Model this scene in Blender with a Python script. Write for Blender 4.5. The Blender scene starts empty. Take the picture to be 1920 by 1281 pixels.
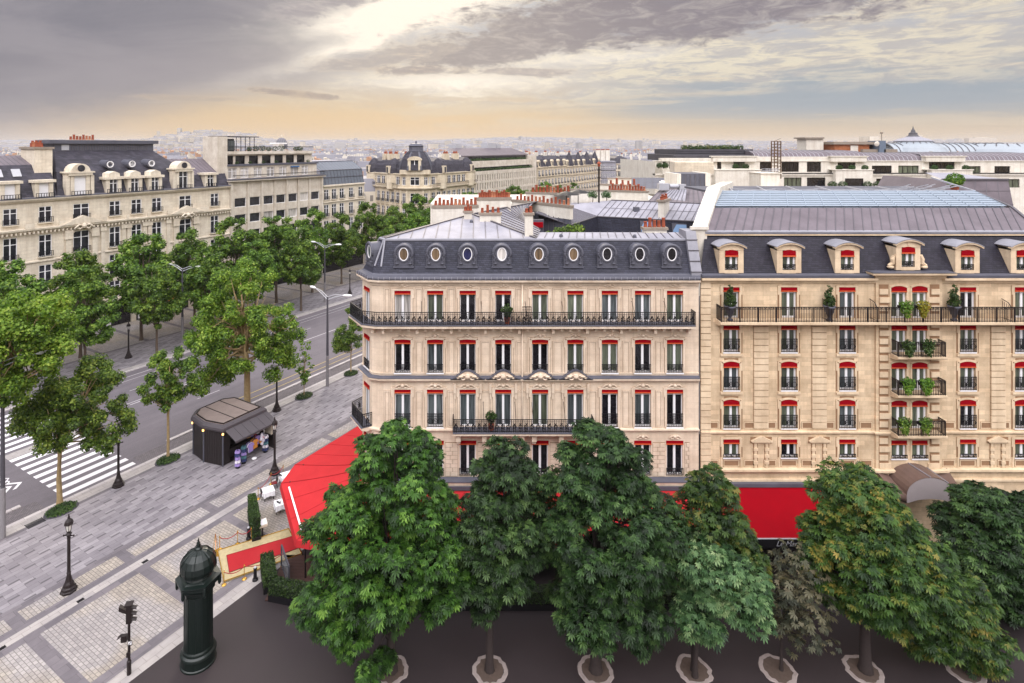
import bpy, bmesh, math, random
import numpy as np
HAZE = True
from mathutils import Vector, Matrix
random.seed(7); np.random.seed(7)
S = bpy.context.scene
COL = S.collection
R = math.radians
F = 1080.0; CX = 895.0; HY = 275.0; HC = 30.0     # focal length (px of the 1920 frame), principal column, horizon row, eye height
DX, DY = 0.524, 0.852                              # direction of the avenue
NX, NY = -0.852, 0.524                             # across the avenue, away from the corner building
AVROT = math.atan2(DY, DX)

def SN(s, n, z=0.0):
    return (s*DX + n*NX, s*DY + n*NY, z)
def G(px, py, z=0.0):
    """world point at height z seen at a position of the photograph"""
    Y = F*(HC - z)/(py - HY)
    return Vector(((px - CX)/F*Y, Y, z))
def atY(px, py, Y):
    return Vector(((px - CX)/F*Y, Y, HC - (py - HY)/F*Y))

# ---------------------------------------------------------------- mesh builder
class MB:
    def __init__(s):
        s.v = []; s.f = []; s.m = []; s.mi = 0
    def mat(s, i): s.mi = i; return s
    def add(s, vs, fs):
        o = len(s.v); s.v.extend([tuple(p) for p in vs])
        for f in fs: s.f.append(tuple(o + i for i in f)); s.m.append(s.mi)
        return s
    def quad(s, a, b, c, d): return s.add([a, b, c, d], [(0, 1, 2, 3)])
    def poly(s, pts): return s.add(pts, [tuple(range(len(pts)))])
    def box(s, x0, x1, y0, y1, z0, z1):
        if x0 > x1: x0, x1 = x1, x0
        if y0 > y1: y0, y1 = y1, y0
        if z0 > z1: z0, z1 = z1, z0
        v = [(x0,y0,z0),(x1,y0,z0),(x1,y1,z0),(x0,y1,z0),(x0,y0,z1),(x1,y0,z1),(x1,y1,z1),(x0,y1,z1)]
        return s.add(v, [(0,3,2,1),(4,5,6,7),(0,1,5,4),(1,2,6,5),(2,3,7,6),(3,0,4,7)])
    def obox(s, c, u, v, w):
        """oriented box, u v w half axes"""
        c, u, v, w = Vector(c), Vector(u), Vector(v), Vector(w)
        p = [c-u-v-w, c+u-v-w, c+u+v-w, c-u+v-w, c-u-v+w, c+u-v+w, c+u+v+w, c-u+v+w]
        return s.add(p, [(0,3,2,1),(4,5,6,7),(0,1,5,4),(1,2,6,5),(2,3,7,6),(3,0,4,7)])
    def bar(s, a, b, t=0.03, t2=None, up=(0,0,1)):
        a, b = Vector(a), Vector(b); d = b - a
        if d.length < 1e-6: return s
        up = Vector(up); side = d.cross(up)
        if side.length < 1e-5: side = d.cross(Vector((0,1,0)))
        side.normalize(); w = side.cross(d).normalized()
        return s.obox((a+b)/2, d/2, side*(t/2), w*((t2 or t)/2))
    def tube(s, a, b, r0, r1=None, n=8, cap=True):
        a, b = Vector(a), Vector(b); r1 = r0 if r1 is None else r1
        d = (b-a).normalized(); u = d.cross(Vector((0,0,1)))
        if u.length < 1e-4: u = Vector((1,0,0))
        u.normalize(); w = d.cross(u); vs = []
        for c, r in ((a, r0), (b, r1)):
            for i in range(n):
                t = 2*math.pi*i/n; vs.append(c + u*(r*math.cos(t)) + w*(r*math.sin(t)))
        fs = [(i, (i+1) % n, n+(i+1) % n, n+i) for i in range(n)]
        if cap: fs += [tuple(range(n-1, -1, -1)), tuple(range(n, 2*n))]
        return s.add(vs, fs)
    def path(s, pts, r, n=6):
        pts = [Vector(p) for p in pts]; rs = r if isinstance(r, (list, tuple)) else [r]*len(pts)
        vs = []; k = len(pts)
        for i, p in enumerate(pts):
            d = (pts[min(i+1, k-1)] - pts[max(i-1, 0)]).normalized()
            u = d.cross(Vector((0.13, 0.2, 1)));  u.normalize(); w = d.cross(u)
            for j in range(n):
                t = 2*math.pi*j/n; vs.append(p + u*(rs[i]*math.cos(t)) + w*(rs[i]*math.sin(t)))
        fs = []
        for i in range(k-1):
            for j in range(n): fs.append((i*n+j, i*n+(j+1) % n, (i+1)*n+(j+1) % n, (i+1)*n+j))
        fs += [tuple(range(n-1, -1, -1)), tuple(range((k-1)*n, k*n))]
        return s.add(vs, fs)
    def lathe(s, prof, c=(0,0,0), n=16, rot=0.0, arc=None):
        cx, cy, cz = c; k = len(prof); vs = []
        for r, z in prof:
            for i in range(n):
                t = rot + 2*math.pi*i/n; vs.append((cx + r*math.cos(t), cy + r*math.sin(t), cz + z))
        fs = []
        for i in range(k-1):
            for j in range(n): fs.append((i*n+j, i*n+(j+1) % n, (i+1)*n+(j+1) % n, (i+1)*n+j))
        if prof[0][0] > 1e-4: fs.append(tuple(range(n-1, -1, -1)))
        if prof[-1][0] > 1e-4: fs.append(tuple(range((k-1)*n, k*n)))
        return s.add(vs, fs)
    def ext(s, pts, d):
        """closed 3-D polygon extruded along the vector d"""
        pts = [Vector(p) for p in pts]; d = Vector(d); n = len(pts)
        fs = [tuple(range(n-1, -1, -1)), tuple(range(n, 2*n))] + [(i, (i+1) % n, n+(i+1) % n, n+i) for i in range(n)]
        return s.add(pts + [p+d for p in pts], fs)
    def prism(s, poly, z0, z1):
        return s.ext([(x, y, z0) for x, y in poly], (0, 0, z1-z0))
    def sweep(s, plan, prof, closed=False, caps=True, ring=False):
        """profile of (outward offset, z) carried round a plan polyline with mitred corners; outward is to the right of travel"""
        n = len(plan); nor = []
        segs = []
        for i in range(n if closed else n-1):
            a, b = plan[i], plan[(i+1) % n]; dx, dy = b[0]-a[0], b[1]-a[1]; l = math.hypot(dx, dy)
            segs.append((dy/l, -dx/l))
        for i in range(n):
            if closed: p, q = segs[i-1], segs[i % len(segs)]
            else: p, q = segs[max(i-1, 0)], segs[min(i, n-2)]
            mx, my = p[0]+q[0], p[1]+q[1]; l = mx*mx+my*my
            k = 2.0/l if l > 0.2 else 3.0
            nor.append((mx*k, my*k))
        m = len(prof); vs = []
        for i in range(n):
            for o, z in prof: vs.append((plan[i][0]+nor[i][0]*o, plan[i][1]+nor[i][1]*o, z))
        fs = []
        for i in range(n if closed else n-1):
            a, b = i*m, ((i+1) % n)*m
            for j in range(m if ring else m-1):
                jj = (j+1) % m; fs.append((a+j, b+j, b+jj, a+jj))
        if ring and caps and not closed: fs += [tuple(range(m)), tuple((n-1)*m+j for j in range(m-1, -1, -1))]
        return s.add(vs, fs)
    def off(s, i0, d):
        for i in range(i0, len(s.v)):
            p = s.v[i]; s.v[i] = (p[0]+d[0], p[1]+d[1], p[2]+d[2])
        return s
    def xf(s, i0, M):
        for i in range(i0, len(s.v)): s.v[i] = tuple(M @ Vector(s.v[i]))
        return s
    def mesh(s, name, mats, smooth=False):
        me = bpy.data.meshes.new(name); me.from_pydata(s.v, [], s.f)
        mats = mats if isinstance(mats, (list, tuple)) else [mats]
        for m in mats: me.materials.append(m)
        if len(mats) > 1: me.polygons.foreach_set('material_index', s.m)
        if smooth: me.polygons.foreach_set('use_smooth', [True]*len(me.polygons))
        me.update(); fix_normals(me); return me

def fix_normals(me):
    if len(me.polygons) > 60000: return
    bm = bmesh.new(); bm.from_mesh(me); bmesh.ops.recalc_face_normals(bm, faces=bm.faces[:]); bm.to_mesh(me); bm.free()

def link(name, me, parent=None, loc=(0,0,0), rot=(0,0,0), scale=None):
    o = bpy.data.objects.new(name, me); COL.objects.link(o)
    o.location = loc; o.rotation_euler = rot
    if scale is not None: o.scale = scale
    if parent is not None: o.parent = parent
    return o
def obj(name, mb, mats, parent=None, smooth=False, loc=(0,0,0), rot=(0,0,0)):
    return link(name, mb.mesh(name, mats, smooth), parent, loc, rot)
def obj_split(name, mb, mats, parent, cuts):
    """the mesh cut into one object per stretch of the facade (by x)"""
    e = [-1e9] + list(cuts) + [1e9]
    for a, b in zip(e[:-1], e[1:]):
        q = MB()
        for f, m in zip(mb.f, mb.m):
            c = sum(mb.v[i][0] for i in f)/len(f)
            if a <= c < b: q.mi = m; q.add([mb.v[i] for i in f], [tuple(range(len(f)))])
        if q.f:
            me = q.mesh(name, mats); bm = bmesh.new(); bm.from_mesh(me); bmesh.ops.remove_doubles(bm, verts=bm.verts[:], dist=1e-5); bmesh.ops.recalc_face_normals(bm, faces=bm.faces[:]); bm.to_mesh(me); bm.free(); link(name, me, parent)
def tag(o, label=None, cat=None, group=None, kind=None):
    if label: o['label'] = label
    if cat: o['category'] = cat
    if group: o['group'] = group
    if kind: o['kind'] = kind
    return o
def thing(name, label, cat, loc=(0,0,0), rotz=0.0, group=None):
    o = bpy.data.objects.new(name, None); COL.objects.link(o); o.empty_display_size = 0.3
    o.location = loc; o.rotation_euler = (0, 0, rotz)
    return tag(o, label, cat, group)
def struct(name, mb, mats, smooth=False):
    return tag(obj(name, mb, mats, None, smooth), kind='structure')
def dup(root, loc, rotz=0.0, label=None, scale=None, group=None):
    def cp(o, par):
        c = o.copy(); COL.objects.link(c)
        if par is not None: c.parent = par
        for ch in list(o.children): cp(ch, c)
        return c
    r = cp(root, None); r.location = loc; r.rotation_euler = (0, 0, rotz)
    if label: r['label'] = label
    if group: r['group'] = group
    if scale is not None: r.scale = (scale, scale, scale) if not isinstance(scale, (tuple, list)) else scale
    return r

# ---------------------------------------------------------------- materials
def srgb(r, g, b):
    f = lambda c: (c/255/12.92 if c/255 <= 0.04045 else ((c/255+0.055)/1.055)**2.4)
    return (f(r), f(g), f(b), 1.0)
class NT:
    def __init__(s, nt): s.t = nt; s.n = nt.nodes; s.l = nt.links
    def new(s, typ, **kw):
        n = s.n.new(typ)
        for k, v in kw.items():
            if k.startswith('i_'):
                n.inputs[k[2:].replace('_', ' ')].default_value = v
            else: setattr(n, k, v)
        return n
    def link(s, a, b): s.l.new(a, b)
    def math(s, op, a, b=None, c=None, clamp=False):
        n = s.n.new('ShaderNodeMath'); n.operation = op; n.use_clamp = clamp
        for i, x in enumerate((a, b, c)):
            if x is None: continue
            if isinstance(x, (int, float)): n.inputs[i].default_value = x
            else: s.l.new(x, n.inputs[i])
        return n.outputs[0]
    def mix(s, fac, a, b, blend='MIX'):
        n = s.n.new('ShaderNodeMix'); n.data_type = 'RGBA'; n.blend_type = blend
        for sock, x in ((n.inputs[0], fac), (n.inputs[6], a), (n.inputs[7], b)):
            if isinstance(x, (int, float, tuple, list)): sock.default_value = x
            else: s.l.new(x, sock)
        return n.outputs[2]
    def ramp(s, fac, stops, interp='LINEAR'):
        n = s.n.new('ShaderNodeValToRGB'); cr = n.color_ramp; cr.interpolation = interp
        while len(cr.elements) < len(stops): cr.elements.new(0.5)
        for e, (p, c) in zip(cr.elements, stops): e.position = p; e.color = c if len(c) == 4 else (*c, 1)
        s.l.new(fac, n.inputs[0]); return n.outputs[0]
    def noise(s, vec, scale, detail=3, rough=0.5, dist=0.0):
        n = s.n.new('ShaderNodeTexNoise'); n.inputs['Scale'].default_value = scale
        n.inputs['Detail'].default_value = detail; n.inputs['Roughness'].default_value = rough; n.inputs['Distortion'].default_value = dist
        if vec is not None: s.l.new(vec, n.inputs['Vector'])
        return n.outputs['Fac']
def newmat(name, rough=0.7, metal=0.0, spec=0.5):
    m = bpy.data.materials.new(name); m.use_nodes = True
    t = NT(m.node_tree); b = t.n['Principled BSDF']
    b.inputs['Roughness'].default_value = rough; b.inputs['Metallic'].default_value = metal
    b.inputs['Specular IOR Level'].default_value = spec
    return m, t, b
def flat(name, col, rough=0.6, metal=0.0, var=0.12, scale=1.5, spec=0.5, bump=0.0):
    """one colour with a soft mottling"""
    m, t, b = newmat(name, rough, metal, spec)
    tc = t.new('ShaderNodeTexCoord')
    n = t.noise(tc.outputs['Object'], scale, 4, 0.6)
    c = t.mix(n, tuple(x*(1-var) for x in col[:3])+(1,), tuple(min(1, x*(1+var)) for x in col[:3])+(1,))
    t.link(c, b.inputs['Base Color'])
    if bump:
        bn = t.new('ShaderNodeBump', i_Strength=bump, i_Distance=0.02); t.link(t.noise(tc.outputs['Object'], scale*12, 3), bn.inputs['Height']); t.link(bn.outputs[0], b.inputs['Normal'])
    return m
def wallvec(t):
    """(x + y, z) of the object as a facade coordinate"""
    tc = t.new('ShaderNodeTexCoord'); sp = t.new('ShaderNodeSeparateXYZ'); t.link(tc.outputs['Object'], sp.inputs[0])
    cb = t.new('ShaderNodeCombineXYZ'); t.link(t.math('ADD', sp.outputs[0], sp.outputs[1]), cb.inputs[0]); t.link(sp.outputs[2], cb.inputs[1])
    return tc.outputs['Object'], cb.outputs[0], sp
def stone(name, col, joint=0.75, bw=1.0, bh=0.36, var=0.12, stain=0.25, rough=0.85, mortar=0.012):
    m, t, b = newmat(name, rough, 0, 0.3)
    ob, wv, sp = wallvec(t)
    br = t.new('ShaderNodeTexBrick'); t.link(wv, br.inputs['Vector'])
    br.inputs['Scale'].default_value = 1.0; br.inputs['Brick Width'].default_value = bw; br.inputs['Row Height'].default_value = bh
    br.inputs['Mortar Size'].default_value = mortar; br.inputs['Mortar Smooth'].default_value = 0.3; br.inputs['Bias'].default_value = -0.2
    c = col[:3]
    br.inputs['Color1'].default_value = (*[x*(1-var*0.6) for x in c], 1); br.inputs['Color2'].default_value = (*[min(1, x*(1+var*0.6)) for x in c], 1)
    br.inputs['Mortar'].default_value = (*[x*joint for x in c], 1)
    n1 = t.noise(ob, 0.55, 5, 0.6); n2 = t.noise(ob, 3.2, 4, 0.65)
    st = t.ramp(n1, [(0.35, (1-stain, 1-stain*1.15, 1-stain*1.3)), (0.62, (1, 1, 1))])
    k = t.mix(1.0, br.outputs['Color'], st, 'MULTIPLY')
    # run-off streaks: long in z, narrow along the wall
    mp = t.new('ShaderNodeMapping'); mp.inputs['Scale'].default_value = (2.2, 2.2, 0.13); t.link(ob, mp.inputs[0])
    n3 = t.ramp(t.noise(mp.outputs[0], 1.0, 4, 0.6), [(0.42, (1, 1, 1)), (0.75, (0.78, 0.74, 0.7))])
    k = t.mix(0.7, k, n3, 'MULTIPLY')
    k = t.mix(0.35, k, t.ramp(n2, [(0.3, (0.75, 0.72, 0.68)), (0.7, (1.1, 1.08, 1.05))]), 'MULTIPLY')
    t.link(k, b.inputs['Base Color'])
    bn = t.new('ShaderNodeBump', i_Strength=0.35, i_Distance=0.02); t.link(br.outputs['Fac'], bn.inputs['Height']); bn.invert = True; t.link(bn.outputs[0], b.inputs['Normal'])
    return m
def slate(name, col, bw=0.34, bh=0.14, rough=0.42):
    m, t, b = newmat(name, rough, 0, 0.25)
    ob, wv, sp = wallvec(t)
    br = t.new('ShaderNodeTexBrick'); t.link(wv, br.inputs['Vector'])
    br.inputs['Scale'].default_value = 1.0; br.inputs['Brick Width'].default_value = bw; br.inputs['Row Height'].default_value = bh
    br.inputs['Mortar Size'].default_value = 0.012; br.inputs['Mortar Smooth'].default_value = 0.2
    c = col[:3]
    br.inputs['Color1'].default_value = (*[x*0.72 for x in c], 1); br.inputs['Color2'].default_value = (*[x*1.3 for x in c], 1); br.inputs['Mortar'].default_value = (*[x*0.35 for x in c], 1)
    n1 = t.noise(ob, 0.8, 5, 0.65)
    k = t.mix(1.0, br.outputs['Color'], t.ramp(n1, [(0.3, (0.8, 0.8, 0.85)), (0.7, (1.2, 1.15, 1.15))]), 'MULTIPLY')
    t.link(k, b.inputs['Base Color'])
    bn = t.new('ShaderNodeBump', i_Strength=0.5, i_Distance=0.015); bn.invert = True; t.link(br.outputs['Fac'], bn.inputs['Height']); t.link(bn.outputs[0], b.inputs['Normal'])
    return m
def zinc(name, col, rough=0.6):
    m, t, b = newmat(name, rough, 0.0, 0.3)
    tc = t.new('ShaderNodeTexCoord')
    n1 = t.noise(tc.outputs['Object'], 0.6, 5, 0.65); n2 = t.noise(tc.outputs['Object'], 4.0, 3)
    c = col[:3]
    k = t.mix(t.ramp(n1, [(0.3, (0, 0, 0)), (0.7, (1, 1, 1))]), (*[x*0.8 for x in c], 1), (*[min(1, x*1.15) for x in c], 1))
    k = t.mix(0.3, k, t.ramp(n2, [(0.3, (0.8, 0.8, 0.8)), (0.7, (1.1, 1.1, 1.1))]), 'MULTIPLY')
    t.link(k, b.inputs['Base Color'])
    t.link(t.math('MULTIPLY_ADD', n2, 0.3, rough-0.12), b.inputs['Roughness'])
    return m
def foliage(name, cols, trans=0.35, rough=0.55, clump=0.35):
    """leaf material: colour differs from leaf to leaf and from bough to bough"""
    m = bpy.data.materials.new(name); m.use_nodes = True; t = NT(m.node_tree); b = t.n['Principled BSDF']; out = t.n['Material Output']
    tc = t.new('ShaderNodeTexCoord'); ge = t.new('ShaderNodeNewGeometry'); oi = t.new('ShaderNodeObjectInfo')
    n = t.noise(tc.outputs['Object'], clump, 3, 0.6)
    r = t.math('ADD', t.math('MULTIPLY', ge.outputs['Random Per Island'], 0.62), t.math('MULTIPLY_ADD', n, 1.3, -0.46))
    k = t.ramp(r, [(i/(len(cols)-1), c) for i, c in enumerate(cols)])
    hs = t.new('ShaderNodeHueSaturation'); t.link(k, hs.inputs['Color'])
    t.link(t.math('MULTIPLY_ADD', oi.outputs['Random'], 0.3, 0.85), hs.inputs['Value'])
    t.link(t.math('MULTIPLY_ADD', oi.outputs['Random'], 0.012, 0.494), hs.inputs['Hue'])
    k = hs.outputs[0]
    t.link(k, b.inputs['Base Color']); b.inputs['Roughness'].default_value = rough; b.inputs['Specular IOR Level'].default_value = 0.35
    tr = t.new('ShaderNodeBsdfTranslucent'); t.link(t.mix(1.0, k, (1.3, 1.5, 0.5, 1), 'MULTIPLY'), tr.inputs['Color'])
    mx = t.new('ShaderNodeMixShader'); mx.inputs[0].default_value = trans
    t.link(b.outputs[0], mx.inputs[1]); t.link(tr.outputs[0], mx.inputs[2]); t.link(mx.outputs[0], out.inputs[0])
    return m
def glasspane(name, col, rough=0.06, fold=None, coat=0.0, spec=0.5):
    """window glass with what hangs behind it: dark room or curtain with folds"""
    m, t, b = newmat(name, rough, 0, spec)
    ob, wv, sp = wallvec(t)
    oi = t.new('ShaderNodeObjectInfo')
    off = t.new('ShaderNodeVectorMath'); off.operation = 'ADD'; t.link(ob, off.inputs[0])
    cb = t.new('ShaderNodeCombineXYZ'); t.link(t.math('MULTIPLY', oi.outputs['Random'], 37.0), cb.inputs[0]); t.link(cb.outputs[0], off.inputs[1])
    if fold:
        mp = t.new('ShaderNodeMapping'); mp.inputs['Scale'].default_value = (9, 9, 0.5); t.link(off.outputs[0], mp.inputs[0])
        n = t.noise(mp.outputs[0], 1.0, 2, 0.5, 0.6)
        k = t.ramp(n, [(0.3, tuple(x*0.45 for x in col[:3])), (0.7, tuple(x*1.25 for x in col[:3]))])
    else:
        n = t.noise(off.outputs[0], 1.3, 2)
        k = t.ramp(n, [(0.3, tuple(x*0.5 for x in col[:3])), (0.7, tuple(x*1.6 for x in col[:3]))])
    k2 = t.mix(1.0, k, t.ramp(oi.outputs['Random'], [(0, (0.7, 0.7, 0.7)), (1, (1.3, 1.3, 1.3))]), 'MULTIPLY')
    t.link(k2, b.inputs['Base Color'])
    return m
def glow(name, col, strength):
    m, t, b = newmat(name, 0.5)
    b.inputs['Base Color'].default_value = col; b.inputs['Emission Color'].default_value = col; b.inputs['Emission Strength'].default_value = strength
    return m

M = {}
M['stoneL'] = stone('pale_limestone', srgb(232, 213, 192), joint=0.86, bw=1.3, bh=0.45, var=0.07, stain=0.16, mortar=0.01)
M['stoneR'] = stone('golden_limestone', srgb(228, 204, 172), joint=0.78, bw=0.95, bh=0.33, var=0.24, stain=0.22)
M['stoneRtrim'] = stone('golden_limestone_trim', srgb(228, 206, 176), joint=0.92, bw=2.2, bh=0.8, var=0.06, stain=0.2)
M['stoneLtrim'] = stone('carved_limestone', srgb(230, 212, 192), joint=0.97, bw=2.0, bh=0.9, var=0.05, stain=0.2)
M['stoneA'] = stone('cream_limestone', srgb(226, 216, 199), joint=0.85, bw=1.4, bh=0.5, var=0.08, stain=0.15, mortar=0.02)
M['stoneD'] = stone('grey_limestone', srgb(220, 208, 186), joint=0.85, bw=1.4, bh=0.5, var=0.08, stain=0.2, mortar=0.02)
M['jointR'] = flat('shaded_stone_joint', srgb(142, 110, 82), 0.95, var=0.3, scale=2.5)  # dark joint tones painted in for groove shade as well as grime
M['jointL'] = flat('shaded_pale_joint', srgb(158, 134, 112), 0.95, var=0.3, scale=2.5)
M['concrete'] = stone('pale_concrete', srgb(216, 208, 196), joint=0.9, bw=3, bh=1.5, var=0.04, stain=0.22)
M['render'] = stone('white_render', srgb(226, 221, 211), joint=0.98, bw=4, bh=2, var=0.03, stain=0.12)
M['coping'] = flat('weathered_coping', srgb(140, 128, 116), 0.9, var=0.35, scale=3)
M['slate'] = slate('blue_slate', srgb(50, 51, 63), rough=0.55)
M['slateR'] = slate('dark_slate', srgb(42, 40, 50), bw=0.28, bh=0.13, rough=0.6)
M['slateA'] = slate('far_slate', srgb(62, 60, 68), bw=0.6, bh=0.3, rough=0.6)
M['zinc'] = zinc('grey_zinc', srgb(142, 141, 149))
M['zincL'] = zinc('light_zinc', srgb(150, 148, 157))
M['zincM'] = zinc('mauve_zinc', srgb(108, 99, 105))
M['zincD'] = zinc('dark_lead', srgb(88, 88, 98), 0.45)
M['seam'] = flat('zinc_seam', srgb(92, 88, 94), 0.5, 0.2)
M['iron'] = flat('black_iron', srgb(24, 22, 26), 0.5, 0.1, spec=0.3)
M['bronze'] = flat('brown_black_iron', srgb(36, 28, 28), 0.45, 0.1, spec=0.35)
M['white'] = flat('white_paint', srgb(232, 230, 232), 0.4, var=0.04)
M['red'] = flat('red_canvas', srgb(138, 3, 19), 0.9, var=0.12, scale=0.8, spec=0.08)
M['redlight'] = flat('coral_red_canvas', srgb(176, 46, 50), 0.9, var=0.16, scale=0.7, spec=0.06)
M['redseam'] = flat('dark_red_seam', srgb(162, 36, 42), 0.9, var=0.1, spec=0.06)
M['orange'] = flat('orange_trim', srgb(196, 84, 40), 0.7)
M['terra'] = flat('terracotta', srgb(150, 76, 52), 0.9, var=0.5, scale=2.5)
M['terra2'] = flat('pale_terracotta', srgb(176, 112, 82), 0.9, var=0.45, scale=2.5)
M['pane_dark'] = glasspane('dark_room_glass', srgb(26, 24, 28))
M['pane_green'] = glasspane('green_curtain_glass', srgb(92, 98, 82), 0.12, True)
M['pane_grey'] = glasspane('grey_curtain_glass', srgb(84, 90, 92), 0.12, True)
M['pane_white'] = glasspane('white_blind_glass', srgb(196, 190, 184), 0.25, True)
M['pane_far'] = glasspane('far_window_glass', srgb(44, 44, 50), 0.1)
M['leaf_chest'] = foliage('chestnut_leaves', [srgb(12, 24, 8), srgb(30, 54, 16), srgb(62, 98, 30), srgb(108, 140, 56)], 0.18, clump=0.6)
M['leaf_chest_dark'] = foliage('dark_chestnut_leaves', [srgb(12, 22, 10), srgb(24, 44, 18), srgb(48, 76, 34), srgb(94, 122, 64)], 0.15, clump=0.6)
M['leaf_chest_rust'] = foliage('rusting_chestnut_leaves', [srgb(16, 28, 12), srgb(38, 62, 24), srgb(68, 94, 34), srgb(132, 112, 50)], 0.18, clump=0.5)
M['leaf_pale'] = foliage('silvery_green_leaves', [srgb(24, 42, 26), srgb(52, 82, 46), srgb(92, 122, 76), srgb(148, 164, 116)], 0.2, clump=0.6)
M['leaf_dry'] = foliage('dry_grey_leaves', [srgb(40, 44, 38), srgb(70, 74, 58), srgb(104, 100, 76), srgb(140, 128, 104)], 0.25)
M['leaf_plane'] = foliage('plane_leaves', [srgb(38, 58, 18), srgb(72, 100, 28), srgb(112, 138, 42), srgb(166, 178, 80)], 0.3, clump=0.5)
M['leaf_plane_far'] = foliage('darker_plane_leaves', [srgb(32, 52, 18), srgb(62, 92, 28), srgb(98, 128, 40), srgb(142, 162, 64)], 0.25, clump=0.45)  # plane leaf palette, slightly darker than plane_leaves
M['hedge'] = foliage('clipped_hedge_leaves', [srgb(22, 38, 16), srgb(38, 60, 22), srgb(58, 82, 30), srgb(84, 104, 44)], 0.15)
M['ivy'] = foliage('bright_trailing_leaves', [srgb(44, 74, 20), srgb(68, 104, 28), srgb(98, 132, 40), srgb(134, 154, 54)], 0.3)
M['ivy_yellow'] = foliage('yellow_trailing_leaves', [srgb(86, 104, 24), srgb(130, 134, 36), srgb(160, 150, 40), srgb(176, 130, 40)], 0.3)
M['bark'] = flat('grey_bark', srgb(92, 78, 66), 0.9, var=0.4, scale=5, bump=0.5)
M['bark_plane'] = flat('mottled_plane_bark', srgb(156, 134, 96), 0.9, var=0.45, scale=4, bump=0.4)
M['bark_dark'] = flat('dark_bark', srgb(52, 42, 40), 0.9, var=0.4, scale=5, bump=0.5)
M['gold'] = flat('polished_brass', srgb(212, 168, 84), 0.22, 0.85)
M['cloth'] = flat('white_tablecloth', srgb(236, 234, 238), 0.8, var=0.04)
M['silver'] = flat('pale_grey_paint', srgb(176, 176, 182), 0.4, 0.1)
# ================================================================ camera, light, sky
cam = bpy.data.objects.new('camera', bpy.data.cameras.new('camera')); COL.objects.link(cam)
cam.location = (0, 0, HC); cam.rotation_euler = (R(90), 0, 0)
cam.data.sensor_width = 36; cam.data.lens = F/1920*36
cam.data.shift_x = (960-CX)/1920; cam.data.shift_y = -(640.5-HY)/1920
cam.data.clip_start = 0.5; cam.data.clip_end = 20000
S.camera = cam
S.view_settings.view_transform = 'Standard'; S.view_settings.look = 'None'; S.view_settings.exposure = 0.0; S.view_settings.gamma = 1.0
S.cycles.max_bounces = 6; S.cycles.diffuse_bounces = 3; S.cycles.glossy_bounces = 3; S.cycles.transmission_bounces = 3
S.cycles.transparent_max_bounces = 6; S.cycles.volume_bounces = 0; S.cycles.caustics_reflective = False; S.cycles.caustics_refractive = False
SUN_EL, SUN_AZ = R(24), R(-4)
sl = bpy.data.lights.new('sun', 'SUN'); sl.energy = 1.3; sl.angle = R(20); sl.color = (1.0, 0.86, 0.68)
sun = bpy.data.objects.new('sun', sl); COL.objects.link(sun)
dv = Vector((math.sin(SUN_AZ)*math.cos(SUN_EL), math.cos(SUN_AZ)*math.cos(SUN_EL), math.sin(SUN_EL)))
sun.rotation_euler = dv.to_track_quat('Z', 'Y').to_euler()

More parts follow.
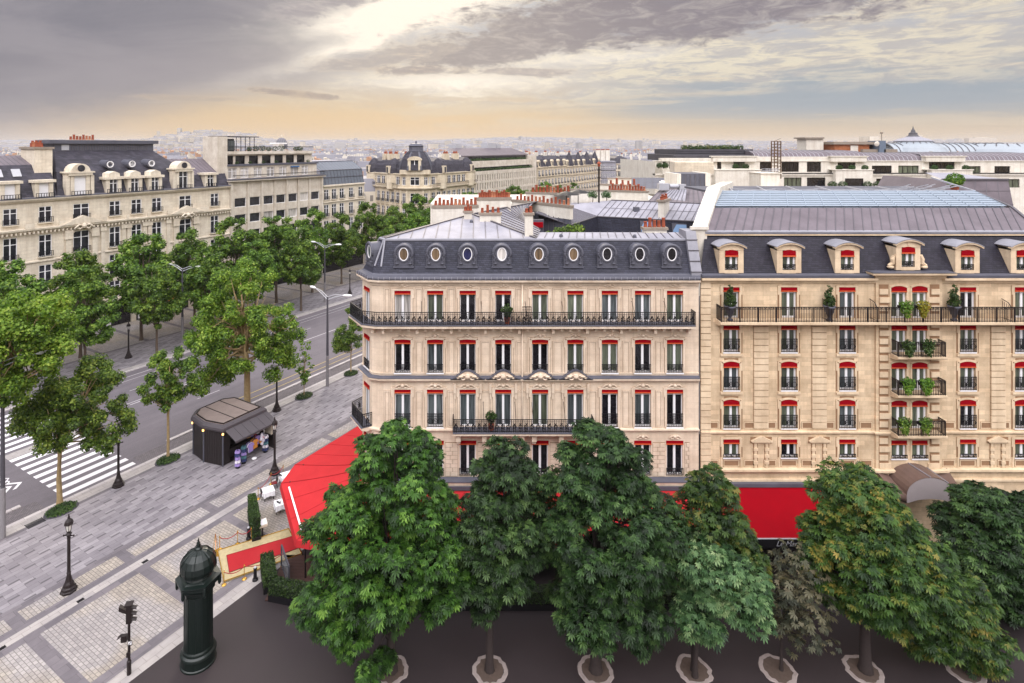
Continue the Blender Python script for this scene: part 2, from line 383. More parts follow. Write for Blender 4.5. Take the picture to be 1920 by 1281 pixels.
def build_world():
    w = bpy.data.worlds.new('World'); S.world = w; w.use_nodes = True
    t = NT(w.node_tree); t.n.clear()
    out = t.new('ShaderNodeOutputWorld')
    sky = t.new('ShaderNodeTexSky'); sky.sky_type = 'NISHITA'; sky.sun_disc = False; sky.sun_elevation = SUN_EL; sky.sun_rotation = SUN_AZ
    b1 = t.new('ShaderNodeBackground'); t.link(sky.outputs[0], b1.inputs[0]); b1.inputs[1].default_value = 0.06
    tc = t.new('ShaderNodeTexCoord'); sp = t.new('ShaderNodeSeparateXYZ'); t.link(tc.outputs['Generated'], sp.inputs[0])
    x, y, z = sp.outputs
    az = t.math('ARCTAN2', x, y); el = t.math('ARCSINE', z)
    zc = t.math('ADD', t.math('MAXIMUM', z, 0.0), 0.07)
    cv = t.new('ShaderNodeCombineXYZ'); t.link(t.math('DIVIDE', x, zc), cv.inputs[0]); t.link(t.math('DIVIDE', y, zc), cv.inputs[1])
    def n(scale, det=6, rough=0.6, dist=0.0, sx=1.0, sy=1.0, off=0.0):
        mp = t.new('ShaderNodeMapping'); mp.inputs['Scale'].default_value = (sx, sy, 1); mp.inputs['Location'].default_value = (off, off*0.7, 0)
        t.link(cv.outputs[0], mp.inputs[0]); return t.noise(mp.outputs[0], scale, det, rough, dist)
    def av(sx, sy, scale, det=6, rough=0.6, dist=0.0, off=0.0):      # noise over (azimuth, elevation): keeps its size near the horizon
        c = t.new('ShaderNodeCombineXYZ'); t.link(t.math('MULTIPLY', az, sx), c.inputs[0]); t.link(t.math('MULTIPLY', el, sy), c.inputs[1]); c.inputs[2].default_value = off
        return t.noise(c.outputs[0], scale, det, rough, dist)
    def sm(v, a, b):
        m = t.new('ShaderNodeMapRange'); m.interpolation_type = 'SMOOTHERSTEP'; m.inputs['From Min'].default_value = a; m.inputs['From Max'].default_value = b
        t.link(v, m.inputs['Value']); return m.outputs[0]
    def blob(a0, e0, sa, se, rot=0.0, a=az, e=el):
        da = t.math('SUBTRACT', a, a0); de = t.math('SUBTRACT', e, e0)
        c, s_ = math.cos(rot), math.sin(rot)
        u = t.math('ADD', t.math('MULTIPLY', da, c/sa), t.math('MULTIPLY', de, s_/sa))
        v = t.math('ADD', t.math('MULTIPLY', da, -s_/se), t.math('MULTIPLY', de, c/se))
        q = t.math('ADD', t.math('MULTIPLY', u, u), t.math('MULTIPLY', v, v))
        return t.math('EXPONENT', t.math('MULTIPLY', q, -1.0))
    mul = lambda a, b: t.math('MULTIPLY', a, b)
    big = av(2.2, 7.0, 1.6, 7, 0.62, 0.5); fine = av(5.0, 16.0, 2.2, 7, 0.66, 0.6, 3.0); wisp = av(2.0, 26.0, 1.7, 6, 0.6, 0.8, 9.0)
    el_d = t.math('ADD', el, t.math('MULTIPLY_ADD', fine, 0.05, -0.025)); az_d = t.math('ADD', az, t.math('MULTIPLY_ADD', big, 0.16, -0.08))
    # clear sky by elevation
    base = t.ramp(t.math('MULTIPLY', t.math('MAXIMUM', el, 0.0), 2.5), [(0.0, srgb(230, 200, 156)), (0.06, srgb(228, 196, 148)), (0.14, srgb(220, 196, 160)), (0.28, srgb(200, 190, 182)), (0.5, srgb(188, 190, 198)), (1.0, srgb(190, 198, 210))])
    # grey-blue opening on the right, grey haze at the far left
    blue = mul(sm(az_d, 0.02, 0.4), blob(0.6, 0.085, 0.6, 0.042, -0.02)); k = t.mix(blue, base, srgb(160, 170, 180))
    lw = mul(t.math('SUBTRACT', 1.0, sm(az, -0.62, -0.2)), sm(el, 0.0, 0.05)); k = t.mix(mul(lw, 0.4), k, srgb(196, 180, 164))
    k = t.mix(mul(blob(-0.2, 0.04, 0.42, 0.036), 0.8), k, srgb(236, 198, 144))
    # cream high cloud in ripples
    rip = t.math('ADD', mul(fine, 0.6), mul(wisp, 0.5))
    cm_ = mul(sm(rip, 0.45, 0.62), mul(sm(el_d, 0.05, 0.1), sm(az_d, -0.5, -0.1))); pf0 = av(9.0, 40.0, 2.2, 7, 0.68, 0.6, 7.5); pfs = sm(pf0, 0.38, 0.6); k = t.mix(mul(cm_, 0.85), k, t.mix(pfs, srgb(196, 186, 178), srgb(234, 220, 196)))
    crm2 = mul(sm(rip, 0.42, 0.6), blob(0.42, 0.14, 0.5, 0.045, 0.02)); k = t.mix(mul(crm2, 0.95), k, t.mix(pfs, srgb(198, 192, 188), srgb(236, 225, 202)))
    streak = mul(sm(wisp, 0.52, 0.68), mul(sm(el, 0.012, 0.04), t.math('SUBTRACT', 1.0, sm(el, 0.09, 0.15)))); k = t.mix(mul(streak, 0.5), k, srgb(226, 208, 182))
    bl3 = mul(mul(sm(az_d, 0.08, 0.32), blob(0.55, 0.068, 0.55, 0.030, -0.01)), t.math('SUBTRACT', 1.0, mul(sm(wisp, 0.5, 0.66), 0.55))); k = t.mix(mul(bl3, 0.9), k, srgb(158, 168, 178))
    # smooth dark bank filling the upper left
    dg = t.math('SUBTRACT', t.math('ADD', el_d, t.math('MULTIPLY', az_d, -0.33)), 0.0)
    bank = mul(sm(dg, 0.165, 0.30), t.math('SUBTRACT', 1.0, sm(az_d, -0.2, -0.02)))
    kb = t.mix(sm(big, 0.3, 0.7), srgb(126, 123, 133), srgb(150, 144, 151)); k = t.mix(mul(bank, 0.98), k, kb)
    veil = mul(blob(-0.44, 0.125, 0.3, 0.036, 0.12), 0.8); k = t.mix(veil, k, srgb(158, 150, 155))
    # break in the clouds with the sun behind it
    nz = t.math('MULTIPLY_ADD', fine, 1.5, 0.3)
    br = mul(blob(-0.10, 0.232, 0.17, 0.034, 0.22, az_d, el_d), 1.7); br = t.math('ADD', br, mul(blob(-0.22, 0.165, 0.14, 0.014, 0.32, az_d, el_d), 0.7))
    br = t.math('ADD', br, mul(blob(-0.03, 0.112, 0.16, 0.02, 0.0, az_d, el_d), 0.85)); br = t.math('ADD', br, mul(blob(0.17, 0.15, 0.14, 0.014, 0.05, az_d, el_d), 0.5)); br = mul(br, nz)
    # heavy lumpy grey clouds: one ragged band rising to the right, shreds below it and beside the break
    lump = t.math('ADD', t.math('ADD', mul(fine, 0.62), mul(big, 0.30)), mul(av(12.0, 26.0, 2.4, 6, 0.7, 0.5, 5.0), 0.42))
    def dark(mask, core, edge, f, lo=0.86, hi=1.12, w=0.46):
        nonlocal k
        c_ = sm(t.math('ADD', lump, mul(mask, w)), lo, hi); k = t.mix(mul(c_, f), k, t.mix(mul(sm(c_, 0.15, 0.85), sm(puff, 0.25, 0.6)), edge, core))
    k = t.mix(mul(t.math('MINIMUM', br, 1.0), 1.0), k, (1.12, 1.02, 0.88, 1))
    puff = av(10.0, 34.0, 2.0, 7, 0.68, 0.8, 7.0)
    core, edge = srgb(136, 127, 135), srgb(182, 172, 170)
    band = t.math('MAXIMUM', mul(blob(0.32, 0.215, 0.5, 0.06, 0.05), 1.25), mul(blob(0.05, 0.17, 0.24, 0.034, 0.14), 1.2)); band = t.math('MAXIMUM', band, mul(blob(0.66, 0.25, 0.3, 0.06), 1.1))
    dark(band, core, edge, 0.96)
    dark(blob(-0.25, 0.24, 0.15, 0.03, 0.3), srgb(160, 152, 158), srgb(200, 190, 186), 0.9)
    dark(blob(-0.19, 0.146, 0.22, 0.022, 0.14), srgb(168, 158, 158), srgb(214, 198, 180), 0.8)
    dark(blob(-0.1, 0.130, 0.12, 0.012), srgb(152, 140, 143), srgb(206, 188, 170), 0.95); dark(blob(0.1, 0.128, 0.14, 0.011, -0.02), srgb(164, 152, 154), srgb(214, 200, 186), 0.85)
    dark(blob(-0.30, 0.086, 0.1, 0.010, -0.08), srgb(164, 146, 138), srgb(210, 186, 158), 0.9); dark(blob(-0.45, 0.075, 0.12, 0.006, 0), srgb(186, 168, 152), srgb(214, 192, 166), 0.7)
    halo = mul(blob(-0.05, 0.16, 0.3, 0.12), 0.2); k = t.mix(halo, k, srgb(255, 238, 210))
    # unseen sky overhead and behind the eye, brightened to light the facades
    zen = sm(el, 0.3, 0.95); back = mul(sm(t.math('MULTIPLY', y, -1.0), -0.25, 0.7), sm(el, 0.1, 0.75))
    k = t.mix(sm(el, 0.3, 0.6), k, srgb(236, 236, 242))
    k = t.mix(mul(back, 0.95), k, srgb(246, 243, 246))
    gain = t.math('ADD', t.math('MULTIPLY_ADD', zen, WZEN, 1.0), mul(back, WBACK))
    b2 = t.new('ShaderNodeBackground'); t.link(k, b2.inputs[0]); t.link(gain, b2.inputs[1])
    mx = t.new('ShaderNodeMixShader'); mx.inputs[0].default_value = 0.96; t.link(b1.outputs[0], mx.inputs[1]); t.link(b2.outputs[0], mx.inputs[2])
    t.link(mx.outputs[0], out.inputs[0])
WZEN, WBACK = 0.9, 4.3
build_world()
S.world.cycles.sampling_method = 'MANUAL'; S.world.cycles.sample_map_resolution = 512

# the air between here and the far city
hz = MB().box(-6500, 6500, -300, 9000, -2.0, 150); hm = bpy.data.materials.new('hazy_air'); hm.use_nodes = True
ht = NT(hm.node_tree); ht.n.clear(); ho = ht.new('ShaderNodeOutputMaterial'); hv = ht.new('ShaderNodeVolumePrincipled')
hv.inputs['Color'].default_value = (0.9, 0.88, 0.9, 1); hv.inputs['Density'].default_value = 0.00009; hv.inputs['Anisotropy'].default_value = 0.2
ht.link(hv.outputs[0], ho.inputs['Volume'])
if HAZE: tag(obj('haze', hz, hm), kind='stuff')

# ================================================================ ground
def avvec(t):
    """(s, n) of the avenue from world position"""
    ge = t.new('ShaderNodeNewGeometry'); sp = t.new('ShaderNodeSeparateXYZ'); t.link(ge.outputs['Position'], sp.inputs[0])
    s = t.math('ADD', t.math('MULTIPLY', sp.outputs[0], DX), t.math('MULTIPLY', sp.outputs[1], DY))
    n = t.math('ADD', t.math('MULTIPLY', sp.outputs[0], NX), t.math('MULTIPLY', sp.outputs[1], NY))
    cb = t.new('ShaderNodeCombineXYZ'); t.link(s, cb.inputs[0]); t.link(n, cb.inputs[1])
    return ge.outputs['Position'], cb.outputs[0], s, n
def paving(name, c1, c2, mortar, bw, bh, msize=0.015, swap=False, patch=None, dash=False, rough=0.75, bias=0.0):
    m, t, b = newmat(name, rough, 0, 0.4)
    pos, vec, s, n = avvec(t)
    if swap:
        cb = t.new('ShaderNodeCombineXYZ'); t.link(n, cb.inputs[0]); t.link(s, cb.inputs[1]); vec = cb.outputs[0]
    br = t.new('ShaderNodeTexBrick'); t.link(vec, br.inputs['Vector']); br.inputs['Scale'].default_value = 1
    br.inputs['Brick Width'].default_value = bw; br.inputs['Row Height'].default_value = bh; br.inputs['Mortar Size'].default_value = msize; br.inputs['Mortar Smooth'].default_value = 0.2; br.inputs['Bias'].default_value = bias
    br.inputs['Color1'].default_value = c1; br.inputs['Color2'].default_value = c2; br.inputs['Mortar'].default_value = mortar
    k = br.outputs['Color']
    if patch:
        pn = t.noise(pos, 0.16, 3, 0.5); k = t.mix(t.ramp(pn, [(0.46, (0, 0, 0)), (0.54, (1, 1, 1))]), k, t.mix(1.0, k, patch, 'MULTIPLY'))
    if dash:     # narrow dark blocks set in a regular diagonal grid
        row = t.math('FLOOR', t.math('DIVIDE', n, 0.84))
        ss = t.math('ADD', s, t.math('MULTIPLY', row, 0.62))
        fs = t.math('FRACT', t.math('DIVIDE', ss, 1.86)); fn = t.math('FRACT', t.math('DIVIDE', n, 0.84))
        mk = t.math('MULTIPLY', t.math('LESS_THAN', fs, 0.36), t.math('LESS_THAN', fn, 0.2))
        k = t.mix(t.math('MULTIPLY', mk, 0.9), k, srgb(92, 87, 91))
    st = t.noise(pos, 0.35, 5, 0.65); st2 = t.noise(pos, 2.5, 4, 0.6)
    k = t.mix(0.8, k, t.ramp(st, [(0.3, (0.78, 0.76, 0.77)), (0.68, (1.1, 1.09, 1.08))]), 'MULTIPLY')
    k = t.mix(0.5, k, t.ramp(st2, [(0.3, (0.86, 0.85, 0.85)), (0.7, (1.08, 1.08, 1.07))]), 'MULTIPLY')
    spt = t.noise(pos, 9.0, 2, 0.5); k = t.mix(t.ramp(spt, [(0.72, (0, 0, 0)), (0.78, (0.6, 0.6, 0.6))]), k, srgb(96, 90, 92))
    t.link(k, b.inputs['Base Color'])
    bn = t.new('ShaderNodeBump', i_Strength=0.3, i_Distance=0.01); bn.invert = True; t.link(br.outputs['Fac'], bn.inputs['Height']); t.link(bn.outputs[0], b.inputs['Normal'])
    return m
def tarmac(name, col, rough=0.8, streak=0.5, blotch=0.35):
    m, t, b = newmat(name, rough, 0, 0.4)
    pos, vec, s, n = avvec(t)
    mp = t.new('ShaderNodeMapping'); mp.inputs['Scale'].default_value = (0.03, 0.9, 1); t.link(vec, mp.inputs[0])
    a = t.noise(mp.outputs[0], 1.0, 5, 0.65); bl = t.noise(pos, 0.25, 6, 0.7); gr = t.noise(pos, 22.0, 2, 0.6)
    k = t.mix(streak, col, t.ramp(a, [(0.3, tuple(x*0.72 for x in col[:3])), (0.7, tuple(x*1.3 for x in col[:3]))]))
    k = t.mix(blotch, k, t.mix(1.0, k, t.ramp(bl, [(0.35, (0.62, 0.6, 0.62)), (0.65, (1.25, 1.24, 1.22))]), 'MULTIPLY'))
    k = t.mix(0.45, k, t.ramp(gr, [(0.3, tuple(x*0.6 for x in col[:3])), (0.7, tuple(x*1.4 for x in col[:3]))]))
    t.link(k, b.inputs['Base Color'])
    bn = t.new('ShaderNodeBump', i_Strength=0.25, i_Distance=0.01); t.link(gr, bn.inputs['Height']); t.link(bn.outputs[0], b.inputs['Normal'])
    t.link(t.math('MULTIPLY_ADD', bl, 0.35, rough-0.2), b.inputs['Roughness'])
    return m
M['road'] = tarmac('avenue_asphalt', srgb(102, 96, 101), 0.8, 0.7, 0.6)
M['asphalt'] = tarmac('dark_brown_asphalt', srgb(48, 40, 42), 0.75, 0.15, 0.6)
M['earth'] = tarmac('city_ground', srgb(120, 114, 112))
M['paver'] = paving('grey_granite_pavers', srgb(124, 119, 124), srgb(150, 145, 149), srgb(96, 91, 95), 1.24, 0.42, 0.012, False, None, True)
M['setts'] = paving('pale_setts', srgb(146, 141, 140), srgb(166, 160, 157), srgb(110, 104, 102), 0.34, 0.22, 0.018, True, (1.03, 0.99, 0.88, 1))
M['band'] = paving('dark_granite_band', srgb(100, 95, 100), srgb(118, 112, 116), srgb(92, 86, 90), 1.1, 0.6, 0.012)
M['border'] = paving('pale_border_slabs', srgb(154, 149, 148), srgb(170, 164, 160), srgb(128, 122, 120), 1.0, 0.5, 0.012)
M['kerb'] = paving('granite_kerb', srgb(178, 171, 172), srgb(192, 186, 184), srgb(120, 114, 116), 1.2, 5, 0.015)
M['cobble'] = paving('dark_cobbles', srgb(100, 94, 98), srgb(120, 113, 116), srgb(80, 75, 78), 0.22, 0.14, 0.02)
M['paint'] = flat('worn_white_road_paint', srgb(222, 218, 220), 0.7, var=0.12, scale=1.2)
M['paint_old'] = flat('faded_white_road_paint', srgb(176, 170, 172), 0.75, var=0.25, scale=0.9)
M['yellow'] = flat('faded_yellow_road_paint', srgb(172, 150, 96), 0.75, var=0.3, scale=0.9)

def rect(mb, s0, s1, n0, n1, z):
    mb.quad(SN(s0, n0, z), SN(s1, n0, z), SN(s1, n1, z), SN(s0, n1, z))
def slab(mb, s0, s1, n0, n1, z0, z1):
    mb.ext([SN(s0, n0, z0), SN(s1, n0, z0), SN(s1, n1, z0), SN(s0, n1, z0)], (0, 0, z1-z0))
S0, S1 = -30, 420
g = MB(); g.quad((-7000, -200, -0.3), (7000, -200, -0.3), (7000, 9500, -0.3), (-7000, 9500, -0.3)); struct('ground', g, M['earth'])
g = MB(); rect(g, S0, S1, 55.4, 80.2, -0.12); struct('avenue_road', g, M['road'])
g = MB(); rect(g, 30, S1, 55.62, 57.58, -0.116); rect(g, S0, 22, 55.62, 57.58, -0.116); struct('cycle_lane', g, M['cobble'])
# near pavement, partitioned into its bands
mats = [M['paver'], M['setts'], M['band'], M['border']]
g = MB(); CB = [15.35 + 6.7*i for i in range(-7, 55)]
def strip(n0, n1, mi): g.mat(mi); rect(g, S0, S1, n0, n1, 0)
strip(33.5, 34.55, 3); strip(34.55, 35.3, 2); strip(41.5, 42.1, 2); strip(42.1, 42.8, 3); strip(42.8, 43.4, 2); strip(44.7, 45.3, 2)
strip(45.3, 53.7, 0); strip(53.7, 54.1, 2); strip(54.1, 55.25, 3)
for n0, n1 in ((35.3, 41.5), (43.4, 44.7)):
    e = S0
    for c in CB:
        if c < S0 or c > S1 - 8: continue
        g.mat(1); rect(g, e, c, n0, n1, 0); g.mat(2); rect(g, c, c+0.75, n0, n1, 0); e = c+0.75
    g.mat(1); rect(g, e, S1, n0, n1, 0)
struct('near_pavement', g, mats)
g = MB(); slab(g, S0, S1, 55.25, 55.6, -0.28, 0.004); struct('near_kerb', g, M['kerb'])
g = MB(); slab(g, 33.5, S1, 57.6, 58.0, -0.28, -0.02); slab(g, S0, 21.0, 57.6, 58.0, -0.28, -0.02); struct('lane_kerb', g, M['kerb'])
g = MB()                                                          # asphalt pavement of the side street and its roadway
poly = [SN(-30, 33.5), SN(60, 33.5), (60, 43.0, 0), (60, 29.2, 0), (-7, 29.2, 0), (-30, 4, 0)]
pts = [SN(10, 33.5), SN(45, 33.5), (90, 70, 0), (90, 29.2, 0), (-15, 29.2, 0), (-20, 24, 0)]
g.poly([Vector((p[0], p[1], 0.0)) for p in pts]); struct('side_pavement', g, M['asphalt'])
g = MB(); g.quad((-60, -15, -0.13), (120, -15, -0.13), (120, 29.5, -0.13), (-60, 29.5, -0.13)); struct('side_road', g, M['road'])
# far pavement
mats = [M['paver'], M['setts'], M['band'], M['border']]
g = MB(); strip(80.3, 81.3, 3); strip(81.3, 89.6, 0); strip(89.6, 90.2, 2)
e = S0
for c in CB:
    if c > S1 - 8 or c < S0: continue
    g.mat(1); rect(g, e, c, 90.2, 102.4, 0); g.mat(2); rect(g, c, c+0.6, 90.2, 102.4, 0); e = c+0.6
g.mat(1); rect(g, e, S1, 90.2, 102.4, 0); struct('far_pavement', g, mats)
g = MB(); slab(g, S0, S1, 80.0, 80.3, -0.28, 0.004); struct('far_kerb', g, M['kerb'])
# road markings
g = MB(); n = 56.55
while n < 79.4:
    if not 67.2 < n < 68.8: rect(g, 23.5, 29.6, n-0.31, n+0.31, -0.112)
    n += 1.29
struct('crosswalk_stripes', g, M['paint'])
g = MB(); rect(g, 23.5, 29.6, 67.3, 68.6, -0.113); struct('crosswalk_refuge', g, M['border'])
g = MB()
rect(g, 34, S1, 78.3, 78.45, -0.114); rect(g, 34, S1, 77.1, 77.2, -0.114)
for s in range(36, 400, 13): rect(g, s, s+9.5, 69.55, 69.72, -0.114); rect(g, s+2, s+5, 73.6, 73.72, -0.114); rect(g, s+5, s+8, 64.4, 64.52, -0.114)
rect(g, 30.4, 46, 70.1, 70.22, -0.114)
struct('lane_lines', g, M['paint_old'])
g = MB(); rect(g, 42, S1, 59.0, 59.13, -0.114); rect(g, 40, S1, 60.3, 60.45, -0.114); struct('yellow_lines', g, M['yellow'])
g = MB()                                                          # cycle mark before the crossing: wheels, frame and chevrons
for c in ((21.7, 63.0), (21.7, 64.3)):
    for a in range(10):
        t0, t1 = a*math.pi/5, (a+1)*math.pi/5
        g.quad(*[SN(c[0]+r*math.cos(t), c[1]+r*math.sin(t), -0.113) for r, t in ((0.28, t0), (0.4, t0), (0.4, t1), (0.28, t1))])
g.quad(SN(21.7, 63.0, -0.109), SN(21.82, 63.0, -0.109), SN(22.3, 63.6, -0.109), SN(22.18, 63.6, -0.109)); g.quad(SN(21.7, 64.3, -0.109), SN(21.82, 64.3, -0.109), SN(22.3, 63.6, -0.109), SN(22.18, 63.6, -0.109))
for k in (0, 0.75):
    for sg in (-1, 1): g.quad(SN(21.6+k, 61.9, -0.113), SN(21.9+k, 61.9, -0.113), SN(21.2+k, 61.9+sg*0.75, -0.113), SN(20.9+k, 61.9+sg*0.75, -0.113))
struct('cycle_marking', g, M['paint'])
# ================================================================ facade kit
_cache = {}
def cached(key, make):
    if key not in _cache: _cache[key] = make()
    return _cache[key]

def wall_holes(mb, o, u, L, z0, z1, holes, depth=0.26):
    """wall from plan point o along unit direction u (inside is to the left), holes (a0, a1, z0, z1) with reveals"""
    inx, iny = -u[1], u[0]
    P = lambda a, z, d=0.0: (o[0]+u[0]*a+inx*d, o[1]+u[1]*a+iny*d, z)
    us = sorted({0.0, L, *[h[0] for h in holes], *[h[1] for h in holes]}); zs = sorted({z0, z1, *[h[2] for h in holes], *[h[3] for h in holes]})
    for j in range(len(zs)-1):
        run = None
        for i in range(len(us)-1):
            ua, ub, za, zb = us[i], us[i+1], zs[j], zs[j+1]
            if ub-ua < 1e-5 or zb-za < 1e-5: continue
            inside = any(h[0] <= ua+1e-6 and h[1] >= ub-1e-6 and h[2] <= za+1e-6 and h[3] >= zb-1e-6 for h in holes)
            if inside:
                if run: mb.quad(P(run[0], za), P(run[1], za), P(run[1], zb), P(run[0], zb)); run = None
            else: run = (run[0], ub) if run else (ua, ub)
        if run: mb.quad(P(run[0], zs[j]), P(run[1], zs[j]), P(run[1], zs[j+1]), P(run[0], zs[j+1]))
    for a, b, c, d in holes:
        mb.quad(P(a, c), P(a, c, depth), P(a, d, depth), P(a, d)); mb.quad(P(b, c), P(b, d), P(b, d, depth), P(b, c, depth))
        mb.quad(P(a, d), P(a, d, depth), P(b, d, depth), P(b, d)); mb.quad(P(a, c), P(b, c), P(b, c, depth), P(a, c, depth))

def ring_pts(c, r, n, ax='xz'):
    return [(c[0]+r*math.cos(2*math.pi*i/n), c[1], c[2]+r*math.sin(2*math.pi*i/n)) for i in range(n+1)]

def guard_mesh(w, h, kind=0):
    """ironwork guard, centred on x, standing on z = 0, in the plane y = 0"""
    mb = MB(); x0, x1 = -w/2, w/2
    mb.box(x0, x1, -0.025, 0.025, h-0.04, h); mb.box(x0, x1, -0.015, 0.015, 0.03, 0.06); mb.box(x0, x1, -0.01, 0.01, h*0.78, h*0.78+0.02)
    n = max(4, int(w/0.12))
    for i in range(n+1):
        x = x0 + (x1-x0)*i/n; mb.box(x-0.014, x+0.014, -0.012, 0.012, 0.0, h)
    for cx in (-w*0.3, 0, w*0.3):
        pts = ring_pts((cx, 0, h*0.42), h*0.2, 8); mb.path(pts, 0.022, 4)
    mb.path([(-0.12, 0, 0.05), (-0.2, 0, h*0.3), (-0.02, 0, h*0.5), (0.15, 0, h*0.3), (0.1, 0, 0.05)], 0.016, 4)
    return mb

def rail_run(mb, pts, h, step=0.13, scroll=True):
    """ironwork railing along a polyline of plan points at height z (3-D points)"""
    for a, b in zip(pts[:-1], pts[1:]):
        a, b = Vector(a), Vector(b); L = (b-a).length; d = (b-a)/L; up = Vector((0, 0, 1))
        mb.bar(a+up*h, b+up*h, 0.05, 0.045); mb.bar(a+up*0.08, b+up*0.08, 0.03, 0.03); mb.bar(a+up*h*0.84, b+up*h*0.84, 0.02, 0.02)
        n = max(1, int(L/step))
        for i in range(n+1):
            p = a + d*(L*i/n); mb.bar(p, p+up*h, 0.03, 0.03, d)
        if scroll:
            m = max(1, int(L/0.42))
            for i in range(m):
                c = a + d*(L*(i+0.5)/m)
                ang = [2*math.pi*k/8 for k in range(9)]
                mb.path([c + d*(0.13*math.cos(t)) + up*(h*0.45+0.15*math.sin(t)) for t in ang], 0.028, 4)
                mb.path([c + d*0.03 + up*0.1, c + d*0.1 + up*h*0.25, c - d*0.08 + up*h*0.3, c - d*0.02 + up*h*0.6, c + d*0.09 + up*h*0.72], 0.026, 4)
                mb.path([c - d*0.05 + up*0.1, c - d*0.13 + up*h*0.3, c + d*0.05 + up*h*0.42, c - d*0.06 + up*h*0.75], 0.022, 4)
        else:
            m = max(1, int(L/0.17))
            for i in range(m):
                c = a + d*(L*(i+0.5)/m) + up*h*0.92
                mb.path([c + d*(0.055*math.cos(t)) + up*(0.05*math.sin(t)) for t in [2*math.pi*k/6 for k in range(7)]], 0.02, 4)

def arch_pts(w, rise, n=8):
    """points of a flat arch from left to right, springing at z = 0"""
    if rise < 1e-3: return [(-w/2, 0), (w/2, 0)]
    r = (w*w/4 + rise*rise)/(2*rise); a = math.asin(w/2/r)
    return [(r*math.sin(-a+2*a*i/n), r*math.cos(-a+2*a*i/n) - (r-rise)) for i in range(n+1)]

def window(parent, pos, rot, z0, w, h, kind='L', pane='pane_dark', valance=0.28, guard=0.0, arch=0.0, transom=True, sill=True, guard_out=0.06, tilt=0.0, vdepth=0.02):
    """casement window: frame > pane, awning, guard (local x along the wall, y inward, z up from the opening's foot)"""
    def frame():
        mb = MB(); t = 0.07; y0, y1 = 0.12, 0.2
        jr = 0.07 if kind == 'L' else 0.13
        mb.box(-w/2, -w/2+t, y0, y1, 0, h); mb.box(w/2-jr, w/2, y0, y1, 0, h)
        mb.box(-w/2+t, w/2-jr, y0, y1, h-t, h); mb.box(-w/2+t, w/2-jr, y0, y1, 0, 0.12)
        cw = 0.085; mb.box(-cw, cw, y0-0.03, y1, 0.12, h-t)
        if transom:
            zt = h*0.8 if kind != 'L' else h*0.84
            mb.box(-w/2+t, -cw, y0+0.02, y1, zt, zt+0.05); mb.box(cw, w/2-jr, y0+0.02, y1, zt, zt+0.05)
        if sill: mb.box(-w/2-0.06, w/2+0.06, -0.1, 0.12, -0.09, -0.005)
        return mb.mesh('window', M['white'])
    me = cached(('frame', kind, w, h, transom, sill), frame)
    o = link('window', me, parent, (pos[0], pos[1], z0), (0, 0, rot))
    def pn():
        mb = MB(); mb.box(-w/2+0.02, w/2-0.02, 0.175, 0.185, 0.02, h-0.02); return mb.mesh('pane', M[pane])
    link('pane', cached(('pane', w, h, pane), pn), o)
    if valance:
        def va():
            mb = MB(); a = arch_pts(w+0.08, arch)
            zb = h-valance
            top = [(x, h+z) for x, z in a]
            mb.mat(0).ext([(-w/2-0.04, -0.05, zb+0.075)] + [(x, -0.05, z) for x, z in top] + [(w/2+0.04, -0.05, zb+0.075)], (0, 0.045, 0))
            mb.mat(1).box(-w/2-0.045, w/2+0.045, -0.075, -0.03, zb, zb+0.075)
            return mb.mesh('awning', [M['red'], M['orange']])
        link('awning', cached(('val', w, h, valance, arch), va), o)
    if guard:
        link('guard', cached(('guard', w, guard), lambda: guard_mesh(w+0.05, guard).mesh('guard', M['iron'])), o, (0, -guard_out, 0.02))
    return o

def surround(mb, x, z0, z1, w, t=0.14, p=0.08, ears=True, arch=0.0, bottom=False):
    """moulded frame round an opening in the plane y = 0"""
    mb.box(x-w/2-t, x-w/2-0.012, -p, 0.0, z0, z1); mb.box(x+w/2+0.012, x+w/2+t, -p, 0.0, z0, z1)
    if arch:
        a = [(x+px*(w+2*t)/w, z1+pz+t*0.9) for px, pz in arch_pts(w, arch)]; b = [(x+px, z1+pz+0.012) for px, pz in arch_pts(w+0.02, arch)]
        for i in range(len(a)-1): mb.ext([(b[i][0], -p, b[i][1]), (b[i+1][0], -p, b[i+1][1]), (a[i+1][0], -p, a[i+1][1]), (a[i][0], -p, a[i][1])], (0, p, 0))
    else: mb.box(x-w/2-t, x+w/2+t, -p-0.003, 0.0, z1+0.012, z1+t)
    if ears:
        for sg in (-1, 1): mb.box(x+sg*(w/2+t), x+sg*(w/2+t+0.09), -p+0.004, 0.0, z1-0.55, z1+t*0.9)

def backing(mb, x0, x1, z0, z1, y=0.0, g=0.03):
    mb.box(x0-g, x1+g, y-0.006, y, z0-g, z1+g)

def frame_panel(mb, x0, x1, z0, z1, t=0.06, p=0.03):
    """thin raised rectangle on the wall"""
    mb.box(x0, x1, -p, 0, z0, z0+t); mb.box(x0, x1, -p, 0, z1-t, z1); mb.box(x0, x0+t, -p, 0, z0+t, z1-t); mb.box(x1-t, x1, -p, 0, z0+t, z1-t)

def cartouche(mb, x, z, s=1.0, y=-0.02):
    """carved shield with scrolls and swags"""
    mb.lathe([(0.0, -0.16*s), (0.12*s, -0.1*s), (0.17*s, 0.02*s), (0.13*s, 0.13*s), (0.0, 0.19*s)], (x, y, z), 8)
    for sg in (-1, 1):
        mb.path([(x+sg*0.15*s, y-0.02, z+0.08*s), (x+sg*0.32*s, y-0.05, z+0.1*s), (x+sg*0.46*s, y-0.04, z-0.02*s), (x+sg*0.6*s, y-0.02, z-0.12*s)], [0.05*s, 0.07*s, 0.06*s, 0.02*s], 6)
        mb.path([(x+sg*0.12*s, y-0.03, z-0.1*s), (x+sg*0.26*s, y-0.05, z-0.16*s), (x+sg*0.4*s, y-0.03, z-0.1*s)], [0.04*s, 0.05*s, 0.02*s], 6)

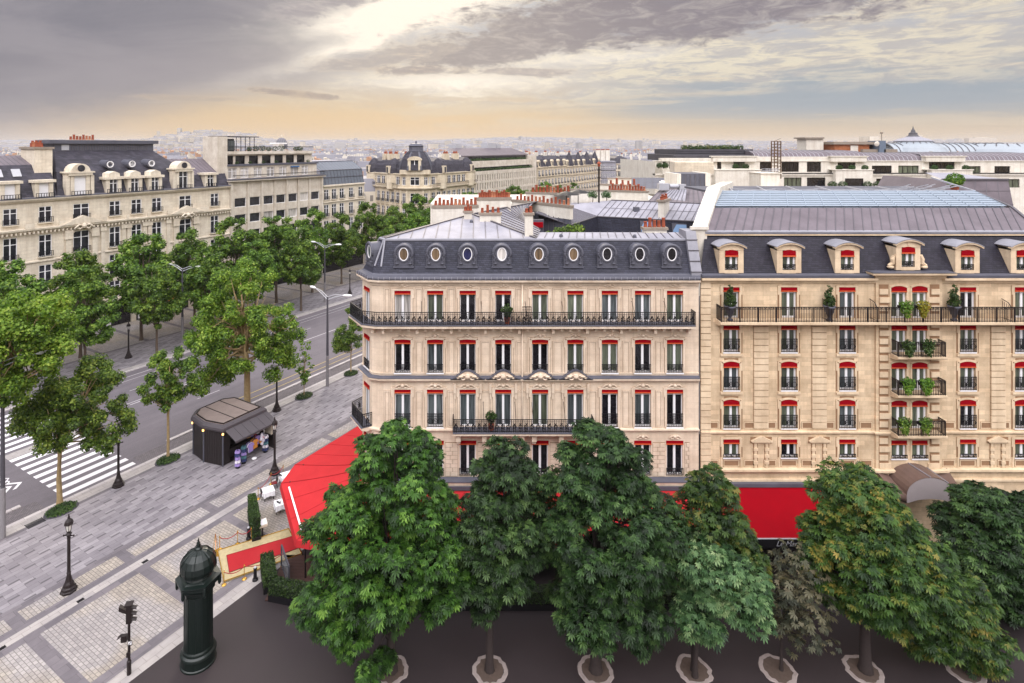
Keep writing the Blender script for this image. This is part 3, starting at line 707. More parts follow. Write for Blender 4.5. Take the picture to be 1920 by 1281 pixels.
def offset_plan(plan, o):
    mb = MB(); mb.sweep(plan, [(o, 0), (o, 1)]); return [(v[0], v[1]) for v in mb.v[::2]]

def seams_on(mb, a0, a1, b0, b1, n, t=0.05, hgt=0.05, lift=0.02, skip=()):
    """standing seams between the edge a0-a1 (foot) and the edge b0-b1 (head)"""
    a0, a1, b0, b1 = map(Vector, (a0, a1, b0, b1)); nor = (a1-a0).cross(b0-a0).normalized()
    if nor.z < 0: nor = -nor
    for i in range(n+1):
        if i in skip: continue
        f = i/n; p, q = a0.lerp(a1, f) + nor*lift, b0.lerp(b1, f) + nor*lift
        if (q-p).length > 0.05: mb.bar(p, q, t, hgt, nor)

def pots(parent, pts, h=0.75, r=0.13, name='chimney_pot'):
    """terracotta pots on a chimney, each its own mesh object"""
    for i, p in enumerate(pts):
        hh = round(h*(1.0 if i % 3 == 1 else 0.62 + 0.25*((i*7) % 4)/4), 2)
        mt_ = 'terra2' if (i*5) % 7 in (2, 4) else 'terra'
        me = cached(('pot', hh, r, mt_), lambda: MB().lathe([(r*1.1, 0), (r*1.05, hh*0.1), (r*0.86, hh*0.85), (r*1.02, hh*0.92), (r*1.0, hh), (r*0.7, hh), (r*0.7, hh*0.8), (0.0, hh*0.8)], n=10).mesh('chimney_pot', M[mt_], True))
        link(name, me, parent, p)

def oeil_mesh():
    """lead-clad bull's-eye dormer: centred on x, base z = 0, front face at y = 0, running back into the roof"""
    mb = MB(); R1 = 0.72
    # body: arched hood extruded back
    prof = [(-R1, 0.0), (-R1, 1.0)] + [(R1*math.cos(math.pi - math.pi*i/12), 1.0 + R1*math.sin(math.pi*i/12)) for i in range(1, 12)] + [(R1, 1.0), (R1, 0.0)]
    mb.ext([(x, 0.0, z) for x, z in prof], (0, 1.4, 0))
    # projecting hood roll
    for rr, yy, tt in ((0.66, -0.06, 0.11), (0.5, -0.05, 0.05)):
        pts = [(rr*math.cos(math.pi*1.08 - math.pi*1.16*i/14), yy, 1.0 + rr*math.sin(math.pi*1.08 - math.pi*1.16*i/14)) for i in range(15)]
        mb.path(pts, [tt*0.7] + [tt]*13 + [tt*0.7], 8)
    # side volutes and apron
    for sg in (-1, 1):
        mb.lathe([(0.0, -0.06), (0.13, -0.05), (0.15, 0.0), (0.13, 0.05), (0.0, 0.06)], (sg*0.5, -0.04, 0.28), 10)
        mb.path([(sg*0.62, -0.05, 0.9), (sg*0.5, -0.06, 0.7), (sg*0.56, -0.05, 0.48), (sg*0.5, -0.06, 0.25)], 0.07, 6)
    mb.box(-0.78, 0.78, -0.08, 0.02, -0.06, 0.05)
    return mb.mesh('dormer', M['zincD'], False)
def ellipse_ring(mb, a, b, t, y0, y1, cz, n=24):
    for i in range(n):
        t0, t1 = 2*math.pi*i/n, 2*math.pi*(i+1)/n
        p = [((a+k)*math.cos(q), (b+k)*math.sin(q)+cz) for q in (t0, t1) for k in (0, t)]
        mb.ext([(p[0][0], y0, p[0][1]), (p[2][0], y0, p[2][1]), (p[3][0], y0, p[3][1]), (p[1][0], y0, p[1][1])], (0, y1-y0, 0))
def oeil(parent, pos, rot, z0, pane):
    o = link('dormer', cached('oeil', oeil_mesh), parent, (pos[0], pos[1], z0), (0, 0, rot))
    def fr():
        mb = MB(); ellipse_ring(mb, 0.3, 0.45, 0.06, -0.09, -0.01, 0.98); return mb.mesh('frame', M['white'])
    def sr():
        mb = MB(); ellipse_ring(mb, 0.365, 0.515, 0.1, -0.07, -0.005, 0.98); return mb.mesh('surround', M['zincD'])
    def pn():
        mb = MB(); mb.ext([(0.3*math.cos(2*math.pi*i/24), -0.03, 0.98+0.45*math.sin(2*math.pi*i/24)) for i in range(24)], (0, 0.02, 0)); return mb.mesh('pane', M[pane])
    link('frame', cached('oeil_fr', fr), o); link('surround', cached('oeil_sr', sr), o); link('pane', cached(('oeil_pn', pane), pn), o)
    return o
M['pane_amber'] = glasspane('amber_room_glass', srgb(112, 92, 70), 0.15, True)
M['pane_blue'] = glasspane('blue_room_glass', srgb(40, 42, 84), 0.1)
# ================================================================ the corner building (left of the two main facades)
YF = 43.2
FX = lambda px: (px - CX)/25.0
FZ = lambda py: HC - (py - HY)/25.0
def build_corner():
    B = thing('corner_building', 'pale limestone corner building with blue slate mansard, round lead dormers and red window awnings', 'building', (0, YF, 0))
    A, E, P1, P2 = (-7.3, 0.0), (16.6, 0.0), (-7.95, 0.22), (-9.0, 1.95)
    D = (P2[0]+DX*24, P2[1]+DY*24)
    plan = [D, P2, P1, A, E]
    cols = [FX(p) for p in (755, 816, 877, 943.5, 1012.5, 1078.5, 1143, 1205, 1265)]
    W = 1.2; floors = [(5.35, 7.95), (8.98, 11.8), (13.05, 15.5), (16.86, 19.2)]
    GF = 4.4
    mb = MB()
    holes = [(x-A[0]-W/2, x-A[0]+W/2, z0, z1) for x in cols for z0, z1 in floors]
    wall_holes(mb, A, (1, 0), E[0]-A[0], GF, 20.0, holes)
    # chamfered corner with a column of windows
    dx, dy = P1[0]-P2[0], P1[1]-P2[1]; L2 = math.hypot(dx, dy); u2 = (dx/L2, dy/L2); W2 = 1.05
    wall_holes(mb, P2, u2, L2, GF, 20.0, [(L2/2-W2/2, L2/2+W2/2, z0, z1) for z0, z1 in floors])
    dx, dy = A[0]-P1[0], A[1]-P1[1]; l = math.hypot(dx, dy); wall_holes(mb, P1, (dx/l, dy/l), l, GF, 20.0, [])
    uav = (-DX, -DY); avc = [2.2 + 2.7*i for i in range(8)]
    wall_holes(mb, D, uav, 24, GF, 20.0, [(a-W/2, a+W/2, z0, z1) for a in avc for z0, z1 in floors])
    mb.quad((E[0], 0, GF), (E[0], 8, GF), (E[0], 8, 20.5), (E[0], 0, 20.5))
    obj('wall', mb, M['stoneL'], B)
    # dark glazed ground floor
    mb = MB(); pl = offset_plan(plan, -0.3); mb.sweep(pl, [(0, 0), (0, GF)]); obj('shopfront', mb, M['pane_dark'], B)
    mb = MB(); mb.sweep(plan, [(0, 4.3), (0.12, 4.35), (0.5, 4.7), (0.55, 4.95), (0.55, 5.1), (0.02, 5.16)], ring=True); obj('cornice', mb, M['stoneLtrim'], B)
    mb = MB(); mb.sweep(plan, [(0.0, 5.18), (0.6, 5.12), (0.6, 5.17), (0.0, 5.24)], ring=True); obj('flashing', mb, M['zincD'], B)
    # windows
    pick = {0: ['pane_white', 'pane_green', 'pane_dark', 'pane_dark', 'pane_green', 'pane_green', 'pane_grey', 'pane_grey', 'pane_green'],
            1: ['pane_dark', 'pane_grey', 'pane_dark', 'pane_dark', 'pane_dark', 'pane_green', 'pane_green', 'pane_dark', 'pane_green'],
            2: ['pane_grey', 'pane_grey', 'pane_grey', 'pane_grey', 'pane_green', 'pane_grey', 'pane_dark', 'pane_grey', 'pane_dark'],
            3: ['pane_dark']*9}
    for fi, (z0, z1) in enumerate(reversed(floors)):
        for ci, x in enumerate(cols):
            g = 0.0
            if fi == 1: g = 0.62
            if fi == 2 and not 2 <= ci <= 5: g = 1.0
            if fi == 3: g = 0.55
            window(B, (x, 0), 0, z0, W, round(z1-z0, 3), 'L', pick[fi][ci], 0.28, g, 0.05 if fi == 1 else 0.0, fi == 2, fi in (1, 2))
        mid = (P2[0]+u2[0]*L2/2, P2[1]+u2[1]*L2/2)
        window(B, mid, math.atan2(u2[1], u2[0]), z0, W2, round(z1-z0, 3), 'L', 'pane_grey', 0.28, 0.62 if fi == 1 else 0, 0.05 if fi == 1 else 0, False, fi in (1, 2))
        for a in avc[-3:]:
            window(B, (D[0]+uav[0]*a, D[1]+uav[1]*a), math.atan2(uav[1], uav[0]), z0, W, round(z1-z0, 3), 'L', 'pane_grey', 0.28, 0, 0.0, False, False)
    # mouldings of each storey
    mb = MB()
    for i, x in enumerate(cols):
        surround(mb, x, 16.86, 19.2, W, 0.16, 0.09); cartouche(mb, x, 19.62, 0.75, -0.06)
        surround(mb, x, 13.05, 15.5, W, 0.16, 0.09, True, 0.05); cartouche(mb, x, 15.83, 0.75, -0.06)
        surround(mb, x, 8.98, 11.8, W, 0.16, 0.09); cartouche(mb, x, 12.08, 0.95, -0.06)
        if i > 5: cartouche(mb, x, 8.25, 0.8, -0.05)
    edges = [A[0]] + cols + [E[0]]
    for i in range(len(edges)-1):
        a = edges[i] + (0.3 if i == 0 else W/2+0.36); b = edges[i+1] - (0.9 if i == len(edges)-2 else W/2+0.36)
        if b-a > 0.3:
            for z0, z1 in ((17.0, 19.4), (13.0, 15.4), (9.0, 11.7)): frame_panel(mb, a, b, z0, z1, 0.07, 0.05)
            if 2 <= i <= 6:
                for c in ((a, b) if i not in (2, 6) else ((b,) if i == 2 else (a,))): mb.box(c-0.09, c+0.09, -0.16, 0, 11.55, 12.25); mb.box(c-0.07, c+0.07, -0.1, 0, 11.1, 11.55)
    for i in range(len(edges)-1):                      # rusticated lowest storey
        a = edges[i] + (0.1 if i == 0 else W/2+0.16); b = edges[i+1] - (0.7 if i == len(edges)-2 else W/2+0.16)
        for k in range(8):
            m = (a+b)/2 + (0.3 if k % 2 else -0.3)*min(1, b-a-0.6); z = 5.32 + k*0.31
            mb.box(a, m-0.02, -0.05, 0, z, z+0.27); mb.box(m+0.02, b, -0.05, 0, z, z+0.27)
    obj('moulding', mb, M['stoneLtrim'], B)
    mb = MB(); T_ = 0.16                                # dark plates: shade painted round frames and panels, with some grime
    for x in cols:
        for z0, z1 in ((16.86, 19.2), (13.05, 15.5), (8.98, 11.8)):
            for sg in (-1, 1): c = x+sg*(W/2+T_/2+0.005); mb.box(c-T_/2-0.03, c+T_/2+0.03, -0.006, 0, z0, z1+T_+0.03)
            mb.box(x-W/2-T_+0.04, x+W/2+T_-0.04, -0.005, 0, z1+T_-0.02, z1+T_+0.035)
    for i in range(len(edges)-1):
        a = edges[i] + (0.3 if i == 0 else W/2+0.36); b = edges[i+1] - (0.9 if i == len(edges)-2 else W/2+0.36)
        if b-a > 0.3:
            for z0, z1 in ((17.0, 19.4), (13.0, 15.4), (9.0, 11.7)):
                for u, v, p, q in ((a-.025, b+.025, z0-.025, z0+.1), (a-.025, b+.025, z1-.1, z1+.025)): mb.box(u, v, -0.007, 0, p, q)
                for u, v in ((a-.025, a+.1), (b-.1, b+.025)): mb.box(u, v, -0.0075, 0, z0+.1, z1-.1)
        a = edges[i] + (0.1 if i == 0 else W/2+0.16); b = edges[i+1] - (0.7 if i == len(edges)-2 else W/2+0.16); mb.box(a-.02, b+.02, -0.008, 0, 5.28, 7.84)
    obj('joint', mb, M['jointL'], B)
    mb = MB(); mb.sweep(plan, [(0, 12.3), (0.1, 12.34), (0.16, 12.5), (0.3, 12.56), (0.3, 12.7), (0, 12.72)], ring=True)
    mb.sweep(plan, [(0, 12.98), (0.06, 12.98), (0.06, 13.04), (0, 13.05)], ring=True)
    mb.sweep(plan, [(0, 8.66), (0.08, 8.68), (0.2, 8.76), (0.2, 8.86), (0, 8.88)], ring=True); obj('string_course', mb, M['stoneLtrim'], B)
    mb = MB(); mb.sweep(plan, [(0, 12.725), (0.33, 12.705), (0.33, 12.74), (0, 12.84)], ring=True); obj('flashing', mb, M['zincD'], B)
    # scrolled pediments over the four middle windows
    for x in cols[2:6]:
        mb = MB(); n = 14; top = []
        for k in range(n+1):
            f = -1+2*k/n; top.append((x+f*1.28, 12.66 + 0.62*(math.cos(f*math.pi)*0.5+0.5)))
        mb.mat(0).ext([(x-1.28, -0.3, 12.6)] + [(a, -0.3, z) for a, z in top] + [(x+1.28, -0.3, 12.6)], (0, 0.3, 0))
        cartouche(mb, x, 12.86, 1.3, -0.34)
        for sg in (-1, 1): mb.lathe([(0, -0.05), (0.17, -0.04), (0.2, 0), (0.17, 0.04), (0, 0.05)], (x+sg*0.5, -0.36, 12.92), 10)
        mb.mat(1)
        for k in range(n): 
            a, b = top[k], top[k+1]; mb.ext([(a[0], -0.36, a[1]), (b[0], -0.36, b[1]), (b[0], -0.36, b[1]+0.07), (a[0], -0.36, a[1]+0.07)], (0, 0.36, 0))
        obj('pediment', mb, [M['stoneLtrim'], M['zincD']], B)
    # the long balcony round the corner, and the short one below
    def balcony(pl, z, dep, railh, dent=True, thick=0.22, ends=True):
        mb = MB(); mb.mat(0).sweep(pl, [(0, z-thick-0.12), (dep*0.55, z-thick-0.1), (dep, z-thick+0.02), (dep, z-0.02), (0, z-0.02)], ring=True)
        if dent:
            for a, b in zip(pl[:-1], pl[1:]):
                dx, dy = b[0]-a[0], b[1]-a[1]; l = math.hypot(dx, dy); dx /= l; dy /= l; k = int(l/0.62)
                for i in range(k):
                    f = (i+0.5)*l/k; c = (a[0]+dx*f+dy*0.3, a[1]+dy*f-dx*0.3)
                    big = i % 4 == 0
                    mb.obox((c[0], c[1], z-thick-(0.28 if big else 0.2)), (dx*0.1, dy*0.1, 0), (dy*0.26, -dx*0.26, 0), (0, 0, 0.17 if big else 0.09))
        mb.mat(1).sweep(pl, [(0, z-0.018), (dep+0.04, z-0.018), (dep+0.04, z+0.03), (0, z+0.06)], ring=True)
        o = obj('balcony', mb, [M['stoneLtrim'], M['zincD']], B)
        q = offset_plan(pl, dep-0.1); pts = [(p[0], p[1], z+0.03) for p in q]
        if ends: pts = [(pl[0][0], pl[0][1], z+0.03)] + pts + [(pl[-1][0], pl[-1][1], z+0.03)]
        mb = MB(); rail_run(mb, pts, railh); obj('railing', mb, M['iron'], o); return o
    Dh = (P2[0]+DX*3.0, P2[1]+DY*3.0)
    balcony([Dh, P2, P1, A, (16.05, 0)], 16.82, 0.92, 0.95)
    balcony([(FX(850), 0), (FX(1109), 0)], 8.94, 0.95, 0.95, False, 0.2)
    mb = MB()
    for px in (860, 908, 930, 978, 1000, 1050, 1100):
        mb.box(FX(px)-0.17, FX(px)+0.17, -0.7, 0, 8.2, 8.62); mb.box(FX(px)-0.14, FX(px)+0.14, -0.4, 0, 7.9, 8.2)
    obj('bracket', mb, M['stoneLtrim'], B)
    balcony([(P2[0]+DX*1.2, P2[1]+DY*1.2), P2, P1], 8.94, 0.8, 1.0, False, 0.2)
    # dividing grille of the balcony, and thin awning rods
    mb = MB()
    for px in (986, ):
        rail_run(mb, [(FX(px)-0.33, -0.8, 16.85), (FX(px)+0.33, -0.8, 16.85)], 1.35, 0.1)
    obj('grille', mb, M['iron'], B)
    mb = MB()
    for px in (791, 902, 984, 1052, 1183, 1243): mb.path([(FX(px), -0.05, 18.4), (FX(px), -0.3, 18.45), (FX(px)+0.06, -0.85, 17.7)], 0.018, 4)
    for px in (906, 965, 997, 1056): mb.path([(FX(px), -0.05, 10.9), (FX(px)+0.03, -0.85, 9.9)], 0.018, 4)
    obj('awning_rod', mb, M['iron'], B)
    mb = MB(); mb.tube((FX(979), -0.12, 4.9), (FX(979), -0.12, 19.7), 0.06, n=8); obj('downpipe', mb, M['stoneLtrim'], B, True)
    # cornice, gutter, mansard
    mb = MB(); mb.sweep(plan, [(0, 19.55), (0.1, 19.6), (0.12, 19.78), (0.4, 19.9), (0.42, 20.02), (0, 20.04)], ring=True); obj('cornice', mb, M['stoneLtrim'], B)
    mb = MB(); mb.sweep(plan, [(-0.1, 20.05), (0.36, 20.05), (0.4, 20.18), (0.34, 20.3), (0.05, 20.38), (-0.1, 20.5)], ring=True)
    mb.mat(1); q = offset_plan(plan, 0.41)
    for a, b in zip(q[:-1], q[1:]):
        l = math.hypot(b[0]-a[0], b[1]-a[1]); k = max(1, int(l/0.42))
        for i in range(k): mb.bar((a[0]+(b[0]-a[0])*i/k, a[1]+(b[1]-a[1])*i/k, 20.04), (a[0]+(b[0]-a[0])*i/k, a[1]+(b[1]-a[1])*i/k, 20.3), 0.03)
    obj('gutter', mb, [M['zincD'], M['zincL']], B)
    rp = [(D[0], D[1]), P2, P1, A, (16.4, 0)]
    mb = MB(); mb.sweep(rp, [(-0.02, 20.4), (-0.3, 20.95), (-1.18, 22.8)]); obj('mansard', mb, M['slate'], B)
    mb = MB(); mb.sweep(rp, [(-1.1, 22.74), (-1.08, 22.86), (-1.2, 22.93), (-1.35, 22.93), (-1.35, 22.74)], ring=True)
    hip = offset_plan(rp, -0.26), offset_plan(rp, -1.1)
    for k in (1, 2, 3): mb.bar((*hip[0][k], 20.95), (*hip[1][k], 22.8), 0.12, 0.07)
    obj('ridge_flashing', mb, M['zinc'], B)
    for ci, (px, pn) in enumerate(zip((757, 817, 876.5, 941, 1010, 1075, 1138, 1199, 1259), ('pane_amber', 'pane_amber', 'pane_blue', 'pane_white', 'pane_amber', 'pane_amber', 'pane_dark', 'pane_dark', 'pane_dark'))):
        oeil(B, ((px-CX)/F*(YF+0.25), 0.22), 0, 20.92, pn)
    mid = (P2[0]+u2[0]*L2*0.42 - u2[1]*0.3, P2[1]+u2[1]*L2*0.42 + u2[0]*0.3)
    oeil(B, mid, math.atan2(u2[1], u2[0]), 20.9, 'pane_grey')
    # zinc roofs above the mansard
    e = offset_plan(rp, -1.2); zE = 22.9
    T = Vector((-0.47, 7.8, 24.0)); Q = Vector((4.53, 1.2, zE)); d3 = Vector((DX, DY, 0)); T3 = T + d3*12.4; T4 = T + d3*15
    A3, P13, P23, D3 = (Vector((p[0], p[1], zE)) for p in (e[3], e[2], e[1], e[0]))
    C2 = Vector((5.34, 5.3, 23.0)); C1 = Vector((3.9, 13.5, 23.0))
    mb = MB(); mb.mat(0)
    mb.poly([A3, Q, T]); mb.poly([P13, A3, T]); mb.poly([P23, P13, T]); mb.poly([P23, T, T4, D3])
    mb.poly([T, Q, C2, C1, T3]); E3 = Vector((16.4, 1.2, zE)); F3 = Vector((16.4, 2.9, 23.14)); Q2 = Vector((5.0, 2.9, 23.14))
    mb.poly([Q, E3, F3, Q2]); mb.poly([Q2, F3, Vector((16.4, 7.5, 22.1)), Vector((5.4, 7.5, 22.1))])
    mb.poly([C2, Vector((5.4, 7.5, 22.1)), Vector((5.4, 7.5, 14)), Vector((5.34, 5.3, 14))]); mb.poly([C1, C2, C2-Vector((0, 0, 9)), C1-Vector((0, 0, 9))])
    mb.mat(1)
    for i in range(1, 12):                              # seams of the front hip
        x = A3.x + (Q.x-A3.x)*i/12; f = (x-A3.x)/(T.x-A3.x) if x < T.x else (Q.x-x)/(Q.x-T.x)
        mb.bar((x, 1.2, zE+0.03), (x, 1.2+(T.y-1.2)*f, zE+(T.z-zE)*f+0.03), 0.045, 0.05)
    seams_on(mb, Q, E3, Q2, F3, 19, 0.045)
    for k in range(1, 15):                              # courtyard slope
        f = k/15; a = T.lerp(T3, f); b = (Q.lerp(C2, f/0.35) if f < 0.35 else C2.lerp(C1, (f-0.35)/0.65)); mb.bar(a+Vector((0, 0, 0.03)), b+Vector((0, 0, 0.03)), 0.07, 0.07)
    for k in range(1, 6): f = k/6; mb.bar(P23.lerp(A3, f)+Vector((0, 0, .03)), T+Vector((0, 0, .03)), 0.045, 0.05)
    for k in range(1, 20): f = k/20; mb.bar(P23.lerp(D3, f)+Vector((0, 0, .03)), T.lerp(T4, f)+Vector((0, 0, .03)), 0.05, 0.05)
    for a, b in ((A3, T), (Q, T), (T, T4)): mb.bar(a+Vector((0, 0, .05)), b+Vector((0, 0, .05)), 0.16, 0.1)
    obj('zinc_roof', mb, [M['zincL'], M['seam']], B)
    # vents
    mb = MB()
    for p in ((872+12, 415, 23.7), (1052, 442, 23.05), (1190, 443, 23.05)):
        mb = MB(); q = G(*p); mb.lathe([(0.16, -0.1), (0.14, 0.05), (0.08, 0.13), (0, 0.16)], (q.x, q.y-YF, q.z), 8)
        obj('roof_vent', mb, M['zincD'], B)
    def chimney(x0, x1, y0, y1, z0, z1, npot, cap=0.14, h=0.6, mat='render', r=0.13):
        mb = MB(); mb.mat(0).box(x0, x1, y0, y1, z0, z1); mb.mat(1).box(x0-0.1, x1+0.1, y0-0.1, y1+0.1, z1, z1+cap)
        o = obj('chimney', mb, [M[mat], M['coping']], B)
        pots(o, [(x0+(x1-x0)*(i+0.5)/npot, (y0+y1)/2, z1+cap) for i in range(npot)], h, r*0.9); return o
    chimney(-1.15, -0.45, 6.3, 6.9, 23.3, 24.3, 3, 0.16, 0.55)
    chimney(0.2, 2.0, 5.6, 6.2, 22.9, 24.2, 4, 0.18, 0.65)
    chimney(3.72, 4.35, 1.7, 2.3, 22.7, 24.65, 2, 0.18, 0.5, 'render', 0.15)
    chimney(13.3, 15.1, 2.7, 3.3, 22.8, 23.35, 5, 0.2, 0.75, 'render', 0.16)
    def party(a, b, zt, zb, npot, thick=0.45, lo='render', h=0.7, f0=0.08, f1=0.95):
        a, b = Vector((*a, 0)), Vector((*b, 0)); d = (b-a).normalized(); n_ = Vector((-d.y, d.x, 0))*thick
        mb = MB(); mb.mat(0).ext([a+Vector((0, 0, zb)), b+Vector((0, 0, zb)), b+Vector((0, 0, zt)), a+Vector((0, 0, zt))], n_)
        m_ = -n_*0.12 - d*0.08
        mb.mat(1).ext([a+m_+Vector((0, 0, zt)), b+m_+d*0.16+Vector((0, 0, zt)), b+m_+d*0.16+Vector((0, 0, zt+0.28)), a+m_+Vector((0, 0, zt+0.28))], n_*1.24)
        o = obj('party_wall', mb, [M[lo], M['coping']], B)
        if npot: pots(o, [a.lerp(b, f0+(f1-f0)*i/max(1, npot-1)) + n_*0.5 + Vector((0, 0, zt+0.28)) for i in range(npot)], h, 0.135)
        return o
    party((-4.15, 9.8), (0.05, 10.3), 24.3, 22.9, 11)
    party((0.0, 13.0), (3.3, 13.3), 24.75, 22.9, 13)
    party((3.9, 22.0), (9.4, 15.2), 23.75, 22.6, 14)
    mb = MB(); mb.mat(0).ext([(3.95, 21.9, 14), (9.35, 15.3, 14), (9.35, 15.3, 22.55), (3.95, 21.9, 23.3)], (0.2, 0.15, 0))
    a, b = Vector((3.9, 21.85, 0)), Vector((9.3, 15.25, 0)); mb.mat(1)
    for k in range(1, 12):
        p = a.lerp(b, k/12); mb.bar(p+Vector((0, 0, 19)), p+Vector((0, 0, 22.6+0.6*(1-k/12))), 0.06, 0.06, (1, 0, 0))
    obj('courtyard_wall', mb, [M['zincD'], M['seam']], B)
    mb = MB(); mb.mat(0).box(3.6, 6.6, 14.0, 14.3, 18, 22.75); mb.mat(1).box(5.2, 6.5, 13.7, 14.0, 22.0, 22.5); obj('courtyard_bay', mb, [M['zincD'], M['red']], B)
    # lead-covered party gable towards the neighbour
    mb = MB(); mb.mat(0).ext([(16.02, -0.12, 20.0), (16.02, -0.12, 20.55), (16.02, 1.1, 23.5), (16.02, 2.6, 23.5), (16.02, 2.6, 20.0)], (0.78, 0, 0))
    mb.mat(1)
    for z in (20.6, 21.35, 22.1, 22.85): y = -0.12 + (z-20.55)/2.95*1.22; mb.box(15.99, 16.83, y-0.06, y+0.05, z, z+0.05)
    obj('lead_gable', mb, [M['zinc'], M['seam']], B)
    return B
corner = build_corner()
# ================================================================ the long golden building on the right, and the street awnings
def build_hotel():
    OX = 30.0
    B = thing('hotel_building', 'golden limestone building with dark slate roof, stone dormers and glazed louvred rooftop', 'building', (OX, YF, 0))
    X = lambda px: FX(px) - OX
    x0, x1 = X(1313), X(2010); W = 1.15
    floors = [(6.7, 8.05), (8.9, 10.9), (11.75, 13.75), (14.6, 16.6), (17.15, 19.45)]
    single = [X(p) for p in (1371, 1479, 1588, 1814, 1917)]; pair = [X(1682.5), X(1721)]; WP = 1.1
    b0, b1 = X(1640), X(1764)
    mb = MB(); hol = []
    for z0, z1 in floors:
        hol += [(x-x0-W/2, x-x0+W/2, z0, z1) for x in single if x < b0]
    wall_holes(mb, (x0, 0), (1, 0), b0-x0, 4.9, 20.05, hol, 0.32)
    wall_holes(mb, (b0, -0.14), (1, 0), b1-b0, 4.9, 20.4, [(x-b0-WP/2, x-b0+WP/2, z0, z1) for x in pair for z0, z1 in floors], 0.36)
    wall_holes(mb, (b1, 0), (1, 0), x1-b1, 4.9, 20.05, [(x-b1-W/2, x-b1+W/2, z0, z1) for x in single if x > b1 for z0, z1 in floors], 0.32)
    for xx, s_ in ((b0, 0), (b1, 0)): mb.quad((xx, -0.14, 4.9), (xx, 0, 4.9), (xx, 0, 20.4), (xx, -0.14, 20.4))
    mb.quad((x0, 0, 0), (x0+DX*10, DY*10, 0), (x0+DX*10, DY*10, 20.4), (x0, 0, 20.4))
    # ground storey: stone with arches on the right, dark terrace front on the left
    ga = X(1590)
    n = 12
    def arch_wall(a, b, c, r, zs):
        pts = [(c+r*math.cos(math.pi*i/n), zs+r*math.sin(math.pi*i/n)) for i in range(n+1)]
        mb.quad((a, 0, 0), (c-r, 0, 0), (c-r, 0, zs), (a, 0, zs)); mb.quad((c+r, 0, 0), (b, 0, 0), (b, 0, zs), (c+r, 0, zs))
        for i in range(n):
            p, q = pts[i], pts[i+1]
            xa = c+(b-c)*max(-1, min(1, math.cos(math.pi*i/n)*1.35)) if False else None
            mb.quad((p[0], 0, p[1]), (p[0], 0, 4.9), (q[0], 0, 4.9), (q[0], 0, q[1])); mb.quad((p[0], 0, p[1]), (q[0], 0, q[1]), (q[0], 0.5, q[1]), (p[0], 0.5, p[1]))
        mb.quad((a, 0, zs), (c-r, 0, zs), (c-r, 0, 4.9), (a, 0, 4.9)); mb.quad((c+r, 0, zs), (b, 0, zs), (b, 0, 4.9), (c+r, 0, 4.9))
    mb.quad((ga, 0, 0), (X(1800), 0, 0), (X(1800), 0, 4.9), (ga, 0, 4.9))
    arch_wall(X(1800), X(1880), X(1840), 1.0, 2.6); arch_wall(X(1880), x1, X(1930), 1.35, 3.0)
    obj('wall', mb, M['stoneR'], B)
    mb = MB(); mb.box(x0+0.05, ga, 0.15, 0.3, 0, 4.9); mb.box(ga, x1, 0.5, 0.6, 0, 4.9); obj('shopfront', mb, M['pane_dark'], B)
    # windows
    rnd = random.Random(3)
    for fi, (z0, z1) in enumerate(floors):
        h = round(z1-z0, 3); ar = 0.12 if 1 <= fi <= 3 else 0.0; g = 1.0 if 1 <= fi <= 3 else (0.28 if fi == 0 else 0.0)
        for ci, x in enumerate(single):
            pn = 'pane_green' if rnd.random() < 0.7 else 'pane_grey'
            if (fi, ci) in ((0, 1), (4, 3)): pn = 'pane_dark'
            if (fi, ci) == (1, 3): pn = 'pane_dark'
            window(B, (x, 0), 0, z0, W, h, 'R', pn, 0.32, g, ar, True, fi in (0, 1, 2, 3), 0.1)
        for x in pair: window(B, (x, -0.14), 0, z0, WP, h, 'R', 'pane_green', 0.32, 0.28 if fi == 0 else 0, 0.12 if fi else 0.0, True, fi == 0, 0.1)
    # surrounds
    mb = MB()
    for fi, (z0, z1) in enumerate(floors):
        for x in single: surround(mb, x, z0-0.06, z1, W, 0.16, 0.05, True, 0.14 if 1 <= fi <= 3 else 0.0)
        i0 = len(mb.v)
        for x in pair: surround(mb, x, z0, z1, WP, 0.14, 0.05, False, 0.14 if fi else 0.0)
        mb.off(i0, (0, -0.14, 0))
        if fi in (2, 3):
            for x in single: mb.box(x-W/2-0.25, x+W/2+0.25, -0.12, 0, z0-0.3, z0-0.12)
    # apron panels, framed niches with little pediments between the lowest windows
    xs = sorted(single + [x0, b0, b1])
    for c in single:
        mb.box(c-W/2-0.22, c-W/2-0.1, -0.06, 0, 6.0, 6.68); mb.box(c+W/2+0.1, c+W/2+0.22, -0.06, 0, 6.0, 6.68)
        frame_panel(mb, c-W/2, c+W/2, 6.02, 6.5, 0.05, 0.03)
        for sg in (-1, 1):
            a, b = sorted((c+sg*(W/2+0.4), c+sg*(W/2+1.3))); frame_panel(mb, a, b, 6.02, 6.5, 0.05, 0.03); frame_panel(mb, a, b, 8.85, 9.35, 0.05, 0.03)
    for px in (1427, 1535.5, 1870):
        c = X(px); mb.box(c-0.62, c+0.62, -0.1, 0, 7.78, 7.9)
        mb.ext([(c-0.78, -0.2, 7.9), (c+0.78, -0.2, 7.9), (c+0.78, -0.2, 7.98), (c, -0.2, 8.36), (c-0.78, -0.2, 7.98)], (0, 0.2, 0))
        for sg in (-1, 1):
            mb.box(c+sg*0.42-0.1, c+sg*0.42+0.1, -0.05, 0, 5.95, 7.78)
            for z in (6.2, 6.7, 7.2): mb.box(c+sg*0.42-0.15, c+sg*0.42+0.15, -0.09, 0, z, z+0.22)
    obj_split('moulding', mb, M['stoneRtrim'], B, (b0, b1))
    mb = MB()                                           # dark plates painted for the shade and grime between frames, panels and rusticated strips
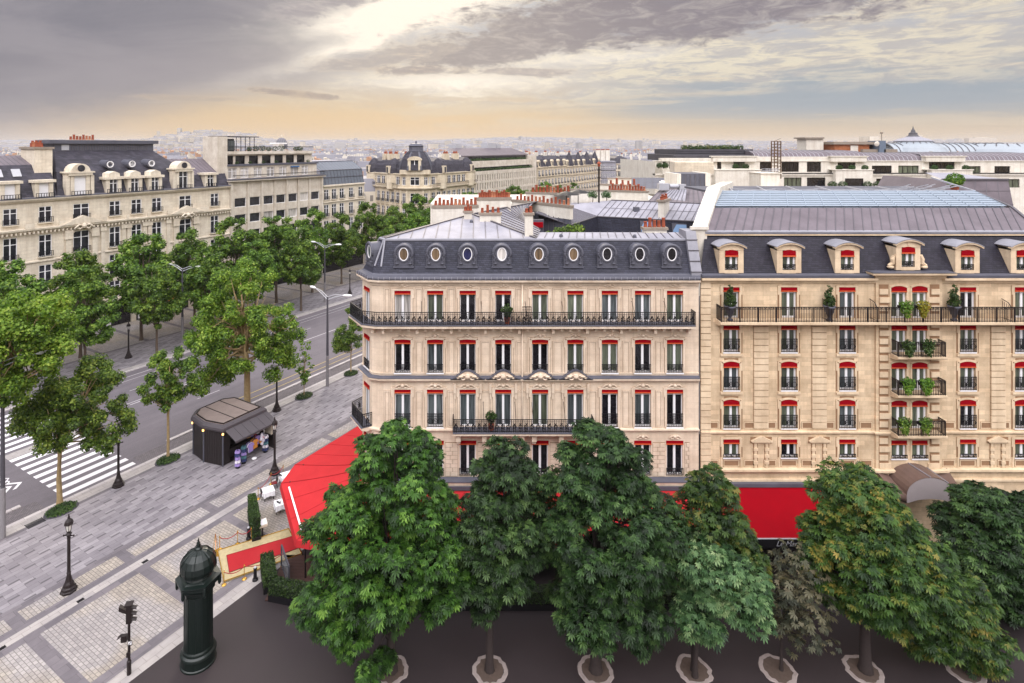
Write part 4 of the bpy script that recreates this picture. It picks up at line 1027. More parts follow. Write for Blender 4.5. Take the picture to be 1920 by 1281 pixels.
    for c in single:
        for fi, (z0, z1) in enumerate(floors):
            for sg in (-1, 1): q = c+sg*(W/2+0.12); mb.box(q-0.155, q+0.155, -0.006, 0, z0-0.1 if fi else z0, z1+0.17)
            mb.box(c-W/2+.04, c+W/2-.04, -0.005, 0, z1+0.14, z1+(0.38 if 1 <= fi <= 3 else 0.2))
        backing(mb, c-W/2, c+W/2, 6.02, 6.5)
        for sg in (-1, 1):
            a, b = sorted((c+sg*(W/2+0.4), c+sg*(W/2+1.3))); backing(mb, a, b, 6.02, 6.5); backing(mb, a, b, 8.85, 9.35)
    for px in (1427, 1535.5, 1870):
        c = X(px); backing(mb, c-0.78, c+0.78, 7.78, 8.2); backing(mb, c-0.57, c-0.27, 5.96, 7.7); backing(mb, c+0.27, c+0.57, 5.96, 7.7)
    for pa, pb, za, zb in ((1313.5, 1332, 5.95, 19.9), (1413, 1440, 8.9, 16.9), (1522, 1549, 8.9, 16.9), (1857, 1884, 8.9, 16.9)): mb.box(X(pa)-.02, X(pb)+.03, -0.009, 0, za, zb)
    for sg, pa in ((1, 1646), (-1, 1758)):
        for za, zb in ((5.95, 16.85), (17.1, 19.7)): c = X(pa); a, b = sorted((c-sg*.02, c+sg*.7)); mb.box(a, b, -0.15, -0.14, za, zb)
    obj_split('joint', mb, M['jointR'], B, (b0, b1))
    # rusticated pilasters
    def pil(pa, pb, za, zb, y=0.0, alt=False):
        mb = MB(); z = za; k = 0
        while z < zb-0.1:
            e = 0.12 if alt and k % 2 else 0.0; mb.box(X(pa)+e, X(pb)-e*0, y-0.1, y, z, min(z+0.42, zb)); z += 0.48; k += 1
        obj('pilaster', mb, M['stoneRtrim'], B)
    pil(1313.5, 1332, 5.95, 19.9); pil(1413, 1440, 8.9, 16.9); pil(1522, 1549, 8.9, 16.9); pil(1857, 1884, 8.9, 16.9)
    mb = MB()
    for za, zb in ((5.95, 16.85), (17.1, 19.7)):
        z = za; k = 0
        while z < zb-0.2:
            for sg, pa in ((1, 1646), (-1, 1758)):
                c = X(pa); w = 0.62 if k % 2 else 0.85
                a, b = (c, c+w) if sg > 0 else (c-w, c); mb.box(a, b, -0.22, -0.14, z, z+0.4)
            z += 0.62; k += 1
    obj_split('quoin', mb, M['stoneRtrim'], B, ((b0+b1)/2,))
    # string courses and cornices
    hp = [(x0, 0), (b0, 0), (b0, -0.14), (b1, -0.14), (b1, 0), (x1, 0)]
    mb = MB(); mb.sweep(hp, [(0, 8.42), (0.08, 8.46), (0.16, 8.56), (0.16, 8.66), (0, 8.68)], ring=True); obj('string_course', mb, M['stoneRtrim'], B)
    mb = MB(); mb.sweep(hp, [(0, 5.5), (0.06, 5.55), (0.12, 5.7), (0.3, 5.76), (0.3, 5.9), (0, 5.93)], ring=True); mb.sweep(hp, [(0, 4.92), (0.14, 4.95), (0.14, 5.1), (0, 5.12)], ring=True); obj('ledge', mb, M['stoneRtrim'], B)
    mb = MB()
    for a, b in ((x0, b0), (b1, x1)): mb.sweep([(a, 0), (b, 0)], [(0, 19.75), (0.12, 19.8), (0.16, 19.95), (0.4, 20.04), (0.4, 20.2), (0, 20.22)], ring=True)
    mb.sweep([(b0, 0.6), (b0, -0.14), (b1, -0.14), (b1, 0.6)], [(0, 20.1), (0.12, 20.15), (0.2, 20.35), (0.6, 20.5), (0.62, 20.62), (0, 20.64)], ring=True); obj('cornice', mb, M['stoneRtrim'], B)
    mb = MB()
    for a, b in ((x0, b0-0.3), (b1+0.3, x1)): mb.sweep([(a, 0), (b, 0)], [(-0.1, 20.23), (0.36, 20.23), (0.38, 20.42), (0.3, 20.46), (-0.1, 20.5)], ring=True)
    mb.box(b0-0.6, b1+0.6, -0.75, 0.1, 20.645, 20.69); obj('gutter', mb, M['zincD'], B)
    # long balcony with its railing, and three small ones
    def balc(a, b, z, dep, h, thick=0.25):
        mb = MB(); mb.sweep([(a, 0), (b, 0)], [(0, z-thick-0.15), (dep*0.5, z-thick-0.1), (dep*0.92, z-thick+0.02), (dep, z-thick+0.08), (dep, z), (0, z+0.02)], ring=True)
        o = obj('balcony', mb, M['stoneRtrim'], B)
        mb = MB(); rail_run(mb, [(a+0.1, -0.02, z), (a+0.1, -dep+0.12, z), (b-0.1, -dep+0.12, z), (b-0.1, -0.02, z)], h, 0.12, False)
        k = int((b-a)/1.3)
        for i in range(k+1): x = a+0.1+(b-a-0.2)*i/k; mb.box(x-0.03, x+0.03, -dep+0.08, -dep+0.16, z-0.1, z+h)
        obj('railing', mb, M['bronze'], o); return o
    o = balc(X(1341), x1-1.0, 17.1, 1.0, 1.1)
    for px in (1541, 1630, 1877):
        mb = MB(); a = X(px); mb.path([(a, -0.9, 17.1), (a, -0.9, 18.1), (a, -0.6, 18.45), (a, -0.05, 18.6)], 0.03, 5)
        for k in range(5): mb.bar((a, -0.8+0.17*k, 17.1), (a, -0.8+0.17*k, 18.25+0.06*k), 0.022)
        mb.bar((a, -0.9, 17.2), (a, -0.05, 17.2), 0.03); obj('divider', mb, M['bronze'], o)
    for z in (14.55, 11.72, 8.75): balc(X(1666), X(1757), z, 1.0, 1.08, 0.22)
    # mansard, dormers
    rs = lambda y: y*DX/DY
    mb = MB(); mb.quad((x0, 0.0, 20.45), (x1, 0.0, 20.45), (x1+rs(1.6), 1.6, 23.3), (x0+rs(1.6), 1.6, 23.3)); obj('mansard', mb, M['slateR'], B)
    mb = MB(); mb.mat(0).sweep([(x0+0.9, 1.55), (x1+1, 1.55)], [(0, 23.22), (0.22, 23.26), (0.26, 23.42), (0.0, 23.5)], ring=True)
    mb.mat(1).sweep([(x0+0.9, 1.5), (x1+1, 1.5)], [(0.06, 23.12), (0.16, 23.12), (0.16, 23.215), (0.06, 23.215)], ring=True); obj('upper_gutter', mb, [M['zinc'], M['stoneRtrim']], B)
    def dormer(c, fancy=False):
        w = 0.98; zb = 20.75 if fancy else 20.52; h = 1.75; y = -0.05
        mb = MB(); mb.mat(0)
        jw = 0.42
        for sg in (-1, 1): mb.box(c+sg*w/2, c+sg*(w/2+jw), y, 1.7, zb, zb+h+0.15)
        mb.box(c-w/2, c+w/2, y, 0.5, zb-0.02, zb+0.22)
        top = arch_pts(w+2*jw+0.3, 0.34); inn = arch_pts(w+2*jw, 0.3)
        mb.ext([(c-w/2-jw, y-0.02, zb+h-0.04)] + [(c+a, y-0.02, zb+h+0.12+b) for a, b in inn] + [(c+w/2+jw, y-0.02, zb+h-0.04)], (0, 1.72, 0))
        # arched hood
        for i in range(len(top)-1):
            a, b = top[i], top[i+1]; mb.ext([(c+a[0], y-0.22, zb+h+0.1+a[1]), (c+b[0], y-0.22, zb+h+0.1+b[1]), (c+b[0], y-0.22, zb+h+0.22+b[1]), (c+a[0], y-0.22, zb+h+0.22+a[1])], (0, 0.3, 0))
        mb.mat(1)
        for i in range(len(top)-1):
            a, b = top[i], top[i+1]; mb.ext([(c+a[0], y-0.26, zb+h+0.222+a[1]), (c+b[0], y-0.26, zb+h+0.222+b[1]), (c+b[0], y-0.26, zb+h+0.27+b[1]), (c+a[0], y-0.26, zb+h+0.27+a[1])], (0, 1.9, 0))
        mb.mat(0)
        if fancy:
            for sg in (-1, 1):
                mb.path([(c+sg*(w/2+jw+0.1), y+0.1, zb+1.1), (c+sg*(w/2+jw+0.22), y+0.1, zb+0.8), (c+sg*(w/2+jw+0.2), y+0.1, zb+0.5), (c+sg*(w/2+jw+0.5), y+0.1, zb+0.3)], [0.12, 0.16, 0.16, 0.12], 6)
                mb.lathe([(0, -0.1), (0.2, -0.08), (0.24, 0), (0.2, 0.08), (0, 0.1)], (c+sg*(w/2+jw+0.35), y+0.1, zb+0.22), 10)
            mb.box(c-0.06, c+0.06, y-0.05, y, zb+h+0.1, zb+h+0.5)
        o = obj('dormer', mb, [M['stoneRtrim'], M['zinc']], B)
        i = MB(); i.box(c-w/2+0.01, c+w/2-0.01, 0.16, 0.2, zb+0.23, zb+h-0.05); obj('pane', i, M['pane_green'], o)
        i = MB(); i.box(c-w/2+0.01, c-w/2+0.07, 0.08, 0.16, zb+0.23, zb+h-0.05); i.box(c+w/2-0.13, c+w/2-0.01, 0.08, 0.16, zb+0.23, zb+h-0.05); i.box(c-0.08, c+0.08, 0.06, 0.16, zb+0.31, zb+h-0.05); i.box(c-w/2+0.07, c+w/2-0.13, 0.08, 0.155, zb+0.23, zb+0.31); obj('frame', i, M['white'], o)
        i = MB(); a = arch_pts(w, 0.12); i.mat(0).ext([(c-w/2+0.005, -0.1, zb+h-0.42)] + [(c+p, -0.1, zb+h-0.12+q) for p, q in a] + [(c+w/2-0.005, -0.1, zb+h-0.42)], (0, 0.05, 0)); i.mat(1).box(c-w/2, c+w/2, -0.13, -0.05, zb+h-0.52, zb+h-0.42); obj('awning', i, [M['red'], M['orange']], o)
        obj('guard', guard_mesh(w-0.02, 0.42), M['iron'], o, False, (c, -0.02, zb+0.24))
    for px in (1371, 1479, 1588, 1813, 1917): dormer(X(px))
    dormer(X(1702), True)
    # zinc slope with skewed seams, louvred glass slope, deck
    mb = MB(); a0, a1 = (x0+rs(1.6), 1.5, 23.45), (x1+rs(1.6), 1.5, 23.45); b0_, b1_ = (x0+rs(4.6), 4.6, 24.92), (14.4, 4.6, 24.92)
    a1 = (13.7, 1.5, 23.45)
    mb.mat(0).quad(a0, a1, b1_, b0_); mb.quad(a1, (17.5, 6, 23.4), (17.5, 12, 23.6), (15.0, 8.6, 25.6)); mb.poly([a1, (15.0, 8.6, 25.6), b1_])
    mb.mat(1)
    av, bv = Vector(a0), Vector(b0_); nn = 36; st = (a1[0]-a0[0])/nn
    for i in range(nn):
        p = Vector((a0[0]+st*i, 1.5, 23.47)); q = Vector((p.x+rs(3.1), 4.6, 24.94))
        if q.x > 14.3: f = (14.3-p.x)/(q.x-p.x); q = p.lerp(q, max(0.05, f))
        mb.bar(p, q, 0.05, 0.06)
    mb.bar((a1[0], 1.5, 23.5), (14.4, 4.6, 24.97), 0.2, 0.12); mb.bar((14.4, 4.6, 24.97), (15.0, 8.6, 25.9), 0.2, 0.12)
    obj('zinc_roof', mb, [M['zincM'], M['seam']], B)
    p00, p10, p01, p11 = Vector((-10.25, 4.62, 24.98)), Vector((13.9, 4.62, 24.98)), Vector((-8.0, 8.4, 26.0)), Vector((14.4, 8.4, 26.0))
    mb = MB(); mb.mat(0).quad(p00-Vector((0, 0, .06)), p10-Vector((0, 0, .06)), p11-Vector((0, 0, .06)), p01-Vector((0, 0, .06)))
    mb.mat(1); up = (p01-p00).cross(p10-p00).normalized(); up = up if up.z > 0 else -up
    for j in range(9):
        f = (j+0.5)/9; a, b = p00.lerp(p01, f), p10.lerp(p11, f); mb.bar(a+up*0.06, b+up*0.06, 0.27, 0.05, up)
    for i in range(17):
        f = i/16; a, b = p00.lerp(p10, f), p01.lerp(p11, f); mb.bar(a+up*0.1, b+up*0.1, 0.05, 0.04, up)
    m, t, b = newmat('roof_glass', 0.12, 0, 0.6); b.inputs['Base Color'].default_value = srgb(84, 92, 104); M['roofglass'] = m; M['louvre'] = flat('pale_blue_louvre', srgb(146, 157, 170), 0.5, 0.0, 0.08, spec=0.25)
    obj('louvre', mb, [M['roofglass'], M['louvre']], B)
    mb = MB(); mb.mat(0).box(-8.0, 15, 8.45, 18, 25.6, 25.8)
    mb.mat(1)
    for x in range(-7, 14, 3): mb.bar((x, 8.6, 25.98), (x+2.2, 15, 26.0), 0.1, 0.1)
    for x in range(-6, 13, 4): mb.bar((x, 9.0, 26.0), (x+4, 11, 26.0), 0.07, 0.07); mb.bar((x, 11.5, 26.0), (x+3.4, 9, 26.0), 0.07, 0.07)
    for k in range(9): mb.bar((8.2+k*0.6, 10.5, 26.0), (8.9+k*0.65, 9.0+0.4*(k % 3), 26.35+0.2*(k % 2)), 0.08, 0.08)
    mb.bar((13.9, 12.5, 27.0), (14.6, 8.4, 26.0), 0.12, 0.12)
    obj('roof_deck', mb, [M['zincD'], M['silver']], B)
    # white gable that follows the slope on the left
    g0, g1 = Vector((16.6-OX, 1.35, 0)), Vector((20.1-OX, 7.2, 0)); wv = Vector((1.15, 0, 0))
    mb = MB(); bk = Vector((24.2-OX, 13.9, 0))
    poly = [g0+Vector((0, 0, 20)), g0+Vector((0, 0, 23.75)), g1+Vector((0, 0, 26.45)), bk+Vector((0, 0, 26.5)), bk+Vector((0, 0, 20))]
    mb.ext(poly, wv); mb.box(g0.x-0.12, g0.x+1.25, 1.2, 1.5, 23.6, 23.82); obj('gable', mb, M['render'], B)
    return B
hotel = build_hotel()

# ---------------------------------------------------------------- awnings over the terraces
def build_awnings():
    th = tag(thing('terrace_awning', 'large red canvas awning round the corner terrace with cream line on its valance', 'awning', (-10, 40, 0)))
    O = Vector((-10, 40, 0))
    inner = [(-2.0, 57.0, 4.55), (-8.6, 46.2, 4.55), (-9.4, 45.3, 4.55), (-8.5, 43.2, 4.6), (-7.6, 42.8, 4.6), (16.4, 42.75, 4.6)]
    outer = [(-7.6, 62.4, 3.0), (-15.5, 48.9, 3.0), (-15.75, 46.2, 3.0), (-12.4, 39.5, 3.0), (-11.4, 39.2, 3.05), (16.4, 39.15, 3.3)]
    inner = [Vector(p)-O for p in inner]; outer = [Vector(p)-O for p in outer]
    mb = MB(); mb.mat(0)
    for i in range(5):
        a, b, c, d = outer[i], outer[i+1], inner[i+1], inner[i]
        n = 6                                            # the cloth sags a little between its bars
        for k in range(n):
            f0, f1 = k/n, (k+1)/n; s = lambda f: Vector((0, 0, -0.10*math.sin(math.pi*f)))
            mb.quad(a.lerp(d, f0)+s(f0), b.lerp(c, f0)+s(f0), b.lerp(c, f1)+s(f1), a.lerp(d, f1)+s(f1))
    mb.mat(1)                                            # stitched seams and turned edges of the cloth
    for i in range(5):
        a, b, c, d = outer[i], outer[i+1], inner[i+1], inner[i]; k_ = max(1, int((b-a).length/1.9))
        for j in range(k_+1):
            p, q = a.lerp(b, j/k_), d.lerp(c, j/k_); s = lambda f: Vector((0, 0, 0.012-0.10*math.sin(math.pi*f)))
            for m_ in range(5): mb.bar(p.lerp(q, m_/5)+s(m_/5), p.lerp(q, (m_+1)/5)+s((m_+1)/5), 0.05, 0.012)
    obj('canvas', mb, [M['redlight'], M['redseam']], th)
    mb = MB()
    for i in range(5):
        a, b = outer[i], outer[i+1]; dz = Vector((0, 0, -0.42)); o_ = (b-a).cross(Vector((0, 0, 1))).normalized()*(-0.10)
        mb.mat(0).ext([a, b, b+dz-o_, a+dz-o_], o_*0.25)
    obj('valance', mb, M['redlight'], th)
    a, b = outer[2].lerp(outer[3], 0.12), outer[2].lerp(outer[3], 0.9); o_ = (b-a).cross(Vector((0, 0, 1))).normalized()
    mb = MB(); up = Vector((0, 0, 0.1)); e = (inner[2]-outer[2]).normalized()*0.55
    mb.bar(a+e+up, b+e+up, 0.12, 0.03); obj('trim', mb, M['cloth'], th)
    mb = MB(); mb.box(-7.7+10, 16.4+10, 2.55, 3.05, 4.58, 4.85); obj('cassette', mb, M['zincD'], th)
    mb = MB()
    for i in range(6):
        p = outer[i].lerp(inner[i], 0.12); mb.tube((p.x, p.y, 0), (p.x, p.y, p.z+0.02), 0.05, n=8)
    obj('post', mb, M['iron'], th)
    t2 = thing('straight_awning', 'bright red sloping awning on the golden building between two chestnut trees', 'awning', (22, 40, 0))
    mb = MB()
    x0, x1 = 17.4-22, 26.6-22
    n = 6
    for k in range(n):
        f0, f1 = k/n, (k+1)/n; P = lambda f: (3.0-3.9*f, 4.72-1.35*f-0.1*math.sin(math.pi*f))
        (ya, za), (yb, zb) = P(f0), P(f1); mb.quad((x0, ya, za), (x1, ya, za), (x1, yb, zb), (x0, yb, zb))
    obj('canvas', mb, M['red'], t2)
    mb = MB(); mb.box(x0-0.1, x1+0.1, 2.75, 3.15, 4.7, 4.95); obj('cassette', mb, M['zincD'], t2)
    mb = MB(); mb.mat(0).box(x0, x1, -0.93, -0.89, 2.75, 3.36); mb.mat(1).box(x0, x1, -0.96, -0.88, 3.365, 3.42); va = obj('valance', mb, [M['iron'], M['silver']], t2)
    # script lettering on the black valance
    tx = bpy.data.curves.new('lettering', 'FONT'); tx.body = 'Le Mar'; tx.size = 0.5; tx.extrude = 0.004; tx.shear = 0.35
    tm = bpy.data.objects.new('lettering', tx); COL.objects.link(tm); bpy.context.view_layer.update()
    me = bpy.data.meshes.new_from_object(tm); bpy.data.objects.remove(tm); me.materials.clear(); me.materials.append(M['silver'])
    o = link('lettering', me, t2, (20.0-22+0.0, -0.945, 2.9), (R(90), 0, 0)); o.location.x = 0.5 if False else (1455-CX)/F*39.06-22
    mb = MB()
    for x in (x0+0.1, (x0+x1)/2, x1-0.1): mb.bar((x, 2.9, 3.9), (x, -0.85, 3.3), 0.06)
    obj('awning_arm', mb, M['iron'], t2)
    # bronze entrance canopy
    t3 = thing('entrance_canopy', 'dark bronze vaulted entrance canopy with pale grey front on golden building', 'canopy', (32.4, 43, 0))
    mb = MB(); w = 1.72; n = 14; L = 1.85
    arc = lambda k, w_, h_: (w_*math.cos(math.pi-math.pi*k/n), 5.1+h_*math.sin(math.pi*k/n))
    for k in range(n):
        a, b = arc(k, w, 1.25), arc(k+1, w, 1.25)
        mb.quad((a[0], 0.1, a[1]), (b[0], 0.1, b[1]), (b[0], -L, b[1]), (a[0], -L, a[1]))
    for sg in (-1, 1):
        mb.poly([(sg*w, 0.1, 5.5), (sg*(w+1.0), 0.1, 5.95), (sg*(w+0.8), -L*0.8, 5.2), (sg*w, -L, 5.1)])
        mb.ext([(sg*w, -L, 5.1), (sg*(w+0.8), -L*0.8, 5.2), (sg*(w+0.8), -L*0.8, 4.7), (sg*w, -L, 4.5)], (0, 0.06, 0))
    obj('vault', mb, M['bronzecanopy'], t3, True)
    mb = MB(); pts = [arc(k, w-0.02, 1.2) for k in range(n+1)]
    mb.ext([(x, -L+0.02, z) for x, z in pts] + [(1.7, -L+0.02, 4.5), (0.8, -L+0.02, 4.75), (0, -L+0.02, 4.82), (-0.8, -L+0.02, 4.75), (-1.7, -L+0.02, 4.5)], (0, 0.08, 0)); obj('front_panel', mb, M['greypanel'], t3)
    mb = MB(); mb.bar((-0.2, 0.05, 6.37), (0.0, -L, 6.37), 0.05, 0.04); mb.bar((1.2, 0.05, 6.02), (1.25, -L, 5.97), 0.05, 0.04); obj('ridge_strip', mb, M['zinc'], t3)
M['bronzecanopy'] = zinc('bronze_sheet', srgb(104, 84, 76), 0.35); M['greypanel'] = flat('pale_grey_panel', srgb(150, 140, 140), 0.5)
build_awnings()
# ================================================================ buildings across and along the avenue
def AV(px, py, n=102.0):
    """(s, height) of a photograph position on the vertical plane n of the avenue"""
    r = (px-CX)/F; Y = n/(NX*r + NY); return r*Y*DX + Y*DY, HC-(py-HY)/F*Y
def far_window(parent, x, z0, w, h, y=0.0, rail=False, pane='pane_far', bars=True, mat='white', out=0.0):
    def mk():
        mb = MB(); mb.mat(1).box(-w/2+0.02, w/2-0.02, 0.16, 0.2, 0.02, h-0.02); mb.mat(0); t = 0.09
        mb.box(-w/2, -w/2+t, 0.06, 0.16, 0, h); mb.box(w/2-t, w/2, 0.06, 0.16, 0, h); mb.box(-w/2+t, w/2-t, 0.06, 0.16, h-t, h); mb.box(-w/2+t, w/2-t, 0.06, 0.16, 0, t)
        if bars:
            mb.box(-0.07, 0.07, 0.05, 0.16, t, h-t); mb.box(-w/2+t, -0.07, 0.07, 0.16, h*0.68, h*0.68+0.09); mb.box(0.07, w/2-t, 0.07, 0.16, h*0.68, h*0.68+0.09)
        if rail:
            mb.mat(2); mb.box(-w/2-0.15, w/2+0.15, -0.3, -0.26, 0.75, 0.82); mb.box(-w/2-0.15, w/2+0.15, -0.3, -0.26, 0.02, 0.08)
            k = int(w/0.2)
            for i in range(k+1): xx = -w/2-0.1+(w+0.2)*i/k; mb.box(xx-0.035, xx+0.035, -0.3, -0.27, 0.02, 0.8)
            mb.mat(3).box(-w/2-0.2, w/2+0.2, -0.35, 0.05, -0.15, 0.0)
        return mb.mesh('window', [M[mat], M[pane], M['iron'], M['stoneA']])
    return link('window', cached(('fw', w, h, rail, pane, bars, mat), mk), parent, (x, y+out, z0))

def build_cream():
    n = 102.0; s0 = AV(-40, 300, n)[0]; s1 = AV(430, 300, n)[0]; o = SN(s0, n)
    B = thing('avenue_building', 'wide cream stone building with tall slate roof, carved dormers and pediments across the avenue', 'building', o, AVROT)
    sx = lambda px: AV(px, 300, n)[0]-s0
    L = s1-s0; cols = [sx(p) for p in (19, 85, 152.5, 215.5, 256, 294, 347.5, 402.5)]; big = (2, 6)
    fl = [(5.0, 7.6), (8.6, 12.0), (13.3, 16.6), (18.5, 20.9)]
    W = lambda i: 2.3 if i in big else 1.7
    hol = [(x-W(i)/2, x+W(i)/2, z0, z1) for i, x in enumerate(cols) for z0, z1 in fl]
    mb = MB(); wall_holes(mb, (0, 0), (1, 0), L, 4.4, 22, hol, 0.3)
    mb.quad((L, 0, 0), (L, 14, 0), (L, 14, 22), (L, 0, 22)); mb.quad((0, 0, 0), (0, 14, 0), (0, 14, 22), (0, 0, 22)); obj('wall', mb, M['stoneA'], B)
    mb = MB(); mb.mat(0).box(0, L, 0.4, 0.5, 0, 4.4); mb.mat(1)
    k = 0.0
    while k < L: mb.box(k, k+0.7, -0.05, 0.45, 0, 4.4); k += 5.2
    mb.mat(2)
    for k in range(3, int(L/5.2)): mb.box(k*5.2+1.2, k*5.2+2.0, 0.32, 0.4, 0.2, 2.6)
    mb.mat(3).box(0, L, -0.5, 0, 4.3, 4.7); obj('shopfront', mb, [M['pane_dark'], M['stoneA'], M['cloth'], M['stoneA']], B)
    mb = MB(); mb.box(sx(318), sx(326), 0.2, 0.39, 0.3, 3.4); obj('lit_window', mb, M['shoplight'], B)
    for i, x in enumerate(cols):
        for j, (z0, z1) in enumerate(fl): far_window(B, x, z0, W(i), round(z1-z0, 2), 0.0, j >= 2 or i in big)
    mb = MB(); pl = [(0, 0), (L, 0)]
    mb.sweep(pl, [(0, 21.6), (0.3, 21.7), (0.6, 22.0), (0.65, 22.2), (0, 22.25)], ring=True); mb.sweep(pl, [(0, 17.0), (0.25, 17.1), (0.75, 17.5), (0.8, 17.75), (0, 17.8)], ring=True); mb.sweep(pl, [(0, 12.5), (0.25, 12.6), (0.25, 12.8), (0, 12.85)], ring=True)
    k = 0.2
    while k < L: mb.box(k, k+0.22, -0.62, 0, 16.95, 17.3); k += 0.55
    obj('cornice', mb, M['stoneA'], B)
    mb = MB(); mb.sweep(pl, [(0, 22.26), (0.68, 22.21), (0.68, 22.28), (0, 22.4)], ring=True); obj('gutter', mb, M['zincD'], B)
    mb = MB()                                            # pilasters and parapet blocks
    for a, b in zip(cols[2:6], cols[3:7]):
        for f in (0.38, 0.62):
            x = a+(b-a)*f; mb.box(x-0.3, x+0.3, -0.25, 0, 8.0, 16.2); mb.box(x-0.45, x+0.45, -0.4, 0, 16.2, 16.9)
    for i in big:
        x = cols[i]
        for sg in (-1, 1): mb.box(x+sg*1.9-0.4, x+sg*1.9+0.4, -0.3, 0, 8, 15.5); mb.box(x+sg*1.9-0.55, x+sg*1.9+0.55, -0.5, 0, 15.5, 16.9)
        mb.ext([(x-3.2, -0.9, 17.78), (x+3.2, -0.9, 17.78), (x, -0.9, 19.1)], (0, 0.9, 0)); cartouche(mb, x, 17.4, 2.4, -0.95)
        mb.path([(x-1.6, -0.1, 16.0), (x-0.9, -0.15, 17.0), (x, -0.2, 17.3), (x+0.9, -0.15, 17.0), (x+1.6, -0.1, 16.0)], 0.25, 6)
    for a, b in zip(cols[:-1], cols[1:]): mb.box(a+1.6, b-1.6, -0.7, -0.5, 17.8, 18.5)
    obj('carving', mb, M['stoneA'], B)
    xl, xr = sx(108), sx(358)
    mb = MB(); mb.quad((0, 0.2, 22.4), (xl, 0.2, 22.4), (xl, 1.3, 24.8), (0, 1.3, 24.8)); mb.quad((0, 1.3, 24.8), (xl, 1.3, 24.8), (xl, 3.2, 27.2), (0, 3.2, 27.2)); mb.quad((xr, 0.2, 22.4), (L, 0.2, 22.4), (L, 1.4, 24.6), (xr, 1.4, 24.6))
    for (za, zb, ya, yb) in ((22.4, 26.0, 0.3, 2.2), (26.0, 29.3, 2.2, 6.5)):
        mb.quad((xl+(ya)*0.3, ya, za), (xr-ya*0.3, ya, za), (xr-yb*0.55, yb, zb), (xl+yb*0.35, yb, zb))
        mb.quad((xl+ya*0.3, ya, za), (xl+yb*0.35, yb, zb), (xl+yb*0.35, 13, zb), (xl+ya*0.3, 13, za)); mb.quad((xr-ya*0.3, ya, za), (xr-yb*0.55, yb, zb), (xr-yb*0.55, 13, zb), (xr-ya*0.3, 13, za))
    obj('slate_roof', mb, M['slateA'], B)
    mb = MB(); mb.mat(0).quad((0, 3.2, 27.2), (xl, 3.2, 27.2), (xl, 7.5, 28.6), (0, 7.5, 28.6)); mb.quad((xr-1.5, 1.4, 24.6), (L, 1.4, 24.6), (L, 6.5, 27.6), (xr-3.5, 6.5, 27.6))
    mb.mat(1); seams_on(mb, (0, 3.2, 27.2), (xl, 3.2, 27.2), (0, 7.5, 28.6), (xl, 7.5, 28.6), 14, 0.08); seams_on(mb, (xr-1.5, 1.4, 24.6), (L, 1.4, 24.6), (xr-3.5, 6.5, 27.6), (L, 6.5, 27.6), 13, 0.08); obj_split('zinc_roof', mb, [M['zincM'], M['seam']], B, ((xl+xr)/2,))
    mb = MB(); a, b = xl+2.2, xr-3.4; mb.mat(0).box(a, b, 6.5, 11, 29.2, 30.5); mb.box(a-0.8, b+0.7, 6.0, 11.5, 30.5, 31.1); mb.mat(1)
    k = a+2.5
    while k < b-1: mb.box(k, k+0.12, 6.42, 6.5, 29.4, 30.4); k += 0.4
    mb.mat(2).box(a+1.0, a+2.1, 6.4, 6.5, 29.4, 30.3); obj('roof_lantern', mb, [M['zincD'], M['seam'], M['silver']], B)
    for px in (205, 247, 284):
        q = sx(px)+0.9; mb = MB(); mb.mat(0).tube((q, 1.6, 27.0), (q, 4, 27.0), 0.75, n=14); mb.mat(1).lathe([(0.0, -0.05), (0.42, -0.05), (0.42, 0.05), (0.55, 0.06), (0.55, -0.06)], (0, 0, 0), 14)
        i0 = len(mb.v)-70; mb.xf(i0, Matrix.Translation((q, 1.55, 27.0)) @ Matrix.Rotation(R(90), 4, 'X')); obj('dormer', mb, [M['zincD'], M['white']], B)
    def dm(x, w, h, rich, shut):
        mb = MB(); zb = 22.3; mb.mat(0)
        for sg in (-1, 1): mb.box(x+sg*w/2, x+sg*(w/2+0.55), -0.15, 2.0, zb, zb+h)
        mb.box(x-w/2-0.85, x+w/2+0.85, -0.4, 2.2, zb+h, zb+h+0.4)
        if rich == 2:
            mb.ext([(x+1.4*math.cos(math.pi*i/10), -0.35, zb+h+0.6+1.3*math.sin(math.pi*i/10)) for i in range(11)], (0, 2.5, 0)); mb.box(x-2.0, x+2.0, -0.5, 2, zb+h+0.4, zb+h+0.62)
            mb.mat(1).lathe([(0.0, 0), (0.5, 0), (0.55, 0.1)], (0, 0, 0), 12); mb.xf(len(mb.v)-36, Matrix.Translation((x, -0.37, zb+h+1.15)) @ Matrix.Rotation(R(90), 4, 'X'))
            mb.mat(0)
            for sg in (-1, 1): mb.box(x+sg*(w/2+0.9)-0.25, x+sg*(w/2+0.9)+0.25, -0.2, 1, zb, zb+h)
        elif rich == 1: mb.ext([(x-0.95, -0.3, zb+h+0.4), (x+0.95, -0.3, zb+h+0.4), (x+0.8, -0.3, zb+h+1.0), (x, -0.3, zb+h+1.35), (x-0.8, -0.3, zb+h+1.0)], (0, 2.2, 0))
        mb.mat(2 if shut else 1).box(x-w/2, x+w/2, 0.1, 0.3, zb+0.1, zb+h)
        mb.mat(2)
        if not shut: mb.box(x-0.07, x+0.07, 0.04, 0.1, zb+0.1, zb+h); mb.box(x-w/2, x-w/2+0.1, 0.04, 0.1, zb+0.1, zb+h); mb.box(x+w/2-0.1, x+w/2, 0.04, 0.1, zb+0.1, zb+h); mb.box(x-w/2+0.1, x+w/2-0.1, 0.04, 0.1, zb+h*0.68, zb+h*0.68+0.1)
        mb.mat(3).box(x-w/2-0.6, x+w/2+0.6, -0.6, -0.55, zb+0.6, zb+0.68); mb.box(x-w/2-0.6, x+w/2+0.6, -0.6, -0.55, zb, zb+0.08)
